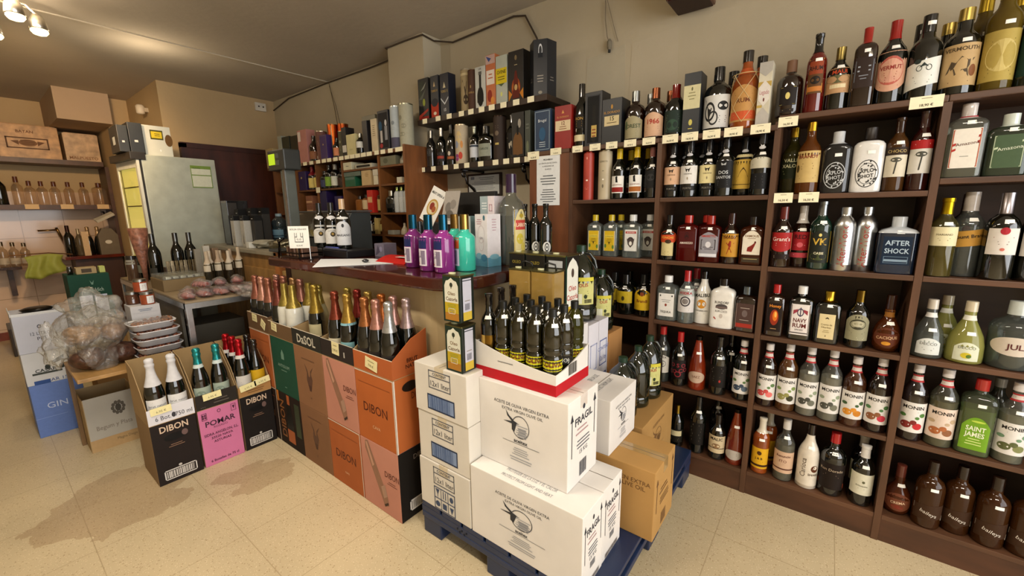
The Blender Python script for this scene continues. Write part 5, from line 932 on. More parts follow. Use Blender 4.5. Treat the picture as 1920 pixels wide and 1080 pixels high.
# shelf contents
K1 = 1.5595; K0 = 1.3455; K0b = 1.3455; KL = 1.1785
fb(K1, 3.912, 4.042, 1.7301, '#2c1a4c', 'purple gift box on the cabinet shelf left of yellow labels', {'-x': [('e', -.2, .66, .2, .06, '#9a8a5c')]})
for i, y in enumerate((3.856, 3.754)): fo(y, 1.7671, K1, 'liq', .075, BLK, (.62, '#7a1c22', 'gloss'), [(.08, .50, .95, 'rect', '#d2bd6c', [('l', 0, .7, .6, 4, .15, '#6a5420')])], 'red capped bottle with yellow label in the cabinet, %s' % ('left one' if i == 0 else 'right one'))
for y, zt, c, lb in ((3.643, 1.7115, '#3c3f5a', 'dark bottle with violet label in the cabinet'), (3.569, 1.7579, '#7da03a', 'dark bottle with bright green label in the cabinet'), (3.467, 1.7579, '#cfd0c0', 'dark bottle with white label in the cabinet'), (3.365, 1.7208, '#3a2a20', 'dark bottle with faint label left of the bookish boxes')):
    fo(y, zt, K1, 'bord', .078, BLK, (.78, '#22201e' if c != '#cfd0c0' else '#8f8a80', 'gloss'), [(.10, .50, .95, 'rect', c, [('l', 0, .7, .6, 3, .15, '#e0e0d0' if c != '#cfd0c0' else '#55554c')])], lb)
fb(K1, 3.115, 3.263, 1.6374, '#1d5a3c', 'green flat tin in the cabinet under the stacked papers', {'-x': [('r', -.9, .7, .9, .95, '#5a7268')]}, d=.13)
fb(1.6385, 3.041, 3.272, 1.6744, '#5c6b60', 'grey-green folder lying on the green tin', d=.15)
fb(K1, 2.902, 3.022, 1.6744, '#c2a678', 'tan envelope box on cabinet shelf beside the green tin', {'-x': [('l', .2, .8, .4, 3, .1, '#8a6f48')]}, d=.05)
fb(K1, 2.809, 2.864, 1.6281, '#cfc7ae', 'small cream box beside the inner upright of cabinet', d=.06)
fb(1.6290, 2.804, 2.869, 1.6744, '#c9c2b0', 'small white box stacked on the cream one', d=.06)
fb(K1, 2.521, 2.577, 1.6003, '#cfc9b4', 'tiny white box on the shelf at cabinet right end', d=.05)
fb(1.6935, 3.152, 3.272, 1.7532, '#cdc8aa', 'white paper box on the small upper cabinet shelf', {'-x': [('l', 0, .5, .4, 1, .2, '#4a4a44')]}, d=.12)
fb(1.6935, 2.874, 3.096, 1.7254, '#b9b4a0', 'flat white tray on the small upper cabinet shelf', {'-x': [('r', -.85, .2, .8, .75, '#2a2620')]}, d=.12)
fb(1.6935, 2.577, 2.762, 1.7579, '#6f6e58', 'worn grey-green carton on the top right cabinet shelf', {'-x': [('e', -.3, .5, .3, .3, '#5c5c48')]}, d=.15)
fo(2.531, 1.7671, 1.6935, 'bell', .05, ('#9a9484', 'gloss'), None, [], 'small grey figurine bottle at the top right cabinet shelf')
for i, (y, z0) in enumerate(((3.829, K0), (3.829, 1.4265))): fb(z0, y, y+.12, z0+.08, '#8c5a40', 'copper coloured flat case in the cabinet, %s' % ('lower one' if i == 0 else 'upper one'), {'-x': [('r', -.9, .2, .9, .4, '#c9a07c')]})
fb(K0b, 3.578, 3.689, 1.5400, '#241546', 'dark purple box against the cabinet upright', d=.1)
fb(K0b, 3.337, 3.448, 1.4890, '#2b1c52', 'shorter purple box in the same cabinet bay', d=.1)
fo(3.115, 1.4798, K0b, 'flask', .09, ('#a8682c', 'liquid'), (.82, '#2a1c12', 'gloss'), [], 'golden brandy flask in the cabinet, left one', d=.06)
fo(3.022, 1.4890, K0b, 'flask', .08, ('#9a5f34', 'liquid'), (.82, '#1c140e', 'gloss'), [(.2, .7, .8, 'rect', '#c9b088', [('l', 0, .7, .6, 3, .15, '#6a4a2c')])], 'amber brandy flask with pale label beside the red box', d=.06)
fo(2.985, 1.5354, K0b, 'liq', .07, BLK, (.8, '#1c140e', 'gloss'), [], 'black bottle standing behind the amber flasks', x=2.115)
fb(K0b, 2.892, 2.966, 1.5215, '#b9281c', 'bright red gift box in the cabinet', {'-x': [('r', -.8, .45, .8, .7, '#d0a070')]}, d=.06)
fo(2.827, 1.5169, K0b, 'flask', .07, ('#a58a50', 'glass'), (.8, '#26211a', 'gloss'), [(.1, .6, .9, 'rect', '#b59c60', [('l', 0, .7, .6, 3, .15, '#5a4a20')])], 'golden flask with ochre label right of the red box', d=.05)
fo(2.688, 1.5076, K0b, 'squat', .10, BLK, (.74, '#b9b4a4', 'metal'), [(.2, .4, .8, 'rect', '#1a1814', [('l', 0, .6, .6, 2, .2, '#8a8a70')])], 'round black bottle with silver stopper in right cabinet bay', d=.07)
for i, y in enumerate((2.623, 2.572, 2.523)): fo(y, 1.5308, K0b, 'alu', .052, ('#b4b8b8', 'gloss'), (.85, '#8f9a5c', 'metal'), [(.05, .6, .9, 'rect', '#b9bcb9', [('l', 0, .6, .5, 3, .15, '#7a8088')])], 'slim silver bottle with green-gold top, %s of three' % ('left', 'middle', 'right')[i])
rr = random.Random(5)
for i in range(6):
    y = 3.245-.085*i; c = ['#c9b98c', '#8f7a50', '#6a3a24', '#c9c0a8', '#5a4a30', '#a8985c'][i]
    fo(y, 1.1785+rr.uniform(.10, .143), KL, ['liq', 'flask'][i % 2], .055, [BRN, BLK, ('#7a4a20', 'liquid')][i % 3], (.8, '#8a8274', 'metal'), [(.15, .55, .9, 'rect', c, [])], 'small bottle number-less in the low cabinet row'.replace('number-less ', ['with buff label ', 'with brown-gold label ', 'with russet label ', 'with ivory label ', 'with dark olive label ', 'with straw label '][i]))
fb(KL, 2.809, 2.855, 1.3036, '#b39a5c', 'thin ochre carton in the low cabinet row', d=.05)
fb(KL, 2.651, 2.725, 1.2109, '#9a9688', 'low grey carton in the lowest right cabinet bay', d=.06)
fo(2.559, 1.2666, KL, 'bell', .06, ('#b0a48c', 'gloss'), None, [], 'pale figurine shaped bottle in the lowest right cabinet bay')
fb(K0, 4.218, 4.283, 1.3685, '#b9b09c', 'little white carton in the leftmost cabinet bay', d=.05)
fb(K1, 4.264, 4.403, 1.6188, '#8a7a5c', 'tan gift case in the leftmost cabinet bay', {'-x': [('r', -.8, .3, .8, .6, '#d0c4a4')]}, d=.08)
fb(K1, 4.134, 4.227, 1.6003, '#c0b28c', 'cream gift case in the leftmost cabinet bay', {'-x': [('l', 0, .6, .6, 2, .2, '#6a5a3a')]}, d=.08)

# ================================================================== ON THE COUNTER
CT = 1.0915
def ob(loc, zt, prof, w, glass, cap, labels, lb, rz=-PI/2+.35, name='liquor_bottle', group=None, cat='bottle', **k):
    d = k.pop('d', w); n = k.pop('n', 2)
    return bottle(SP(prof, w, zt-loc[2], glass, cap, labels, d, n, **k), loc, rz, lb, cat, name, group)
PURP = [(.10, .60, .62, 'rect', '#8f3f86', [('r', -1, .0, .85, .60, '#d6cfd6'), ('r', -1, .62, .85, 1, '#1c2452'), ('T', 'RUA', -.05, .42, .10, '#3a1f52', PI/2), ('T', 'VIEJA', -.45, .3, .12, '#3a1f52', PI/2), ('b', .1, .05, .7, .55, '#4a2c5c'), ('e', -.5, .08, .15, .04, '#c9503a')])]
for (x, y), lb, c in (((1.275, 1.560), 'purple liqueur bottle with blue cap, set back left of the pair', '#6c2468'), ((1.235, 1.408), 'purple liqueur bottle with blue cap, middle of the three', '#7a2c74'), ((1.235, 1.312), 'purple liqueur bottle with blue cap, nearest the corner', '#842f7c')):
    ob((x, y, CT), 1.335, 'hexb', .088, (c, 'gloss'), (.74, '#24566e', 'metal'), PURP, lb, rz=-PI/2-.15)
TEAL = [(.10, .60, .62, 'rect', '#3fb096', [('r', -1, .0, .85, .60, '#c9cfe0'), ('r', -1, .62, .85, 1, '#b9582c'), ('b', -.7, .05, .6, .55, '#3a4a7c')])]
ob((1.32, 1.270, CT), 1.335, 'hexb', .092, ('#3cb9a0', 'gloss'), (.74, '#a8894a', 'metal'), TEAL, 'turquoise liqueur bottle with gold cap beside the purple ones', rz=-PI/2-.55)
ob((1.365, 1.375, CT), 1.335, 'hexb', .088, ('#3cb9a0', 'gloss'), (.74, '#8f6f3a', 'metal'), TEAL, 'turquoise bottle mostly hidden, gold cap showing behind', rz=-PI/2-.5)
ob((1.395, 1.66, CT), 1.30, 'hexb', .085, ('#241c34', 'gloss'), (.74, '#141418', 'gloss'), [(.10, .60, .6, 'rect', '#c9c3cc', [('b', -.7, .1, .6, .8, '#3a3048')])], 'dark bottle hidden behind the purple bottles')
def gb(x0, y0, x1, y1, zt, col, lb, faces, rz=0): return carton(lb, x0, y0, CT, x1, y1, zt, col, faces, name='gift_box', seam=None, kind='print', rz=rz, c=.0015)
gb(1.455, 1.245, 1.54, 1.33, 1.335, '#d8d3d4', 'tall white gin gift box with blue splash foot', {'-x': [('o', 0, .62, .55, .17, .05, '#b9a8ac'), ('o', 0, .42, .4, .12, .06, '#c0a0a6'), ('T', 'GIN', 0, .55, .04, '#8f8a90'), ('r', -1, 0, 1, .18, '#5f9ab4'), ('e', -.4, .2, .5, .06, '#7fb4c6'), ('e', .4, .17, .5, .07, '#4c86a6'), ('e', .5, .93, .16, .05, '#3c6a78'), ('l', -.3, .9, .5, 3, .04, '#b0898f')], '-y': [('l', 0, .9, .4, 5, .05, '#b99aa0'), ('r', -1, 0, 1, .18, '#5f9ab4'), ('e', 0, .19, .7, .05, '#7fb4c6')]}, rz=-.12)
gb(1.56, 1.27, 1.65, 1.36, 1.42, '#cfc6ca', 'taller white and grey gift box standing behind the gin box', {'-x': [('r', -1, .3, .1, 1, '#94a3a6'), ('l', -.4, .9, .4, 3, .04, '#d8dcdc'), ('f', .3, .78, .7, .88, .01, '#b58a94')], '-y': [('f', -.3, .75, .4, .9, .01, '#b58a94'), ('l', 0, .6, .5, 4, .05, '#b58a94')]})
gb(1.50, 1.40, 1.58, 1.48, 1.325, '#6f8a8c', 'teal-grey gift box left of the white gin box', {'-x': [('r', -1, .6, 1, 1, '#a9b5b2'), ('o', 0, .7, .5, .14, .06, '#6c7f80'), ('r', -1, 0, 1, .3, '#2b5560'), ('e', 0, .3, .9, .08, '#3a6a74')]})
t = thing('black_folder', 'large flat black folder standing upright behind the gift boxes', 'folder', (1.72, 1.555, CT))
MB().box(-.012, -.14, 0, .012, .15, .36, .003).build('cover', mat('#100e0c', 'matte'), t)
MB().box(.012, -.135, .004, .016, .145, .355).build('inner_sheet', mat('#2c2a26', 'matte'), t)
# giant glass bottle
ob((1.61, 1.258, CT), 1.519, 'squat', .132, ('#c9cdc8', 'glass'), (.80, '#2c1a34', 'gloss'), [(.03, .62, .46, 'arch', '#cfc188', [('r', -.8, .62, .8, .80, '#b9433a'), ('T', 'LARIOS', 0, .71, .07, '#f0e4c0', 0, .75), ('e', 0, .88, .3, .04, '#a8902c'), ('e', -.2, .45, .5, .1, '#c2b03c'), ('e', .3, .3, .4, .08, '#c9b854'), ('l', 0, .16, .6, 3, .04, '#7a6a2c'), ('f', -.96, .01, .96, .99, .012, '#a8902c')])], 'oversized clear glass gin bottle with tall cream label', rz=-.12, liquid=('#c3c8c4', 'glass', .55))
ps = [1.215, 1.157, 1.101]
BEER = [(.20, .38, .5, 'oval', '#d0cfc6', [('o', 0, .5, .5, .4, .3, '#2c2a26'), ('e', 0, .5, .15, .12, '#2c2a26')]), (.06, .16, .7, 'rect', '#171410', [('T', 'PUNTE', 0, .5, .5, '#b9a468', 0, .8)])]
for i, yy in enumerate(ps): ob((1.70, yy, CT), 1.379, 'bord', .062, BLK, (.86, '#101010', 'gloss'), BEER, 'black beer bottle with round white badge, %s of three on counter' % ('left', 'middle', 'right')[i], rz=-.8, name='beer_bottle')
# vermouth bottles with the white labels on the black stand
def vlab(t_): return [(.10, .44, .92, 'arch', '#dad9d4', [('t', 'LUCANO', 0, .84, .08, '#3a3630', 0, .6), ('e', .1, .62, .26, .16, '#3a3020'), ('e', .1, .64, .14, .08, '#a88a4a'), ('l', 0, .34, .6, 3, .08, '#9a9a96')]), (.47, .51, .5, 'rect', '#d0d0cc', []), (.64, .72, .6, 'oval', '#cfd0d2', [])]
for i, (px, lb) in enumerate(((602, 'left'), (627, 'middle'))):
    ob((1.38, [2.599, 2.458][i], 1.1345), 1.41, 'liq', .085, BLK, (.84, '#141414', 'gloss'), vlab(1), '%s black vermouth bottle with white emblem label on till stand' % lb, rz=-.62, name='wine_bottle')
ob((1.38, 2.331, 1.1345), 1.429, 'liq', .085, BLK, (.80, '#c0a07c', 'gloss'), [(.08, .56, .9, 'arch', '#cdd0d4', [('e', 0, .82, .14, .08, '#3a3c40'), ('T', 'MARIANO', 0, .42, .09, '#2c2c30', 0, .85), ('l', 0, .26, .6, 3, .07, '#8a8a90'), ('l', 0, .62, .4, 2, .06, '#8a8a90')]), (.60, .65, .7, 'oval', '#cfd0cc', [])], 'right black vermouth bottle with silver blue label on till stand', rz=-.62, name='wine_bottle')
t = thing('card_terminal_stand', 'low black stand with paper and blue pen under the vermouth bottles', 'stand', (1.39, 2.37, CT))
MB().box(-.10, -.20, 0, .09, .28, .042, .006).build('base', mat('#131316', 'plastic'), t)
MB().box(-.10, -.19, .0425, -.085, .05, .052, .004).build('rim', mat('#3a3c48', 'plastic'), t)
pn = tag(MB().tube([(1.325, 2.45, 1.141), (1.325, 2.31, 1.141)], .007).build('pen', mat('#2a3a8a', 'plastic'), None, True), 'blue pen lying on the black stand before vermouth bottles', 'pen')
carton('small grey patterned box at the right of the till stand', 1.44, 2.03, CT, 1.53, 2.12, 1.17, '#6b6676', {'-x': [('p', [(-.8, .1), (-.2, .9), (.2, .4)], '#4a4456'), ('e', .4, .6, .3, .2, '#85809a')]}, seam=None, kind='print')
# computer monitor / till behind
t = thing('cash_register', 'dark grey angular point of sale till behind the bottles', 'till', (1.64, 2.88, CT))
MB().prism([(-.14, 0), (.12, 0), (.12, .26), (-.02, .26), (-.14, .08)], 1, -.27, .46).build('body', mat('#33383a', 'plastic'), t)
MB().box(-.03, -.28, .262, .13, .47, .272, .003).build('top_panel', mat('#4b5052', 'plastic'), t)
MB().prism([(-.146, .09), (-.03, .255), (-.036, .259), (-.152, .094)], 1, -.10, .46).build('screen_panel', mat('#1c2224', 'gloss'), t)
MB().prism([(-.142, .09), (-.028, .25), (-.030, .256), (-.146, .094)], 1, -.25, -.12).build('keypad_panel', mat('#454b4e', 'plastic'), t)
# sign with QR-free print on a stick
t = thing('sign_card', 'white price card for carrier bags on a thin stand', 'sign', (1.112, 2.334, CT), .75)
z0, z1 = 1.158-1.0915, 1.279-1.0915
MB().box(-.0015, -.054, z0, .0015, .054, z1).build('card', mat('#e4e4de', 'print'), t)
prints('lettering', [('t', 'BOLSA GRANDE', 0, .86, .07, '#5a5a58', 0, .85), ('r', -.42, .28, -.38, .7, '#3a3a3a'), ('r', .38, .28, .42, .7, '#3a3a3a'), ('r', -.42, .27, .42, .3, '#3a3a3a'), ('r', -.42, .5, -.2, .53, '#3a3a3a'), ('r', .2, .5, .42, .53, '#3a3a3a'), ('r', -.22, .5, -.18, .7, '#3a3a3a'), ('r', .18, .5, .22, .7, '#3a3a3a'), ('t', '0,15', 0, .4, .08, '#3a3a3a'), ('t', '0,15 €', 0, .12, .07, '#3a3a3a')], .054, z1-z0, face_map((-.0016, 0, z0), (0, -1, 0), (0, 0, 1)), t)
MB().tube([(.004, -.05, 0), (.004, -.05, z1*.8)], .003).build('stand_rod', mat('#c9c9c4', 'metal'), t)
MB().cyl(.004, -.05, 0, .004, .014).build('stand_foot', mat('#1a1a1a', 'plastic'), t)
# weighing scale display pole
t = thing('scale_display', 'grey scale display with green screen on a tall pole', 'scale', (1.36, 2.913, CT))
hz = 1.631-1.0915
MB().box(-.035, -.03, 0, .035, .03, hz, .006).build('pole', mat('#555a55', 'plastic'), t)
MB().box(-.037, -.032, .12, -.034, .0, hz).build('pole_cover', mat('#a9b0b8', 'metal'), t)
MB().box(-.05, -.07, hz, .06, .16, hz+.13, .008).build('display_head', mat('#2c2e2c', 'plastic'), t)
MB().box(-.052, .055, hz+.035, -.049, .145, hz+.105).build('screen', mat('#9dbb1c', 'screen'), t)
MB().box(-.052, .0, hz+.03, -.049, .045, hz+.06).box(-.052, .0, hz+.075, -.049, .045, hz+.105).build('keypad', mat('#4c504c', 'plastic'), t)
MB().box(-.12, -.1, 0, .12, .14, .02, .006).build('base', mat('#33383a', 'plastic'), t)
t = thing('sweets_basket', 'dark wire basket of wrapped bars at the counter left end', 'basket', (1.20, 2.52, CT))
m = MB()
for x in (-.07, .07): m.tube([(x, -.13, .03), (x, .1, .03), (x, .12, .10)], .004)
for y in (-.13, .1): m.tube([(-.07, y, .03), (.07, y, .03)], .004); m.tube([(-.07, y, .002), (-.07, y, .06)], .004); m.tube([(.07, y, .002), (.07, y, .06)], .004)
m.tube([(-.07, .13, .0), (-.07, .10, .09), (-.07, .04, .11)], .005)
m.build('wire_frame', mat('#171311', 'metal'), t)
MB().box(-.07, -.13, .001, .07, .1, .006).build('base_tray', mat('#2a1a12', 'plastic'), t)
rr = random.Random(8)
cols = ['#8a6a58', '#5a3a2c', '#a88c74', '#6a5044', '#94786a', '#4c342a']
for i in range(9):
    bx = tag(MB().box(-.05, -.009, 0, .045, .009, .055, .003).build('snack_bar', mat(cols[i % 6], 'foil')), 'wrapped brown snack bar standing in the wire basket row', 'snack', 'snack bars in the wire basket')
    bx.location = (1.20, 2.405+.022*i, CT+.0065); bx.rotation_euler = (rr.uniform(-.12, .12), 0, 0)
# papers, red booklet
tag(MB().prism([(0.985, 1.965), (1.19, 2.27), (1.37, 2.03), (1.30, 1.74)], 2, CT+.0005, CT+.0018).build('paper_sheet', mat('#d9dcdf', 'print')), 'white paper sheet overhanging the counter edge', 'paper')
m = MB(); n_ = 8; vv = []; ff = []
for i in range(n_+1):
    s_ = i/n_; x = 1.29+.24*s_; z = CT+.002+.022*math.sin(s_*PI)
    for yy in (1.90-.16*s_*0, 1.66): vv.append((x, yy+.10*s_, z))
for i in range(n_): ff.append((2*i, 2*i+1, 2*i+3, 2*i+2))
o = mk('red_booklet', vv, ff, mat('#b81f1a', 'print')); mod = o.modifiers.new('t', 'SOLIDIFY'); mod.thickness = .003; tag(o, 'red booklet with arched cover lying on counter beside the paper', 'booklet')
o2 = MB().box(1.345, 1.70, CT+.0255, 1.375, 1.80, CT+.0265).build('cover_sticker', mat('#d8cfc8', 'print'), o)
tag(MB().lathe([(.0, 0), (.016, .004), (.018, .012), (.006, .018)], 1.235, 1.905, CT+.002, 12).build('bottle_stopper', mat('#26282c', 'gloss'), None, True), 'small dark stopper lying on the white paper', 'stopper')
# leaflet holder
t = thing('leaflet_holder', 'black leaflet holder with two tilted brochures behind the purple bottles', 'holder', (1.62, 1.70, CT))
MB().box(-.05, -.15, .0, .04, .15, .20, .004).build('holder', mat('#16161a', 'plastic'), t)
def leaf(y, z, tilt, col, pr, w=.10, h=.17):
    o = MB().box(-.0012, -w/2, 0, .0012, w/2, h).build('brochure', mat(col, 'print'), t)
    o.matrix_local = Matrix.Translation((-.055, y, z)) @ Matrix.Rotation(tilt, 4, 'X') @ Matrix.Rotation(.25, 4, 'Y')
    prints('printing', pr, w/2, h, face_map((-.0014, 0, 0), (0, -1, 0), (0, 0, 1)), o)
leaf(.10, .20, .42, '#d3d2cc', [('T', 'MEAT OPERA A', 0, .84, .07, '#4a4a48', 0, .85), ('e', 0, .45, .7, .24, '#a88844'), ('e', 0, .45, .55, .19, '#c0b28c'), ('e', -.1, .48, .3, .11, '#7a2a1c'), ('e', .25, .42, .25, .09, '#8f4a24'), ('l', 0, .12, .7, 2, .05, '#8a8a86')], .115, .20)
leaf(-.075, .19, .02, '#9a948c', [('e', -.3, .5, .4, .16, '#6a655f'), ('e', .3, .6, .4, .14, '#7d7770'), ('e', 0, .3, .5, .12, '#59554f'), ('r', -1, .0, 1, .1, '#c9c6c0')], .11, .18)

# ================================================================== PALLET AND CARTONS
t = thing('plastic_pallet', 'navy blue plastic pallet under the stacked cartons', 'pallet', (0, 0, 0))
NV = mat('#1c2b4a', 'plastic')
m = MB()
for i in range(7): y = .445+.118*i; m.box(1.0, y, .128, 2.055, y+.106, .148, .003)
for x in (1.0, 1.48, 1.955): m.box(x, .445, .10, x+.10, 1.265, .128, .003)
m.build('deck', NV, t)
for x in (1.0, 1.46, 1.93):
    for y in (.447, .80, 1.155): MB().box(x+.002, y, 0, x+.125, y+.105, .10, .006).build('foot', NV, t)
MB().box(.9985, .447, .075, 1.02, 1.262, .10, .003).box(1.03, .4435, .075, 2.05, .46, .10, .003).build('side_rail', mat('#1f2e4e', 'plastic'), t)
m = MB()
for i in range(5): m.box(.9975, 1.05-.012*i, .112-.01*(i % 2), .9995, 1.055-.012*i, .118-.01*(i % 2))
for x in (1.37, 1.40, 1.43, 1.62, 1.65): m.box(x, .47, .1475, x+.018, .485, .1487).box(x, .50, .1475, x+.018, .515, .1487)
m.build('drain_holes', mat('#070b14', 'matte'), t)
ACE = [('t', 'ACEITE DE OLIVA VIRGEN EXTRA', 0, .795, .038, '#4a4b50', 0, .62), ('t', 'EXTRA VIRGIN OLIVE OIL', .03, .735, .034, '#4a4b50', 0, .46), ('o', .0, .555, .20, .135, .07, '#44464c'), ('l', .03, .57, .15, 5, .028, '#9a9ca2'), ('p', [(-.34, .72), (-.26, .66), (-.16, .62), (-.2, .6), (-.3, .65)], '#33353a'), ('p', [(-.40, .58), (-.2, .60), (-.02, .59), (-.2, .57)], '#33353a'), ('p', [(-.2, .62), (-.08, .6), (-.14, .48), (-.2, .5)], '#33353a'), ('l', .04, .53, .13, 4, .03, '#8a8c90'), ('T', 'aceitex', 0, .385, .045, '#3a3c40', 0, .25), ('r', -.42, .345, .42, .35, '#6a6c70'), ('l', 0, .29, .22, 4, .026, '#9a9ca0'), ('l', 0, .17, .34, 2, .03, '#9a9ca0')]
FRA = [('r', -.78, .36, -.74, .78, '#2d3038'), ('p', [(-.76, .86), (-.86, .77), (-.66, .77)], '#2d3038'), ('r', .74, .44, .78, .84, '#2d3038'), ('p', [(.76, .92), (.66, .83), (.86, .83)], '#2d3038'), ('e', 0, .86, .08, .03, '#3a3d45'), ('T', 'FRAGIL', 0, .74, .085, '#3a3d45', .04, .62), ('l', -.1, .64, .42, 2, .05, '#b08f8f'), ('l', 0, .5, .6, 3, .04, '#5a5d66'), ('t', '15 KG', 0, .36, .05, '#5a5d66'), ('b', -.25, .07, .25, .24, '#4a4d55')]
FRA2 = FRA[:-1]+[('b', -.25, .22, .25, .30, '#4a4d55'), ('b', -.7, .02, .7, .08, '#77706c')]
WC = '#dedad4'
carton('long white olive oil carton at the pallet front, bottom layer', 1.0, .506, .1485, 1.147, .972, .428, WC, {'-x': ACE, '-y': FRA2, '+zx': [('t', 'PROTEGER DE LA LUZ Y EL CALOR', .0, .42, .10, '#8a8c90', 0, .45), ('t', 'PROTECT FROM LIGHT AND HEAT', 0, .2, .10, '#8a8c90', 0, .45)]}, seam=None)
carton('white olive oil carton behind the front one, bottom layer', 1.151, .508, .1485, 1.303, .972, .428, WC, {'-y': FRA2}, seam='y')
carton('big white olive oil carton carrying the red tray', 1.068, .600, .4288, 1.279, .978, .745, WC, {'-x': ACE, '-y': FRA}, seam='y', tape='#d8cfc6')
JUG3 = ['top', 'middle', 'bottom']
TWL = [('f', -.42, .55, .42, .92, .02, '#5c5f66'), ('r', -.42, .78, .42, .80, '#5c5f66'), ('T', 'CONTENT', 0, .85, .055, '#4a4c52', 0, .3), ('t', '12x1 liter', 0, .66, .11, '#4a4c52', 0, .36)]
PIC = [('f', -.42, .02, .42, .50, .02, '#3c4a66'), ('r', -.15, .02, -.13, .5, '#3c4a66'), ('r', .13, .02, .15, .5, '#3c4a66'), ('r', -.42, .25, .42, .27, '#3c4a66'), ('p', [(-.36, .46), (-.2, .46), (-.27, .34)], '#3c4a66'), ('r', -.285, .29, -.265, .36, '#3c4a66'), ('r', -.06, .3, -.03, .46, '#3c4a66'), ('r', .03, .3, .06, .46, '#3c4a66'), ('e', .28, .37, .07, .06, '#3c4a66'), ('e', -.28, .14, .09, .06, '#3c4a66'), ('r', -.08, .08, .08, .2, '#3c4a66'), ('p', [(.2, .2), (.36, .2), (.28, .06)], '#3c4a66')]
BARS = [('r', -.5, .10, .55, .42, '#26344f'), ('r', -.46, .13, .51, .39, '#7f93b5'), ('b', -.42, .13, .4, .39, '#39507a')]
for i, (z0, z1) in enumerate(((.568, .768), (.358, .566), (.1485, .356))):
    fc = TWL+(BARS if i < 2 else PIC)
    dx = (.0, .004, .0)[i]
    carton('white twelve-litre carton, %s of the stack of three at pallet corner' % JUG3[i], 1.0+dx, .978, z0+.0004, 1.19, 1.262-dx, z1, '#d4cfc4', {'-x': fc, '-y': [('e', .1, .5, .3, .18, '#2f5aa8'), ('e', .4, .62, .3, .1, '#3a66b4')]}, seam='x', tape='#c9bda4')
TX2 = [('t', 'PROTEGER DE LA LUZ', 0, .7, .10, '#7a7c80', 0, .6), ('t', 'PROTECT FROM LIGHT', 0, .4, .10, '#7a7c80', 0, .6)]
carton('low brown carton on the pallet under the small white carton', 1.347, .402, .1485, 1.580, .795, .428, '#b08850', {'-x': [('t', 'VIRGEN EXTRA', .5, .80, .06, '#6a4a2a', 0, .45), ('t', 'OLIVE OIL', .55, .72, .06, '#6a4a2a', 0, .4)], '-y': [(p[:-1]+('#6a4a2c',)) if isinstance(p[-1], str) else p for p in FRA if p[0] in 'rpbl']}, seam='y', tape='#a98a58')
carton('small white olive oil carton resting on the low brown carton', 1.347, .580, .4288, 1.603, .80, .650, WC, {'-y': ACE, '+zy': TX2}, seam='x')
carton('brown olive oil carton at the back of the pallet', 1.615, .548, .1485, 2.05, .800, .430, '#b08850', {'-y': [(p[:-1]+('#7a5a38',)) if isinstance(p[-1], str) else p for p in ACE if p[0] not in 'tT']+[('t', 'ACEITE DE OLIVA', 0, .8, .05, '#7a5a38', 0, .5)]}, seam='x', tape='#a98a58')
carton('tall white carton with blue pictograms behind the bottle tray', 1.61, .805, .1485, 1.81, 1.06, .843, '#d8d6dc', {'-y': [('f', .1, .68, .85, .86, .008, '#6a74a8'), ('t', 'CONTENT', .5, .8, .025, '#6a74a8'), ('t', '12x1 litro', .5, .73, .035, '#6a74a8', 0, .34), ('f', .1, .40, .85, .62, .008, '#3c4c9a'), ('r', .34, .4, .36, .62, '#3c4c9a'), ('r', .6, .4, .62, .62, '#3c4c9a'), ('r', .1, .5, .85, .51, '#3c4c9a'), ('p', [(.16, .6), (.3, .6), (.23, .53)], '#2f55b0'), ('r', .44, .53, .52, .6, '#2f55b0'), ('p', [(.66, .6), (.8, .6), (.73, .53)], '#2f55b0'), ('e', .22, .45, .06, .03, '#2f55b0'), ('e', .73, .45, .06, .03, '#2f55b0'), ('f', -.85, .4, -.2, .62, .008, '#6a74a8'), ('f', -.85, .68, -.2, .86, .008, '#a9aecb'), ('r', -.06, 0, -.04, 1, '#c6c2c8')]}, seam='y')
carton('plain white carton under the oil tins behind the tray', 1.32, .806, .1485, 1.60, 1.16, .862, '#d8d6d4', {}, seam='y')
carton('tall brown carton on the pallet beside the shelving, topped by a jug', 1.822, .806, .1485, 1.99, 1.06, .750, '#b0804c', {'-y': [('r', -.3, .1, -.25, .6, '#8a5f34'), ('r', .1, .3, .14, .75, '#8a5f34'), ('r', .4, .2, .43, .62, '#8a5f34')]}, seam='y')
# tray with red band
t = thing('bottle_tray', 'white cardboard tray with red band, full of oil bottles', 'tray', (0, 0, 0))
X0, X1, Y0, Y1, Z0 = 1.090, 1.318, .660, 1.013, .7460
def wall(name, poly, axis, a, b_, col): return MB().prism(poly, axis, a, b_).build(name, mat(col, 'card'), t)
cv = [(Y0+(Y1-Y0)*i/10, Z0+.072+.062*(i/10)**1.7) for i in range(11)]
wall('front_panel', [(Y0, Z0), (Y1, Z0)]+cv[::-1], 0, X0, X0+.004, '#dcd9d2')
cv2 = [(X0+(X1-X0)*i/10, Z0+.072+.052*(i/10)**1.6) for i in range(11)]
sp_ = MB().prism([(X0+.004, Z0), (X1, Z0)]+[(x, z) for x, z in cv2[::-1] if x > X0+.004]+[(X0+.004, Z0+.072)], 1, Y0, Y0+.004).build('side_panel', mat('#dcd9d2', 'card'), t)
wall('back_panel', [(Y0, Z0), (Y1, Z0), (Y1, Z0+.12), (Y0, Z0+.12)], 0, X1-.004, X1, '#cfcac0')
wall('side_panel', [(X0+.004, Z0), (X1-.004, Z0), (X1-.004, Z0+.12), (X0+.004, Z0+.13)], 1, Y1-.004, Y1, '#cfcac0')
MB().box(X0+.004, Y0+.004, Z0, X1-.004, Y1-.004, Z0+.004).build('tray_floor', mat('#b9a98a', 'card'), t)
MB().box(X0-.0012, Y0-.0012, Z0, X0-.0002, Y1, Z0+.038).box(X0-.0002, Y0-.0012, Z0, X1, Y0-.0002, Z0+.038).build('red_band', mat('#b3141f', 'print'), t)
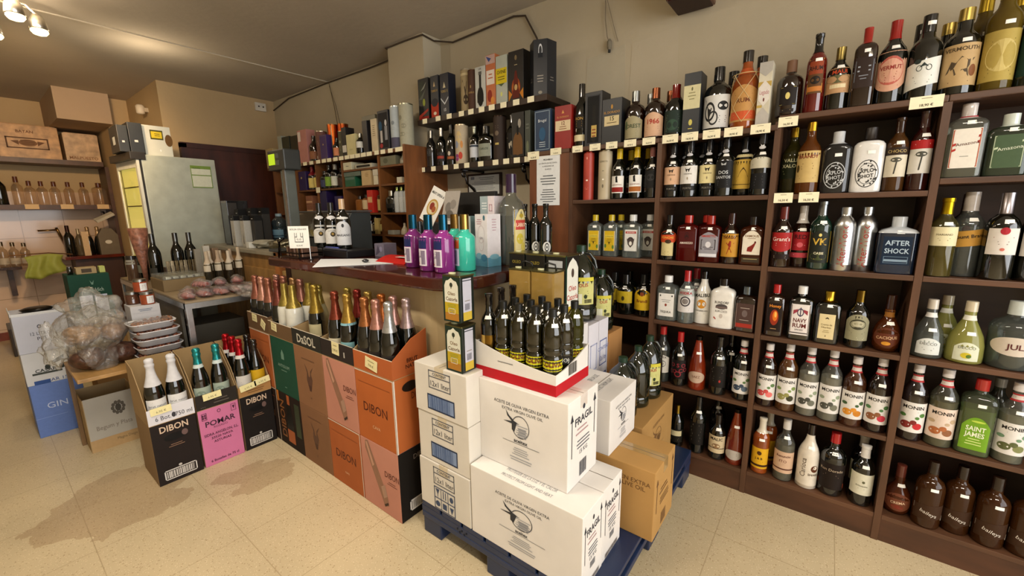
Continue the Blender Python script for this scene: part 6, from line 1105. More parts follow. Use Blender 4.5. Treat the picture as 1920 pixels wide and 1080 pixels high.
prints('printing', [('l', 0, .6, .5, 1, .3, '#7a7a78')], .1, .03, face_map((X0-.0004, .87, Z0+.055), (0, -1, 0), (0, 0, 1)), t)
prints('barcode', [('b', -1, .1, 1, 1, '#55534f')], .03, .045, face_map((X0+.11, Y0-.0004, Z0+.042), (1, 0, 0), (0, 0, 1)), t)
OIL = ('#171505', 'bottle'); OCAP = (.91, '#0c0d0a', 'plastic')
pos = [(1.1305+.0735*i, .7005+.0685*k) for k in range(5) for i in range(3)]
NX = ['front row', 'middle row', 'back row']; NY = ['at the near corner', 'second from the near end', 'third from the near end', 'fourth from the near end', 'at the far end']
for q, (x, y) in enumerate(pos):
    i, k = q % 3, q//3
    if k == 4 and i == 0:
        ob((x, y, Z0+.0045), 1.05, 'bord', .066, BLK, (.86, '#141110', 'gloss'), [(.28, .50, .92, 'rect', '#8a6a2c', [('r', -.5, 0, -.1, 1, '#b9964a')], 'metal'), (.06, .26, .92, 'rect', '#15130f', [('T', 'ORO', .1, .66, .2, '#c9c9c6', 0, .7), ('T', 'DE-2', .1, .3, .18, '#c9c9c6', 0, .7)])], 'dark glass oil bottle with wide gold band in the tray', rz=-PI/2+.3, name='oil_bottle', stick=.72)
    elif k == 4: ob((x, y, Z0+.0045), 1.06, 'bord', .066, BLK, (.86, '#1a1512', 'gloss'), [], 'tall plain dark glass bottle at tray far end, %s' % NX[i], name='oil_bottle', stick=.72)
    else:
        yl = i == 0 or (k == 0 and i == 2)
        ob((x, y, Z0+.0045), 1.03, 'pet', .068, OIL if not (k == 0 and i == 2) else ('#3a3a0a', 'liquid'), OCAP, [(.26, .40, .95, 'rect', '#c4bf1e', [('T', 'OLIVA', 0, .6, .4, '#7a3a1c', 0, .8), ('l', 0, .25, .6, 1, .2, '#5a5a10')])] if yl else [(.28, .38, .85, 'rect', '#1b1914', [('t', 'HOJ', 0, .5, .5, '#c9c7b8', 0, .8)])], 'plastic olive oil bottle in the tray, %s, %s' % (NX[i], NY[k]), rz=-PI/2+.6, name='oil_bottle', stick=.82, seg=20)
# oil tins
CAZ = [('r', -1, 0, 1, 1, '#1c2c22'), ('p', [(-.8, .04), (.8, .04), (.8, .78), (.6, .88), (.3, .90), (0, .95), (-.3, .90), (-.6, .88), (-.8, .78)], '#cfcfbe'), ('r', -.8, .04, .8, .42, '#b39a24'), ('r', -.8, .04, .8, .2, '#a5722a'), ('T', 'Oleo', 0, .62, .075, '#6a4a1c', 0, .55), ('T', 'Cazorla', 0, .50, .075, '#5a3c18', 0, .75), ('e', 0, .80, .18, .05, '#33382c'), ('r', -.04, .72, .04, .84, '#33382c'), ('l', 0, .38, .6, 3, .035, '#7a8a2c'), ('f', -.4, .18, .4, .3, .01, '#dcd8c4'), ('l', 0, .25, .3, 2, .04, '#8a8a80')]
CAZS = [('r', -.65, .04, .55, .93, '#b9b9c4'), ('r', -.65, .04, .55, .22, '#c2a83c'), ('b', -.4, .26, .3, .4, '#3c3c44'), ('l', -.05, .46, .4, 1, .04, '#6a5a2c'), ('r', -.65, .88, .55, .90, '#33343a')]
def tin(lb, x0, y0, z0, x1, y1, z1, col, fx, fy, handle=True, metal='plastic'):
    t = carton(lb, x0, y0, z0, x1, y1, z1, col, {k: v for k, v in (('-x', fx), ('-y', fy)) if v}, name='oil_tin', cat='tin', seam=None, kind=metal, c=.006)
    a, c_, h = (x1-x0)/2, (y1-y0)/2, z1-z0
    MB().box(-a-.001, -c_-.001, h-.006, a+.001, c_+.001, h+.001, .002).build('rim', mat('#8f8a5c', 'metal'), t)
    MB().cyl(-a*.3, c_*.45, h+.001, h+.006, .013, 14).build('cap', mat('#c9c9a0', 'plastic'), t, True)
    if handle: MB().tube([(a*.1, -c_*.7, h), (a*.1, -c_*.6, h+.022), (a*.1, 0, h+.028), (a*.1, c_*.3, h+.022), (a*.1, c_*.35, h)], .004).build('handle', mat('#141414', 'plastic'), t, True)
    return t
tin('lower dark green olive oil tin on the white carton stack', 1.012, 1.003, .7695, 1.085, 1.088, .945, '#141c16', CAZ, CAZS, False)
tin('upper dark green olive oil tin standing on another tin', 1.010, 1.003, .9585, 1.083, 1.088, 1.128, '#141c16', CAZ, CAZS, False)
for i, (a, c_) in enumerate(((.815, .908), (.913, 1.010), (1.015, 1.097))):
    tin('tall black olive oil tin, %s of three in the back' % ('right', 'middle', 'left')[i], 1.412, a, .863, 1.525, c_, 1.172, '#15130f', [('p', [(-.7, .0), (.7, .0), (.7, .7), (.5, .78), (-.5, .78), (-.7, .7)], '#a9adb0'), ('T', 'OLEO', 0, .88, .04, '#8a7a30', 0, .6)] if i else [('r', -.7, .84, .7, .93, '#a9adb0'), ('r', -.7, .68, .7, .8, '#9a9da0'), ('b', -.5, .3, .5, .6, '#5a5a5a')], [('p', [(-.8, .02), (.8, .02), (.8, .82), (.5, .9), (0, .96), (-.5, .9), (-.8, .82)], '#dcdcd0'), ('T', 'Oleo', 0, .56, .07, '#a8382c', 0, .6), ('T', 'Cazorla', 0, .44, .07, '#a8382c', 0, .8), ('e', 0, .76, .2, .06, '#4a3c34'), ('r', -.8, .02, .8, .32, '#cdb23c'), ('r', -1, .0, -.88, 1, '#1f4030'), ('l', 0, .28, .6, 3, .06, '#a8782c')] if i == 0 else None, False)
for i, (a, c_) in enumerate(((.815, .920), (.925, 1.030))):
    tin('brushed gold olive oil tin with black handle, %s one' % ('right', 'left')[i], 1.322, a, .863, 1.405, c_, 1.118, '#94773c', [('r', -1, 0, 1, .36, '#14120f'), ('l', 0, .3, .6, 1, .08, '#8a8270')], [('r', -1, 0, 1, .36, '#14120f')], True, 'gloss')
# big jugs
def jug(x, y, z, zt, lb, lab=True, w=.155):
    t = ob((x, y, z), zt, 'jug', w, ('#0d140a', 'bottle'), (.92, '#12301f', 'plastic'), [(.24, .60, .5, 'rect', '#c6c47c', [('r', -1, .86, 1, 1, '#c9bf3c'), ('T', 'OLIS', 0, .72, .12, '#a8402c', .1, .8), ('l', 0, .5, .6, 3, .08, '#6a6a18'), ('e', .2, .3, .15, .08, '#23300f'), ('b', .1, .06, .8, .2, '#333322'), ('r', -.9, .04, -.1, .4, '#dcdcc0')])] if lab else [], lb, rz=-PI/2+.65, name='oil_jug', cat='jug')
    h = zt-z; MB().tube([(w*.12, 0, h*.9), (w*.26, 0, h*.89), (w*.40, 0, h*.80), (w*.46, 0, h*.70), (w*.46, 0, h*.62)], .008).build('handle', mat('#0d140a', 'bottle'), t, True)
    return t
jug(1.70, .90, .8445, 1.19, 'big dark oil jug with yellow label on the tall white carton')
jug(1.90, .89, .7505, 1.055, 'dark oil jug with yellow label on the tall brown carton', w=.13)
jug(1.70, .68, .4305, .70, 'dark oil jug without visible label, left of three on brown carton', False, .14)
jug(1.83, .66, .4305, .72, 'dark oil jug in the middle of three on brown carton', False, .12)
jug(1.955, .65, .4305, .74, 'dark oil jug with yellow label, right of three on brown carton', True, .13)

# ================================================================== CAVA CARTONS ALONG THE COUNTER
XA, XB = .965, 1.155
ORG = '#a65c30'
def clos(y0, y1, z0, z1, col, fx, lb, fy=None, side=None): return carton(lb, XA, y0, z0+.0004, XB, y1, z1, col, {k: v for k, v in (('-x', fx), ('-y', fy)) if v}, seam=None, name='wine_carton', kind='card', sidecols=side)
def dib(c, txt='CAVA'): return [('t', 'DIBON', 0, .5, .13, c, 0, .62), ('t', txt, 0, .24, .045, '#e0b890'), ('r', .965, 0, 1, 1, '#d2c6b8'), ('r', -1, .985, 1, 1, '#d2c6b8'), ('l', 0, .84, .98, 1, .02, '#8f4a24')]
BOT = [('p', [(-.72, .97), (-.58, .99), (.32, .28), (.36, .14), (.14, .10), (.04, .2), (-.74, .86)], '#8f6a54'), ('p', [(-.70, .95), (-.62, .96), (-.3, .66), (-.4, .62)], '#b98f78'), ('p', [(.0, .38), (.22, .44), (.32, .28), (.12, .22)], '#a58470'), ('p', [(.36, .16), (.16, .1), (.12, .13), (.33, .19)], '#3c2a20'), ('t', 'DIBON', .62, .62, .085, '#5a2c20', 0, .36), ('l', .6, .52, .25, 2, .03, '#7a4a3c')]
DEER = [('l', 0, .82, .55, 1, .05, '#6a4a32'), ('p', [(-.1, .36), (.1, .36), (.2, .5), (.12, .6), (.3, .72), (.1, .64), (.05, .54), (-.05, .54), (-.1, .64), (-.28, .74), (-.14, .6), (-.2, .48)], '#5a4030'), ('p', [(-.06, .3), (.06, .3), (.12, .4), (-.12, .4)], '#4a3326'), ('t', 'BC', 0, .18, .03, '#5a4030')]
clos(1.362, 1.640, 0, .333, '#bb8370', BOT, 'salmon pink cava carton with bottle drawing, floor level nearest', [('t', 'DIBON', .35, .86, .07, '#8a8078', 0, .5), ('f', -.5, .10, .5, .26, .02, '#cfcac4'), ('b', -.45, .12, .45, .24, '#cfcac4')], {'-y': '#17130f'})
clos(1.644, 1.922, 0, .333, '#a65c30', dib('#4a1c0c', 'cava'), 'orange cava carton with stained foot, bottom row')
clos(1.926, 2.218, 0, .333, '#7f5c40', DEER, 'brown carton with plant emblem in the bottom row')
clos(2.222, 2.500, 0, .333, '#241a12', [('T', 'DIBON', -.62, .5, .16, '#8a5a30', PI/2), ('p', [(-.1, .98), (.1, .98), (.25, .6), (.3, .1), (-.3, .1), (-.25, .6)], '#15180f'), ('r', -.1, .82, .12, .99, '#a65c30'), ('r', -.3, .1, .3, .34, '#a65c30'), ('r', .5, .3, .9, .9, '#33402a'), ('r', -.98, .8, -.8, 1, '#b5702e')], 'dark cava carton with photo of bottles, bottom row')
clos(2.504, 2.782, 0, .333, '#2a1c14', dib('#8a5a30'), 'dark carton at the far end of bottom row, behind the trio')
clos(1.362, 1.640, .333, .665, '#b0602e', dib('#4a1c0c'), 'bright orange cava carton, upper row nearest', [('r', -1, 0, -.93, 1, '#d8d0c4'), ('t', 'DIBON', .35, .72, .09, '#4a1c0c', 0, .4), ('e', -.1, .86, .45, .07, '#1c120c'), ('t', 'B', .45, .4, .06, '#4a1c0c')])
clos(1.644, 1.922, .333, .665, '#bb8370', BOT, 'salmon pink cava carton with bottle drawing, upper row')
clos(1.926, 2.218, .333, .665, '#8a6446', DEER, 'brown carton with plant emblem, upper row')
clos(2.222, 2.500, .333, .665, '#1d4a38', [('p', [(-.12, .64), (.12, .64), (.12, .74), (0, .82), (-.12, .74)], '#6f9484'), ('t', 'ANTIGUUM', 0, .52, .055, '#8fb0a0', 0, .6), ('l', 0, .44, .35, 1, .04, '#6f9484'), ('l', 0, .14, .1, 1, .04, '#6f9484')], 'deep green wine carton in the upper row')
clos(2.504, 2.782, .333, .665, '#a65c30', dib('#4a1c0c'), 'orange cava carton at the far end, upper row')
def display(lb, y0, y1, z0, col, lip=.085, back=.19, name='display_carton', fx=None, fy=None, xa=XA, xb=XB, low=None, tag_pos=None, edge='#d8cdb9'):
    """cut-open carton: low front lip towards the aisle, sides slanting up to a tall back"""
    t = thing(name, lb, 'box', (xa, y0, z0+.0004)); w = xb-xa; L_ = y1-y0; k = .003
    M_ = mat(col, 'card')
    MB().box(0, 0, 0, w, L_, .003).build('base', mat('#a58a62', 'card'), t)
    MB().box(0, 0, .003, k, L_, lip).build('front_panel', M_, t)
    MB().box(0, 0, lip, k, L_, lip+.0015).build('cut_edge', mat(edge, 'card'), t)
    MB().box(w-k, 0, .003, w, L_, back).build('back_panel', mat('#a58a62', 'card'), t)
    for s_, ya in ((0, 0), (1, L_-k)): MB().prism([(k, .003), (w-k, .003), (w-k, back), (w*.55, back*.72+lip*.28), (k, lip)], 1, ya, ya+k).build('side_panel', M_ if s_ == 0 else mat('#a58a62', 'card'), t)
    if fx: prints('printing', fx, L_/2, lip, face_map((0, L_/2, 0), (0, -1, 0), (0, 0, 1)), t)
    if fy: prints('printing', fy, w/2, lip, face_map((w/2, 0, 0), (1, 0, 0), (0, 0, 1)), t)
    return t
def stick_tag(t, y, z, rot=0, w=.062, h=.045, x=-.003):
    o = MB().box(-.0008, -w/2, -h/2, .0008, w/2, h/2).build('price_tag', mat('#e3daa8', 'print'), t)
    o.matrix_local = Matrix.Translation((x, y, z)) @ Matrix.Rotation(rot, 4, 'X')
    prints('lettering', [('l', 0, .75, .6, 1, .15, '#8a8260'), ('t', '7,95 €', 0, .35, .2, '#6a6448')], w/2, h, face_map((-.001, 0, -h/2), (0, -1, 0), (0, 0, 1)), o)
Z2 = .6654
t = display('orange cut-open cava carton holding the nearest bottles', 1.362, 1.640, Z2, '#ac5c30', .085, .185, fy=[('T', 'BRUT', .1, .8, .2, '#3a160a', 0, .5), ('T', 'NATURE', .2, .5, .2, '#3a160a', 0, .6), ('t', 'B', .3, .2, .12, '#3a160a')]); stick_tag(t, .14, .045, .15, .085, .05)
t = display('dark cut-open carton holding red and blue collared bottles', 1.644, 1.922, Z2, '#2c2522', .088, .12, fx=[('r', .45, .3, .52, .6, '#b9b4ac')], edge='#b9b2a0'); stick_tag(t, .14, .06, .05, .06, .06)
t = display('dark cut-open carton with white serif lettering', 1.926, 2.218, Z2, '#2b2a24', .09, .11, fx=[('T', 'DaSOL', 0, .5, .5, '#c9c4b4', 0, .85)])
t = display('brown cut-open carton holding white frosted bottles', 2.222, 2.500, Z2, '#6a5238', .085, .12); stick_tag(t, .20, .06, .1)
t = display('brown cut-open carton at the far end of the row', 2.504, 2.782, Z2, '#644b33', .10, .12); stick_tag(t, .06, .05, .5, .055, .05); stick_tag(t, .17, .075, .05)
ZB = Z2+.0038
def cava(x, y, foil, lb, glass=BLK, zt=None, z=ZB, lab=None, collar=None, fz=.60, w=.082, sticker=None, rz=-PI/2+.35, h=.315):
    L_ = list(lab or [])
    if collar: L_.append((fz-.035, fz+.015, 1.9, 'rect', collar, []))
    return ob((x, y, z), z+h, 'cava', w, glass, (fz, foil, 'foil'), L_, lb, rz=rz, name='cava_bottle', capname='foil')
WLAB = [(.08, .38, .9, 'rect', '#d9d8d6', [('l', 0, .85, .5, 1, .07, '#6a6a68'), ('t', 'brut nature', 0, .66, .12, '#5a5a58', 0, .8), ('l', 0, .4, .4, 2, .09, '#9a9a98')])]
GLAB = [(.08, .36, .9, 'rect', '#9aa89a', [('e', -.3, .6, .4, .2, '#7a8a7c'), ('e', .4, .4, .4, .2, '#c9d0c4'), ('l', 0, .2, .6, 1, .08, '#5a6a5c')])]
# nearest carton
for x, y, c, lb in ((1.012, 1.425, '#b0b0ae', 'cava bottle with bright silver foil, nearest in the row'), (1.10, 1.42, '#b39c9a', 'cava bottle with dull silver-pink foil at the row end'), (1.012, 1.515, '#b98576', 'cava bottle with rose foil next to the silver one'), (1.10, 1.51, '#b58a80', 'cava bottle with pale rose foil in the back row'), (1.012, 1.598, '#a0663a', 'cava bottle with copper-orange foil beside the rose one'), (1.10, 1.597, '#a8602c', 'cava bottle with copper foil in the back row')):
    cava(x, y, c, lb, lab=[(.06, .3, .8, 'rect', '#2a2420', [('l', 0, .7, .6, 2, .12, '#9a8a7a')])])
for x, y, c, col, lb in ((1.012, 1.735, '#a5843c', '#7ba8b4', 'cava bottle with gold foil and pale blue collar, front'), (1.10, 1.70, '#9c8040', '#7ba8b4', 'cava bottle with gold foil and blue collar, back'), (1.012, 1.840, '#7c3a28', None, 'cava bottle with brick red foil, front of dark carton'), (1.10, 1.79, '#7a2a22', None, 'cava bottle with dark red foil in the back'), (1.10, 1.875, '#94803e', None, 'cava bottle with olive gold foil at the back')):
    cava(x, y, c, lb, collar=col, lab=[(.06, .3, .85, 'rect', '#7aa8ac' if col else '#cfc6a8', [('l', 0, .7, .6, 2, .12, '#3a4a4c')])], fz=.58)
cava(1.05, 2.10, '#9a8034', 'cava bottle with old gold foil alone in lettered carton', fz=.54, lab=[(.08, .36, .85, 'rect', '#b9b08a', [])])
ob((1.10, 2.165, ZB), ZB+.30, 'cava', .082, ('#8f8a6c', 'gloss'), (.66, '#8a7a3c', 'foil'), [], 'khaki frosted bottle behind the white ones', name='cava_bottle', capname='foil')
for x, y, lb in ((1.012, 2.27, 'white frosted cava bottle with gold foil, front right'), (1.012, 2.36, 'white frosted cava bottle with gold foil, front left'), (1.10, 2.26, 'white frosted cava bottle with gold foil, back'),):
    ob((x, y, ZB), ZB+.30, 'malibu', .088, ('#c9c9bf', 'gloss'), (.60, '#a08c44', 'foil'), [], lb, name='cava_bottle', capname='foil')
cava(1.10, 2.345, '#9a6a5c', 'dark bottle with rose-gold top behind the white ones', fz=.6)
cava(1.012, 2.445, '#7a4438', 'dark cava bottle with brownish red foil beside white bottles', fz=.55)
for x, y, c, lb in ((1.012, 2.555, '#9a6450', 'copper foiled cava bottle, far carton front right'), (1.012, 2.645, '#c08c78', 'shiny rose copper foiled bottle, far carton front middle'), (1.012, 2.73, '#9a6250', 'copper foiled cava bottle, far carton front left'), (1.10, 2.56, '#a5705c', 'rose foiled bottle in the far carton back right'), (1.10, 2.65, '#b58a7c', 'pale rose foiled bottle in the far carton back middle'), (1.10, 2.44, '#a07a50', 'bronze foiled bottle at the back between cartons')):
    cava(x, y, c, lb, lab=[(.08, .4, .8, 'rect', '#14120f', [('p', [(-.5, .9), (-.3, .9), (.4, .2), (.2, .2)], '#a5705c')])], fz=.56)

# ---- trio of cartons facing the shop
def trio(lb1, lb2, x0, x1, bodycol, body, lipcol, lip, tags, lipz=.41):
    t = carton(lb1, x0, 2.55, 0, x1, 2.83, .325, bodycol, {'-y': body}, seam=None, name='wine_carton', sidecols={'-x': '#8f7656'})
    w = x1-x0; d = .28; h = lipz-.326; k = .003
    t = thing('display_carton', lb2, 'box', (x0, 2.55, .3255))
    MB().box(0, 0, 0, w, d, .003).build('base', mat('#a58a62', 'card'), t)
    MB().box(0, 0, .003, w, k, h).build('front_panel', mat(lipcol, 'card'), t)
    MB().box(0, d-k, .003, w, d, .285).build('back_panel', mat('#9a8058', 'card'), t)
    for xa in (0, w-k): MB().prism([(k, .003), (d-k, .003), (d-k, .285), (d*.6, .265), (d*.25, .17), (k, h)], 0, xa, xa+k).build('side_panel', mat('#a08660', 'card'), t)
    prints('printing', lip, w/2, h, face_map((w/2, 0, 0), (1, 0, 0), (0, 0, 1)), t)
    for (x, z, rot) in tags:
        o = MB().box(-.042, -.0008, -.018, .042, .0008, .018).build('price_tag', mat('#e9e0a8', 'print'), t)
        o.matrix_local = Matrix.Translation((x, -.004, z)) @ Matrix.Rotation(rot, 4, 'Y')
        prints('lettering', [('t', '6,95 €', 0, .4, .3, '#8a8260')], .042, .036, face_map((0, -.001, -.018), (1, 0, 0), (0, 0, 1)), o)
    return t
DBK = [('T', 'DIBON', .0, .90, .10, '#d0b8a0', 0, .62), ('e', 0, .74, .5, .06, '#060505'), ('e', .42, .76, .14, .05, '#6a5450'), ('l', 0, .62, .35, 2, .03, '#8a6a54'), ('r', -.98, .28, .98, .285, '#120e0c'), ('r', -.05, .3, -.04, .55, '#120e0c'), ('f', -.72, .06, .72, .22, .014, '#d6d2cc'), ('b', -.64, .085, .62, .195, '#cfcac4'), ('e', 0, .25, .08, .02, '#b9b4ac')]
trio('black cava carton on the floor, left of the trio', 'white-lipped cut-open carton with two white topped bottles', .394, .582, '#241d1b', DBK, '#d6d6dc', [('t', '6 Bot.  750 ml', .1, .35, .26, '#3a3a40', .0, .8), ('e', .08, .36, .09, .16, '#3a3a40')], [(.055, .072, -.03)])
trio('bright pink cider carton in the middle of the trio', 'dark cut-open carton with two turquoise topped bottles', .590, .780, '#c9749c', [('T', 'POMAR', 0, .74, .09, '#3c2434', 0, .8), ('t', 'ROSADO', 0, .66, .035, '#5a3048'), ('T', 'SIDRA ANGELON, S.L.', 0, .55, .045, '#4a2238', 0, .85), ('T', '33520 NAVA', 0, .48, .04, '#4a2238', 0, .6), ('T', 'ASTURIAS', 0, .41, .04, '#4a2238', 0, .5), ('T', '6 Botellas de 75 cl', .0, .08, .04, '#4a2238', 0, .7), ('f', -.85, .82, -.6, .94, .008, '#4a2238'), ('e', -.78, .9, .04, .02, '#4a2238'), ('e', -.68, .9, .04, .02, '#4a2238'), ('e', -.78, .86, .04, .02, '#4a2238'), ('e', -.68, .86, .04, .02, '#4a2238'), ('o', 0, .92, .09, .03, .3, '#4a2238'), ('f', .6, .84, .85, .96, .006, '#4a2238'), ('p', [(.66, .93), (.8, .93), (.73, .87)], '#4a2238')], '#2b2622', [('l', .2, .5, .5, 2, .2, '#5c544c'), ('t', '* * *', -.7, .15, .1, '#8a8070')], [(.075, .068, -.04)])
trio('black cava carton beside the cava row, right of the trio', 'brown-lipped cut-open carton with red topped bottles', .788, .958, '#1c1715', DBK, '#a57c4c', [('l', 0, .5, .7, 2, .2, '#6a4a28')], [(.05, .055, -.12), (.125, .068, -.12)], .385)
ZT = .3293
for x, y, c, lb in ((.445, 2.60, '#c9c9cc', 'sparkling wine bottle with white foil, left in the white carton'), (.530, 2.60, '#c9c9cc', 'sparkling wine bottle with white foil, right in the white carton')):
    ob((x, y, ZT), ZT+.325, 'cava', .082, BLK, (.58, c, 'print'), WLAB, lb, rz=0, name='cava_bottle', capname='foil')
for x, y, lb in ((.638, 2.60, 'sparkling wine bottle with turquoise foil, left one'), (.725, 2.60, 'sparkling wine bottle with turquoise foil, right one')):
    ob((x, y, ZT), ZT+.325, 'cava', .08, BLK, (.74, '#2c8f90', 'foil'), GLAB+[(.68, .745, 1.9, 'rect', '#c2cfcc', [])], lb, rz=0, name='cava_bottle', capname='foil')
for x, y, lb in ((.838, 2.60, 'sparkling wine bottle with red foil, front of the carton'), (.835, 2.69, 'sparkling wine bottle with red foil, middle of the carton'), (.832, 2.775, 'sparkling wine bottle with red foil, back of the carton')):
    ob((x, y, ZT), ZT+.325, 'cava', .08, BLK, (.72, '#a8141e', 'foil'), [(.66, .73, 1.9, 'rect', '#cfcac4', []), (.08, .36, .9, 'rect', '#c9c6c0', [('l', 0, .6, .6, 2, .14, '#5a5a58')])], lb, rz=0, name='cava_bottle', capname='foil')
ob((.917, 2.61, ZT), ZT+.30, 'cava', .078, BLK, (.72, '#171514', 'gloss'), [(.2, .42, .9, 'rect', '#c9a01c', [])], 'dark bottle with yellow label beside the red topped ones', rz=0, name='cava_bottle')
ob((.917, 2.70, ZT), ZT+.315, 'cava', .078, BLK, (.72, '#100f0e', 'gloss'), [], 'all black bottle behind the yellow label one', rz=0, name='cava_bottle')

# ================================================================== LEFT SIDE
# stack of white boxes
GX0, GX1 = .082, .292
carton('blue gin carton at the bottom of left stack', GX0, 3.74, 0, GX1+.015, 4.05, .338, '#5f78b4', {'-y': [('t', 'GIN', -.1, .58, .11, '#b9c6e2', .0, .6), ('r', -1, .36, .2, .37, '#7a92c8')]}, kind='print', name='cardboard_box', seam=None)
carton('low white carton with logo between gin and litre cartons', GX0-.002, 3.742, .3385, GX1-.02, 4.03, .540, '#c4c6c9', {'-y': [('p', [(.2, .55), (.75, .66), (.78, .8), (.5, .74), (.2, .64)], '#2a2f2a'), ('e', .0, .5, .12, .08, '#2a2f2a'), ('e', .62, .46, .14, .08, '#2a2f2a'), ('r', -.7, .3, .6, .36, '#3a3f3a'), ('T', 'CASAR', -.1, .42, .1, '#2a2f2a', 0, .5), ('r', -.7, .0, .0, .12, '#2c4a86'), ('t', 'AR 15', .4, .08, .1, '#1c3c7a')]}, seam=None)
t = carton('white open carton lettered for twelve litres, top of left stack', GX0-.004, 3.738, .5405, GX1+.004, 4.04, .770, '#b9bdcb', {'-y': [('t', '12 LITROS', -.05, .5, .085, '#3a3c48', 0, .42), ('t', 'PET', -.05, .36, .085, '#3a3c48', 0, .3), ('o', -.08, .68, .08, .05, .4, '#3a3c48')]}, seam=None)
MB().box(-.108, -.150, .2295, .108, -.147, .245).box(-.112, -.149, .2295, -.109, .14, .25).build('flap', mat('#cfd2d6', 'card'), t)
tag(MB().lathe([(.0, 0), (.06, .006), (.075, .02), (.05, .03)], .19, 3.84, .7705, 12).build('black_pouch', mat('#1b1712', 'foil'), None, True), 'dark crumpled pouch lying on top of the left carton stack', 'pouch').scale = (1, 1, 1)
# wine carton with crest, open
t = thing('open_carton', 'open pale carton with leaf crest under the low wooden table', 'box', (.245, 3.25, 0))
MB().box(0, 0, 0, .228, .26, .004).box(0, 0, .004, .003, .26, .322).box(.225, 0, .004, .228, .26, .322).box(.003, .257, .004, .225, .26, .322).build('carton', mat('#a58c64', 'card'), t)
MB().box(0.003, -.0005, .004, .225, .003, .325).build('front_panel', mat('#aeaaa0', 'card'), t)
prints('printing', [('r', -1, 0, 1, .22, '#b39468'), ('t', 'Begum y Plata', 0, .42, .08, '#7d7468', .0, .7)]+[('e', .25+.22*math.cos(a), .72+.10*math.sin(a), .07, .035, '#5c574e') for a in [i*PI/5 for i in range(10)]]+[('e', .25, .72, .12, .07, '#4a463f'), ('t', 'Magna Diego', .4, .14, .05, '#6a5a40', 0, .4)], .111, .325, face_map((.114, -.0005, 0), (1, 0, 0), (0, 0, 1)), t)
# low table
t = thing('low_table', 'low rough wooden table board holding bread bag and trays', 'table', (0, 0, 0))
MB().box(.225, 2.98, .50, .70, 3.45, .52, .003).build('tabletop', mat('#a8824e', 'wood'), t)
for x, y in ((.655, 3.0), (.655, 3.40), (.49, 3.0), (.2255, 3.41)): MB().box(x, y, 0, x+(.03 if x > .3 else .018), y+.03, .50).build('leg', mat('#6e5332', 'woodv'), t)
MB().box(.49, 2.99, .45, .69, 3.0, .50).build('apron', mat('#7a5a34', 'wood'), t)
def blob(name, c, r, m, lb=None, cat=None, parent=None, amp=.15, sub=3, fr=9, seed=0, group=None, zmin=None):
    bm = bmesh.new(); bmesh.ops.create_icosphere(bm, subdivisions=sub, radius=1)
    from mathutils import noise
    for v in bm.verts:
        p = v.co.normalized(); k = 1+amp*noise.noise(p*1.6+Vector((seed*7.3, seed, 0)))*1.5+amp*.45*(.5-abs(noise.noise(p*fr*.35+Vector((seed, 3, 1)))))+amp*.12*noise.noise(p*fr+Vector((seed, 9, 1)))
        v.co = Vector((p.x*r[0]*k, p.y*r[1]*k, p.z*r[2]*k))
        if zmin is not None and v.co.z < zmin: v.co.z = zmin
    me = bpy.data.meshes.new(name); bm.to_mesh(me); bm.free(); me.materials.append(m)
    me.polygons.foreach_set('use_smooth', [True]*len(me.polygons))
    o = bpy.data.objects.new(name, me); C.objects.link(o); o.location = c
    if parent: o.parent = parent
    if lb: tag(o, lb, cat, group)
    return o
for i, (x, y, z, rx, ry, rz_, c, lb) in enumerate(((.335, 3.37, .515, .075, .08, .055, '#4a2f22', 'dark brown bread loaf low at the front left of bag'), (.47, 3.38, .515, .07, .08, .055, '#43291f', 'dark brown bread loaf low at the front right of bag'), (.33, 3.44, .635, .075, .09, .055, '#8a6a48', 'floury round bread loaf at the bag left top'), (.46, 3.45, .625, .06, .09, .05, '#6f4c2c', 'brown ridged bread loaf at the bag right top'), (.40, 3.58, .56, .09, .08, .09, '#a08c68', 'pale bread loaf at the back of bag'))):
    blob('bread_loaf', (x-.035, y-.22, z+.068), (rx, ry*.9, rz_), mat(c, 'food'), lb, 'bread', amp=.12, seed=i)
o = blob('plastic_bag', (.340, 3.225, .675), (.128, .185, .160), mat('#f6f5f1', 'film'), 'large clear crumpled plastic bag wrapped round the bread loaves', 'bag', amp=.30, sub=6, fr=15, seed=3, zmin=-.153)
blob('bag_neck', (.03, .04, .15), (.10, .09, .09), mat('#f6f5f1', 'film'), parent=o, amp=.5, sub=5, fr=14, seed=8)
blob('bag_corner', (-.15, -.02, -.02), (.05, .05, .10), mat('#f6f5f1', 'film'), parent=o, amp=.5, sub=5, fr=14, seed=9)
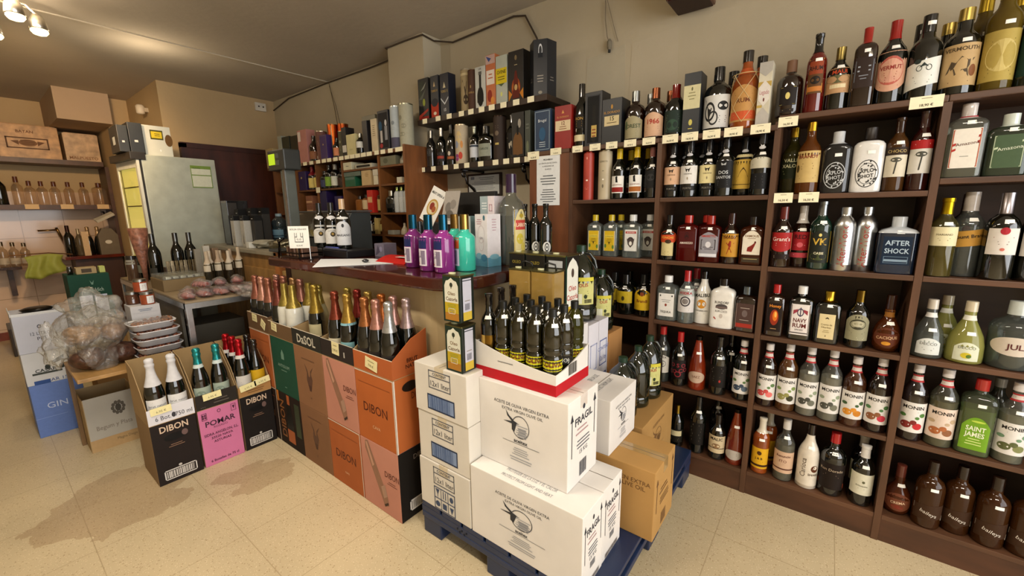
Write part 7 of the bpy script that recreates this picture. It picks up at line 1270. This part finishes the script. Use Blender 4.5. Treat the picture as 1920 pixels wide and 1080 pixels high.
# trays of nuts
rr = random.Random(2)
TRN = ['lowest', 'second from the bottom', 'middle', 'fourth from the bottom', 'top']
for i in range(5):
    z = .5205+.047*i; dx = [.0, .002, .0, -.004, -.016][i]
    t = thing('nut_tray', 'white tray of shelled nuts under film, %s of the stack' % TRN[i], 'tray', (.586+dx, 3.085, z), .03)
    a, c_ = .104, .085; V = []; F = []
    for (s_, zz) in ((.86, 0), (1.0, .036), (1.04, .038), (1.04, .034)):
        for j in range(24):
            th = 2*PI*j/24; cx, sy = math.cos(th), math.sin(th)
            V.append((a*s_*math.copysign(abs(cx)**.45, cx), c_*s_*math.copysign(abs(sy)**.45, sy), zz))
    for q in range(3):
        for j in range(24): F.append((q*24+j, q*24+(j+1) % 24, (q+1)*24+(j+1) % 24, (q+1)*24+j))
    F.append(tuple(range(23, -1, -1)))
    mk('tray_body', V, F, mat('#cfcfd2', 'plastic'), t, True)
    m = MB()
    for _ in range(70):
        x, y = rr.uniform(-a*.88, a*.88), rr.uniform(-c_*.86, c_*.86); r = rr.uniform(.007, .012); m.lathe([(.2*r, 0), (r, r*.6), (r*.9, r*1.3), (.2*r, r*1.7)], x, y, .021+rr.uniform(0, .006), 6)
    o = m.build('nuts', mat(['#6f3c26', '#7a4630', '#74402a', '#7d4a34', '#8a5a3c'][i], 'food'), t, True); o['kind'] = 'stuff'
    if i == 4: blob('wrap_film', (0, 0, .036), (a*.98, c_*.98, .010), mat('#f6f6f4', 'film'), parent=t, amp=.2, seed=i, fr=14)
# jars
t = thing('open_carton', 'low white carton carrying jars behind the nut trays', 'box', (.51, 3.20, .5205))
MB().box(0, 0, 0, .135, .15, .300, .002).build('carton', mat('#b9b8ba', 'card'), t)
prints('printing', [('l', 0, .93, .6, 2, .03, '#5c6a80'), ('r', -.9, .86, .9, .862, '#8a8a90')], .067, .300, face_map((.067, -.001, 0), (1, 0, 0), (0, 0, 1)), t)
def jar(x, y, z, lb, c='#8a3a1c', lab=True):
    return ob((x, y, z), z+.075, 'jar', .068, (c, 'bottle'), (.80, '#9a9c9a', 'metal'), [(.1, .7, .4, 'rect', '#d8d8d8', [('l', 0, .7, .6, 3, .2, '#7a6a6a')])] if lab else [], lb, rz=.3, name='glass_jar', cat='jar', capname='lid')
jar(.60, 3.235, .821, 'orange-red preserve jar with silver lid, front top'); 
jar(.547, 3.31, .821, 'silver lidded jar at the back left of jar carton', '#4a2a1c', False); jar(.618, 3.312, .821, 'silver lidded jar at the back right of jar carton', '#5a3020', False)
jar(.585, 3.27, .8965, 'preserve jar stacked on top of the others', '#8f3a1c')
t_ = tag(MB().box(.40, 4.02, 0, .60, 4.30, .655, .003).build('cardboard_box', mat('#a07a4c', 'card')), 'brown carton supporting the dark green whisky carton', 'box')
carton('dark green whisky carton with two white panels', .338+.02, 4.0, .6555, .562, 4.22, .955, '#1f4436', {'-y': [('r', -.62, .0, .0, .52, '#c4cadb'), ('r', .1, .02, .72, .52, '#c4cadb'), ('t', 'Glenfiddich', .1, .64, .09, '#a9beb2', 0, .5), ('p', [(.0, .86), (.1, .8), (.2, .86), (.14, .76), (.06, .76)], '#6f9080')]}, seam=None)
t = thing('small_parcel', 'small tan parcel with photo lying on green whisky carton', 'box', (.45, 4.08, .9555)); MB().box(-.04, -.04, 0, .06, .04, .045, .003).build('parcel', mat('#a5906a', 'card'), t)
prints('printing', [('r', -.5, .2, .5, .8, '#4a3c2c')], .05, .045, face_map((.01, -.04, 0), (1, 0, 0), (0, 0, 1)), t)
tag(MB().box(.525, 4.05, .9555, .555, 4.11, 1.0, .003).build('cheese_box', mat('#b9bf6a', 'print')), 'small yellow-green packet on the green whisky carton', 'packet')
ob((.385, 4.08, .9555), 1.01, 'jar', .03, BLK, None, [], 'tiny dark glass on the green whisky carton', name='small_glass', cat='glass')

# steel display table
t = thing('steel_table', 'steel framed display table beside the nut trays', 'table', (0, 0, 0))
TX0, TX1, TY0, TY1, TZ = .705, 1.20, 2.93, 4.57, .85
MB().box(TX0, TY0, TZ-.012, TX1, TY1, TZ, .002).build('tabletop', mat('#8b7a60', 'plastic'), t)
MB().box(TX0-.003, TY0-.003, TZ-.045, TX1, TY0+.025, TZ-.012).box(TX0-.003, TY0, TZ-.045, TX0+.02, TY1, TZ-.012).box(TX1-.02, TY0, TZ-.045, TX1, TY1, TZ-.012).box(TX0, TY1-.02, TZ-.045, TX1, TY1, TZ-.012).build('frame', mat('#b4b8ba', 'metal'), t)
for x, y in ((TX0, TY0), (TX0, TY1-.03), (TX1-.03, TY0+.1), (TX1-.03, TY1-.03)): MB().box(x, y, 0, x+.03, y+.03, TZ-.045, .002).build('leg', mat('#b4b8ba', 'metal'), t)
MB().box(TX0+.01, 3.10, .05, TX0+.025, 4.5, .80).build('side_board', mat('#4c4a42', 'plastic'), t)
MB().box(TX0+.03, 3.60, .30, TX1-.03, 4.5, .315).build('lower_shelf', mat('#4c463a', 'plastic'), t)
carton('grey storage carton under the steel table', .80, 3.30, 0, 1.12, 3.58, .62, '#5a564c', {'-y': [('T', 'ORDINARIA', .4, .5, .06, '#8a857a', PI/2), ('r', -1, .5, .3, .52, '#2c2a26')]}, seam=None)
TT = TZ+.0005
# garrapinada packs
rr = random.Random(12); k_ = 0
PN = ['at the front left corner', 'second along the front edge', 'third along the front edge', 'fourth along the front edge', 'at the front right', 'lying behind the first', 'in the middle of the heap', 'behind the middle ones', 'at the right end of the heap', 'on top of the heap left', 'on top of the heap centre', 'on top of the heap right']
for i in range(12):
    if i < 5: x, y, z = .745+.085*i, 3.02, TT
    elif i < 9: x, y, z = .79+.095*(i-5), 3.17, TT
    else: x, y, z = .84+.10*(i-9), 3.09, TT+.050
    t = thing('snack_pack', 'clear packet of red-brown candied sausages or nuts, '+PN[i], 'packet', (x, y, z), rr.uniform(-.5, .5), None)
    m = MB()
    for q in range(5): 
        yy = -.05+.025*q; m.tube([(-.038+rr.uniform(-.006, .006), yy, .016), (-.01, yy+rr.uniform(-.006, .006), .026), (.038, yy, .016)], [.009, .017, .010], 7)
    m.build('contents', mat(['#8a463c', '#7c3a32', '#925046'][i % 3], 'food'), t, True)
    t.scale = (.68, .76, .95)
    blob('wrapper', (0, 0, .027), (.056, .082, .029), mat('#f6f2f2', 'film'), parent=t, amp=.3, sub=3, seed=i, fr=14, zmin=-.0265)
    t['label'] = 'clear packet of red-brown sweets, '+PN[i]
o = blob('plastic_wrap', (1.0, 2.875, .885), (.05, .08, .035), mat('#f6f4f2', 'film'), 'loose crumpled clear wrap hanging off table right corner', 'wrapper', amp=.5, sub=4, fr=16, seed=21)
blob('wrap_tail', (.04, -.06, -.06), (.03, .02, .08), mat('#f6f4f2', 'film'), parent=o, amp=.5, sub=3, seed=5)
# box of tins at left, with cellophane-wrapped cans
t = thing('glass_display_box', 'small carton with clear lid and foil packs on steel table', 'box', (.80, 3.42, TT))
MB().box(-.075, 0, 0, .16, .30, .075, .002).build('carton', mat('#7d6a4c', 'card'), t)
MB().box(-.07, .005, .076, .155, .295, .10, .004).build('clear_lid', mat('#f4f6f0', 'film'), t)
for i in range(5): MB().box(-.05+.04*i, .03, .077, -.02+.04*i, .26, .092, .003).build('foil_pack', mat('#b9b7a8', 'foil'), t)
# tall slim bottles/tubes with dry labels
rr = random.Random(4)
for i in range(7):
    x, y = .995+.033*i, 3.46+.06*(i % 2)
    t = ob((x, y, TT), TT+.245+rr.uniform(-.01, .015), 'liq', .052, ('#9a927c', 'glass'), (.66, ['#b9a890', '#c9bca8', '#a8937c'][i % 3], 'print'), [(.42, .66, 1.1, 'rect', '#c2b8a4', [('l', 0, .6, .5, 2, .2, '#7a6a54')])], 'slim glass sweets tube with paper top, %s of seven on table' % ('first', 'second', 'third', 'fourth', 'fifth', 'sixth', 'seventh')[i], name='sweets_tube', cat='tube')
for i in range(3):
    tag(MB().box(-.02, -.012, 0, .02, .012, .25+.02*(i % 2), .002).build('slim_box', mat(['#8a8478', '#b9b4a8', '#77624e'][i], 'print')), 'slim upright box behind the glass tubes, %s of three' % ('left', 'middle', 'right')[i], 'box').location = (1.0+.055*i, 3.66, TT)
for i, (x, y) in enumerate(((.83, 4.02), (.97, 4.02), (1.05, 4.0))):
    ob((x, y, TT), TT+.36, 'liq', .082, BLK, (.82, '#6a6a68', 'metal'), [(.1, .3, .8, 'rect', '#3a3a34', [('l', 0, .6, .6, 2, .2, '#8a8a80')])], 'swing-top black bottle before the fridge, %s of three' % ('left', 'middle', 'right')[i], name='beer_bottle')
t = thing('nougat_rack', 'row of wrapped brown bars in front of black bottles', 'snack', (.86, 3.82, TT))
MB().box(-.02, 0, 0, .20, .06, .12, .003).build('holder', mat('#3a2a1c', 'plastic'), t)
for i in range(8): MB().box(-.015+.026*i, -.012, .03, .005+.026*i, 0, .165, .002).build('bar', mat(['#8a7a5c', '#a8987a', '#6a5a3c'][i % 3], 'foil'), t)
t = thing('ham_cone', 'pinkish paper cone standing at the table back left', 'cone', (.775, 4.10, TT))
MB().lathe([(.012, 0), (.02, .12), (.045, .26), (.06, .40), (.058, .40)], 0, 0, 0, 16).build('paper_cone', mat('#8f5f4c', 'food'), t, True)
MB().cyl(0, 0, .398, .404, .055).build('cone_top', mat('#a57a64', 'matte'), t)
ob((.742, 4.28, TT), TT+.19, 'jar', .08, ('#5a4232', 'bottle'), (.86, '#2a2420', 'gloss'), [(.66, .84, 1.1, 'rect', '#9a9688', [])], 'brown storage jar with black lid at the table far corner', name='glass_jar', cat='jar')
ob((.80, 4.22, TT), TT+.30, 'liq', .08, BLK, (.8, '#1a1a18', 'gloss'), [(.2, .4, .8, 'rect', '#77776a', [])], 'black bottle half hidden behind the paper cone')
# things on the back counter (z 1.085)
BZ = 1.0855
carton('black gift case with bottle pictures leaning against the fridge', 1.36, 4.05, BZ, 1.52, 4.18, 1.46, '#1c1d20', {'-x': [('r', -.9, .95, .9, .99, '#8a8a8a')], '-y': [('r', -.95, .05, -.1, .95, '#3a3633'), ('p', [(-.75, .1), (-.55, .1), (-.6, .6), (-.7, .6)], '#77706a'), ('p', [(-.4, .1), (-.2, .1), (-.25, .6), (-.35, .6)], '#8a827a'), ('p', [(.0, .1), (.3, .1), (.1, .7)], '#6a655f')]}, name='gift_box', seam=None, kind='gloss')
for i, (x, y, h, c) in enumerate(((1.36, 3.90, .25, 0), (1.42, 3.95, .30, 1), (1.38, 3.76, .25, 0), (1.46, 3.80, .31, 1), (1.42, 3.66, .25, 1), (1.50, 3.70, .31, 1))):
    t = carton('tall coffee-style box with black top, %s' % ('front left and white', 'back left and dark', 'front middle and white', 'back middle and dark', 'front right and dark', 'back right and dark')[i], x-.03, y-.035, BZ, x+.03, y+.035, BZ+h, '#b4b2aa' if not c else '#33312e', {'-x': [('r', -1, .84, 1, 1, '#111111'), ('l', 0, .9, .5, 1, .05, '#c9c9c9'), ('p', [(-.1, .1), (.3, .1), (.1, .5)], '#2a2a2a' if not c else '#6a6a66')], '-y': [('r', -1, .84, 1, 1, '#111111')]}, name='product_box', seam=None, kind='print')
t = ob((1.62, 3.72, BZ), BZ+.26, 'pet', .12, ('#9db8c4', 'glass'), (.92, '#8ba3b0', 'plastic'), [(.25, .5, .9, 'rect', '#6f93a8', [])], 'pale blue plastic water bottle on the back counter', name='water_bottle', liquid=('#a5bcc4', 'glass', .6))
o = blob('paper_pile', (1.40, 3.50, BZ+.030), (.07, .11, .03), mat('#9a9788', 'matte'), 'crumpled pile of grey-white papers on the back counter', 'paper', amp=.35, sub=4, fr=14, seed=31, zmin=-.029)
o = blob('net_bag', (1.40, 3.20, BZ+.040), (.07, .11, .042), mat('#77715c', 'foil'), 'greyish plastic net bag at the back counter near end', 'bag', amp=.35, sub=4, fr=16, seed=33, zmin=-.039)
tag(MB().box(1.31, 3.56, BZ, 1.36, 3.62, BZ+.045, .004).build('small_cup', mat('#d8d8d0', 'plastic')), 'small white pot at the edge of back counter', 'cup')

# ================================================================== BACK RECESS ITEMS
xs = [0.307, 0.398, 0.476, 0.565, 0.661, 0.768, 0.883, 1.017]
dn = ['leftmost', 'second from left', 'third from left', 'fourth from left', 'fifth from left', 'sixth from left', 'seventh from left', 'rightmost squat']
ob((0.271, 6.86, 1.4705), 1.78, 'liq', .10, BLK, (.8, '#1a1410', 'gloss'), [], 'dark wine bottle at the left end of recess shelf', rz=0)
for i, x in enumerate(xs[1:]):
    ob((x, 6.86, 1.4705), 1.4705+(.25 if i else .29), 'tall' if i < 6 else 'flask', .085 if i < 6 else .13, ('#efe2d0', 'glass'), (.80, '#5a2f1c', 'gloss'), [], 'clear empty-looking glass bottle on recess shelf, '+dn[i+1], rz=0, name='glass_bottle')
t = bpy.data.objects.get('recess_shelf.001')
for x in [0.465, 0.725, 1.014]: MB().box(x-.05, 6.776, 1.425, x+.05, 6.779, 1.475).build('price_tag', mat('#d9b98a', 'print'), t)
WZ = .9005
for x, w, h, g, cp, lb in ((0.704, .09, .34, BLK, '#3a241c', 'dark wine bottle on the red worktop, leftmost'), (0.767, .07, .30, ('#7a6a50', 'liquid'), '#b9a684', 'clear gold-topped bottle on the red worktop'), (0.866, .08, .32, BLK, '#c2a47c', 'black cava bottle with pale gold foil, left of pair'), (0.924, .08, .32, BLK, '#c2a47c', 'black cava bottle with pale gold foil, right of pair')):
    ob((x, 6.88, WZ), WZ+h, 'cava' if 'cava' in lb else 'liq', w, g, (.66 if 'cava' in lb else .8, cp, 'foil'), [], lb, rz=0, name='wine_bottle')
tag(MB().box(0.786, 6.76, WZ, 0.838, 6.80, WZ+.27).build('paper_roll_box', mat('#d2b48c', 'print')), 'plain cream upright box between bottles on red worktop', 'box')
t = thing('grey_bag', 'taupe pouch with white oval badge on the red worktop', 'bag', (1.035-.035, 6.745, WZ))
MB().prism([(-.08, 0), (.09, 0), (.09, .22), (.04, .30), (-.04, .30), (-.08, .22)], 1, 0, .10).build('pouch', mat('#6b5f4c', 'matte'), t)
prints('badge', [('e', 0, .5, 1, .5, '#d8d4c8')], .03, .045, face_map((0, 0, .12), (1, 0, 0), (0, 0, 1)), t)
t = thing('ham_slicer_lamp', 'small tilted white lamp head over the red worktop', 'lamp', (0.997, 6.72, 1.33))
hd = MB().box(-.09, -.04, -.015, .09, .04, .015, .004).build('lamp_head', mat('#c9c4b4', 'plastic'), t); hd.rotation_euler = (.3, -.5, 0)
MB().tube([(.03, 0, .0), (.04, .1, -.02), (.045, .3, .06), (.045, .41, .06)], .008).build('arm', mat('#2a221c', 'metal'), t)
tag(MB().tube([(-.10, 0, 0), (.06, 0, .005)], .009).tube([(.045, 0, .03), (.055, 0, -.01), (.10, 0, -.20)], .012).tube([(.05, .02, .01), (.05, .07, .01)], .012).build('water_tap', mat('#8a6a3a', 'metal'), None, True), 'old brass water tap on the tiled wall', 'tap').location = (0.587, 7.075, 1.188)
for i, x in enumerate([0.226, 0.269, 0.319]):
    ob((x, 6.86, .8305), .8305+.26-.01*i, 'tall', .075, ('#e6dccc', 'glass'), (.84, '#8a7a64', 'metal'), [(.1, .35, .9, 'rect', '#b9aa94', [])], 'clear bottle with pale label on the left ledge, '+('first', 'second', 'third')[i], rz=0, name='glass_bottle')
# cloth hanging
m = MB(); V = []; F = []
nx, nz = 16, 8
X0c, X1c = 0.322, 0.604
ztop = .93
for i in range(nx+1):
    for k in range(nz+1):
        s_, r_ = i/nx, k/nz; x = X0c+(X1c-X0c)*s_; zl = .26*(1-.35*abs(s_-.3)/.7)
        V.append((x+.02*math.sin(5*r_+s_*3), 6.66-.02+.018*math.sin(s_*14)*(.4+r_), ztop-.0+.04*math.sin(s_*2.4)-zl*r_-(.03*s_)))
for i in range(nx):
    for k in range(nz): a = i*(nz+1)+k; F.append((a, a+1, a+nz+2, a+nz+1))
o = mk('cleaning_cloth', V, F, mat('#98a046', 'matte'), None, True); md = o.modifiers.new('s', 'SOLIDIFY'); md.thickness = .006
tag(o, 'yellow-green cloth hanging from the bar before the tiles', 'cloth')
o = MB().tube([(.22, 6.67, .955), (.50, 6.67, .96), (.68, 6.67, .93)], .006).tube([(.66, 6.67, .93), (.66, 6.72, .90)], .006).build('towel_bar', mat('#7a5a40', 'metal')); tag(o, 'thin bar between ledge and worktop carrying the cloth', 'bar')
t = thing('floor_crate', 'dark low crate of bottles on the floor by the tiles', 'crate', (.35, 6.2, 0))
MB().box(-.25, 0, 0, .3, .4, .28, .005).build('crate', mat('#2c221b', 'plastic'), t)
MB().box(-.22, .03, .281, .27, .37, .30).build('contents', mat('#3a2f24', 'food'), t)

# ================================================================== SPACING: nothing on a shelf or in a carton may run into its neighbour
def zone(x, y, z, hx, hy):
    """bounds (x0, x1, y0, y1) of the compartment a thing stands in"""
    if x > 2.05 and y < 1.172 and z < 1.66:
        for a, c_ in zip(YU[1:], YU[:-1]):
            if a < y < c_: return (2.079, XW-.0145, a+.0125, c_-.0125)
    if x > 2.05 and y < 1.5: return (2.079, XW-.004, -9, 9)
    if x > 1.95 and 2.44 < y < 5 and z < 1.75:
        e = [2.436, 2.780, 3.286, 3.708, 4.079, 4.542]
        for a, c_ in zip(e[:-1], e[1:]):
            if a < y < c_: return (1.982, 2.163 if a < 2.5 else XW-.0145, a+.0105, c_-.0105)
    if x > 1.95 and y > 2.43 and z > 1.75: return (1.962, 2.176 if y < 2.9 else XW-.004, 2.436, 9)
    if .95 < x < 1.16 and 1.36 < y < 2.79 and .6 < z < .7:
        for a in (1.362, 1.644, 1.926, 2.222, 2.504):
            if a <= y <= a+.282: return (.969, 1.151, a+.0035, a+.2745)
    if y > 2.55 and y < 2.84 and .32 < z < .34:
        for a, c_ in ((.394, .582), (.590, .780), (.788, .958)):
            if a < x < c_: return (a+.0035, c_-.0035, 2.5535, 2.8265)
    if 1.09 < x < 1.318 and .66 < y < 1.01 and .74 < z < .76: return (1.0945, 1.3135, .6645, 1.0085)
    return (-9, 9, -9, 9)
items = [dict(o=o, x=o.location.x, y=o.location.y, z=o.location.z, a=a, b=c_, r=rd, z_=zone(o.location.x, o.location.y, o.location.z, a, c_)) for o, a, c_, rd in REG]
G = .0015
pairs = [(p, q) for i, p in enumerate(items) for q in items[i+1:] if abs(p['z']-q['z']) < .05 and abs(p['x']-q['x']) < .3 and abs(p['y']-q['y']) < .3 and p['z_'][2:] == q['z_'][2:]]
for it in range(160):
    for p, q in pairs:
        dx, dy = q['x']-p['x'], q['y']-p['y']
        if p['r'] and q['r']:
            d = math.hypot(dx, dy) or 1e-4; o_ = p['b']+q['b']+G-d
            if o_ <= 0: continue
            ux, uy = dx/d, dy/d
        else:
            ox, oy = p['a']+q['a']+G-abs(dx), p['b']+q['b']+G-abs(dy)
            if ox <= 0 or oy <= 0: continue
            if oy < ox*1.6: ux, uy, o_ = 0, math.copysign(1, dy or 1), oy
            else: ux, uy, o_ = math.copysign(1, dx or 1), 0, ox
        p['x'] -= ux*o_*.5; p['y'] -= uy*o_*.5; q['x'] += ux*o_*.5; q['y'] += uy*o_*.5
    for p in items:
        x0, x1, y0, y1 = p['z_']
        if x1-x0 > 2*p['a']: p['x'] = min(max(p['x'], x0+p['a']), x1-p['a'])
        if y1-y0 > 2*p['b']: p['y'] = min(max(p['y'], y0+p['b']), y1-p['b'])
for p in items: p['o'].location.x = p['x']; p['o'].location.y = p['y']
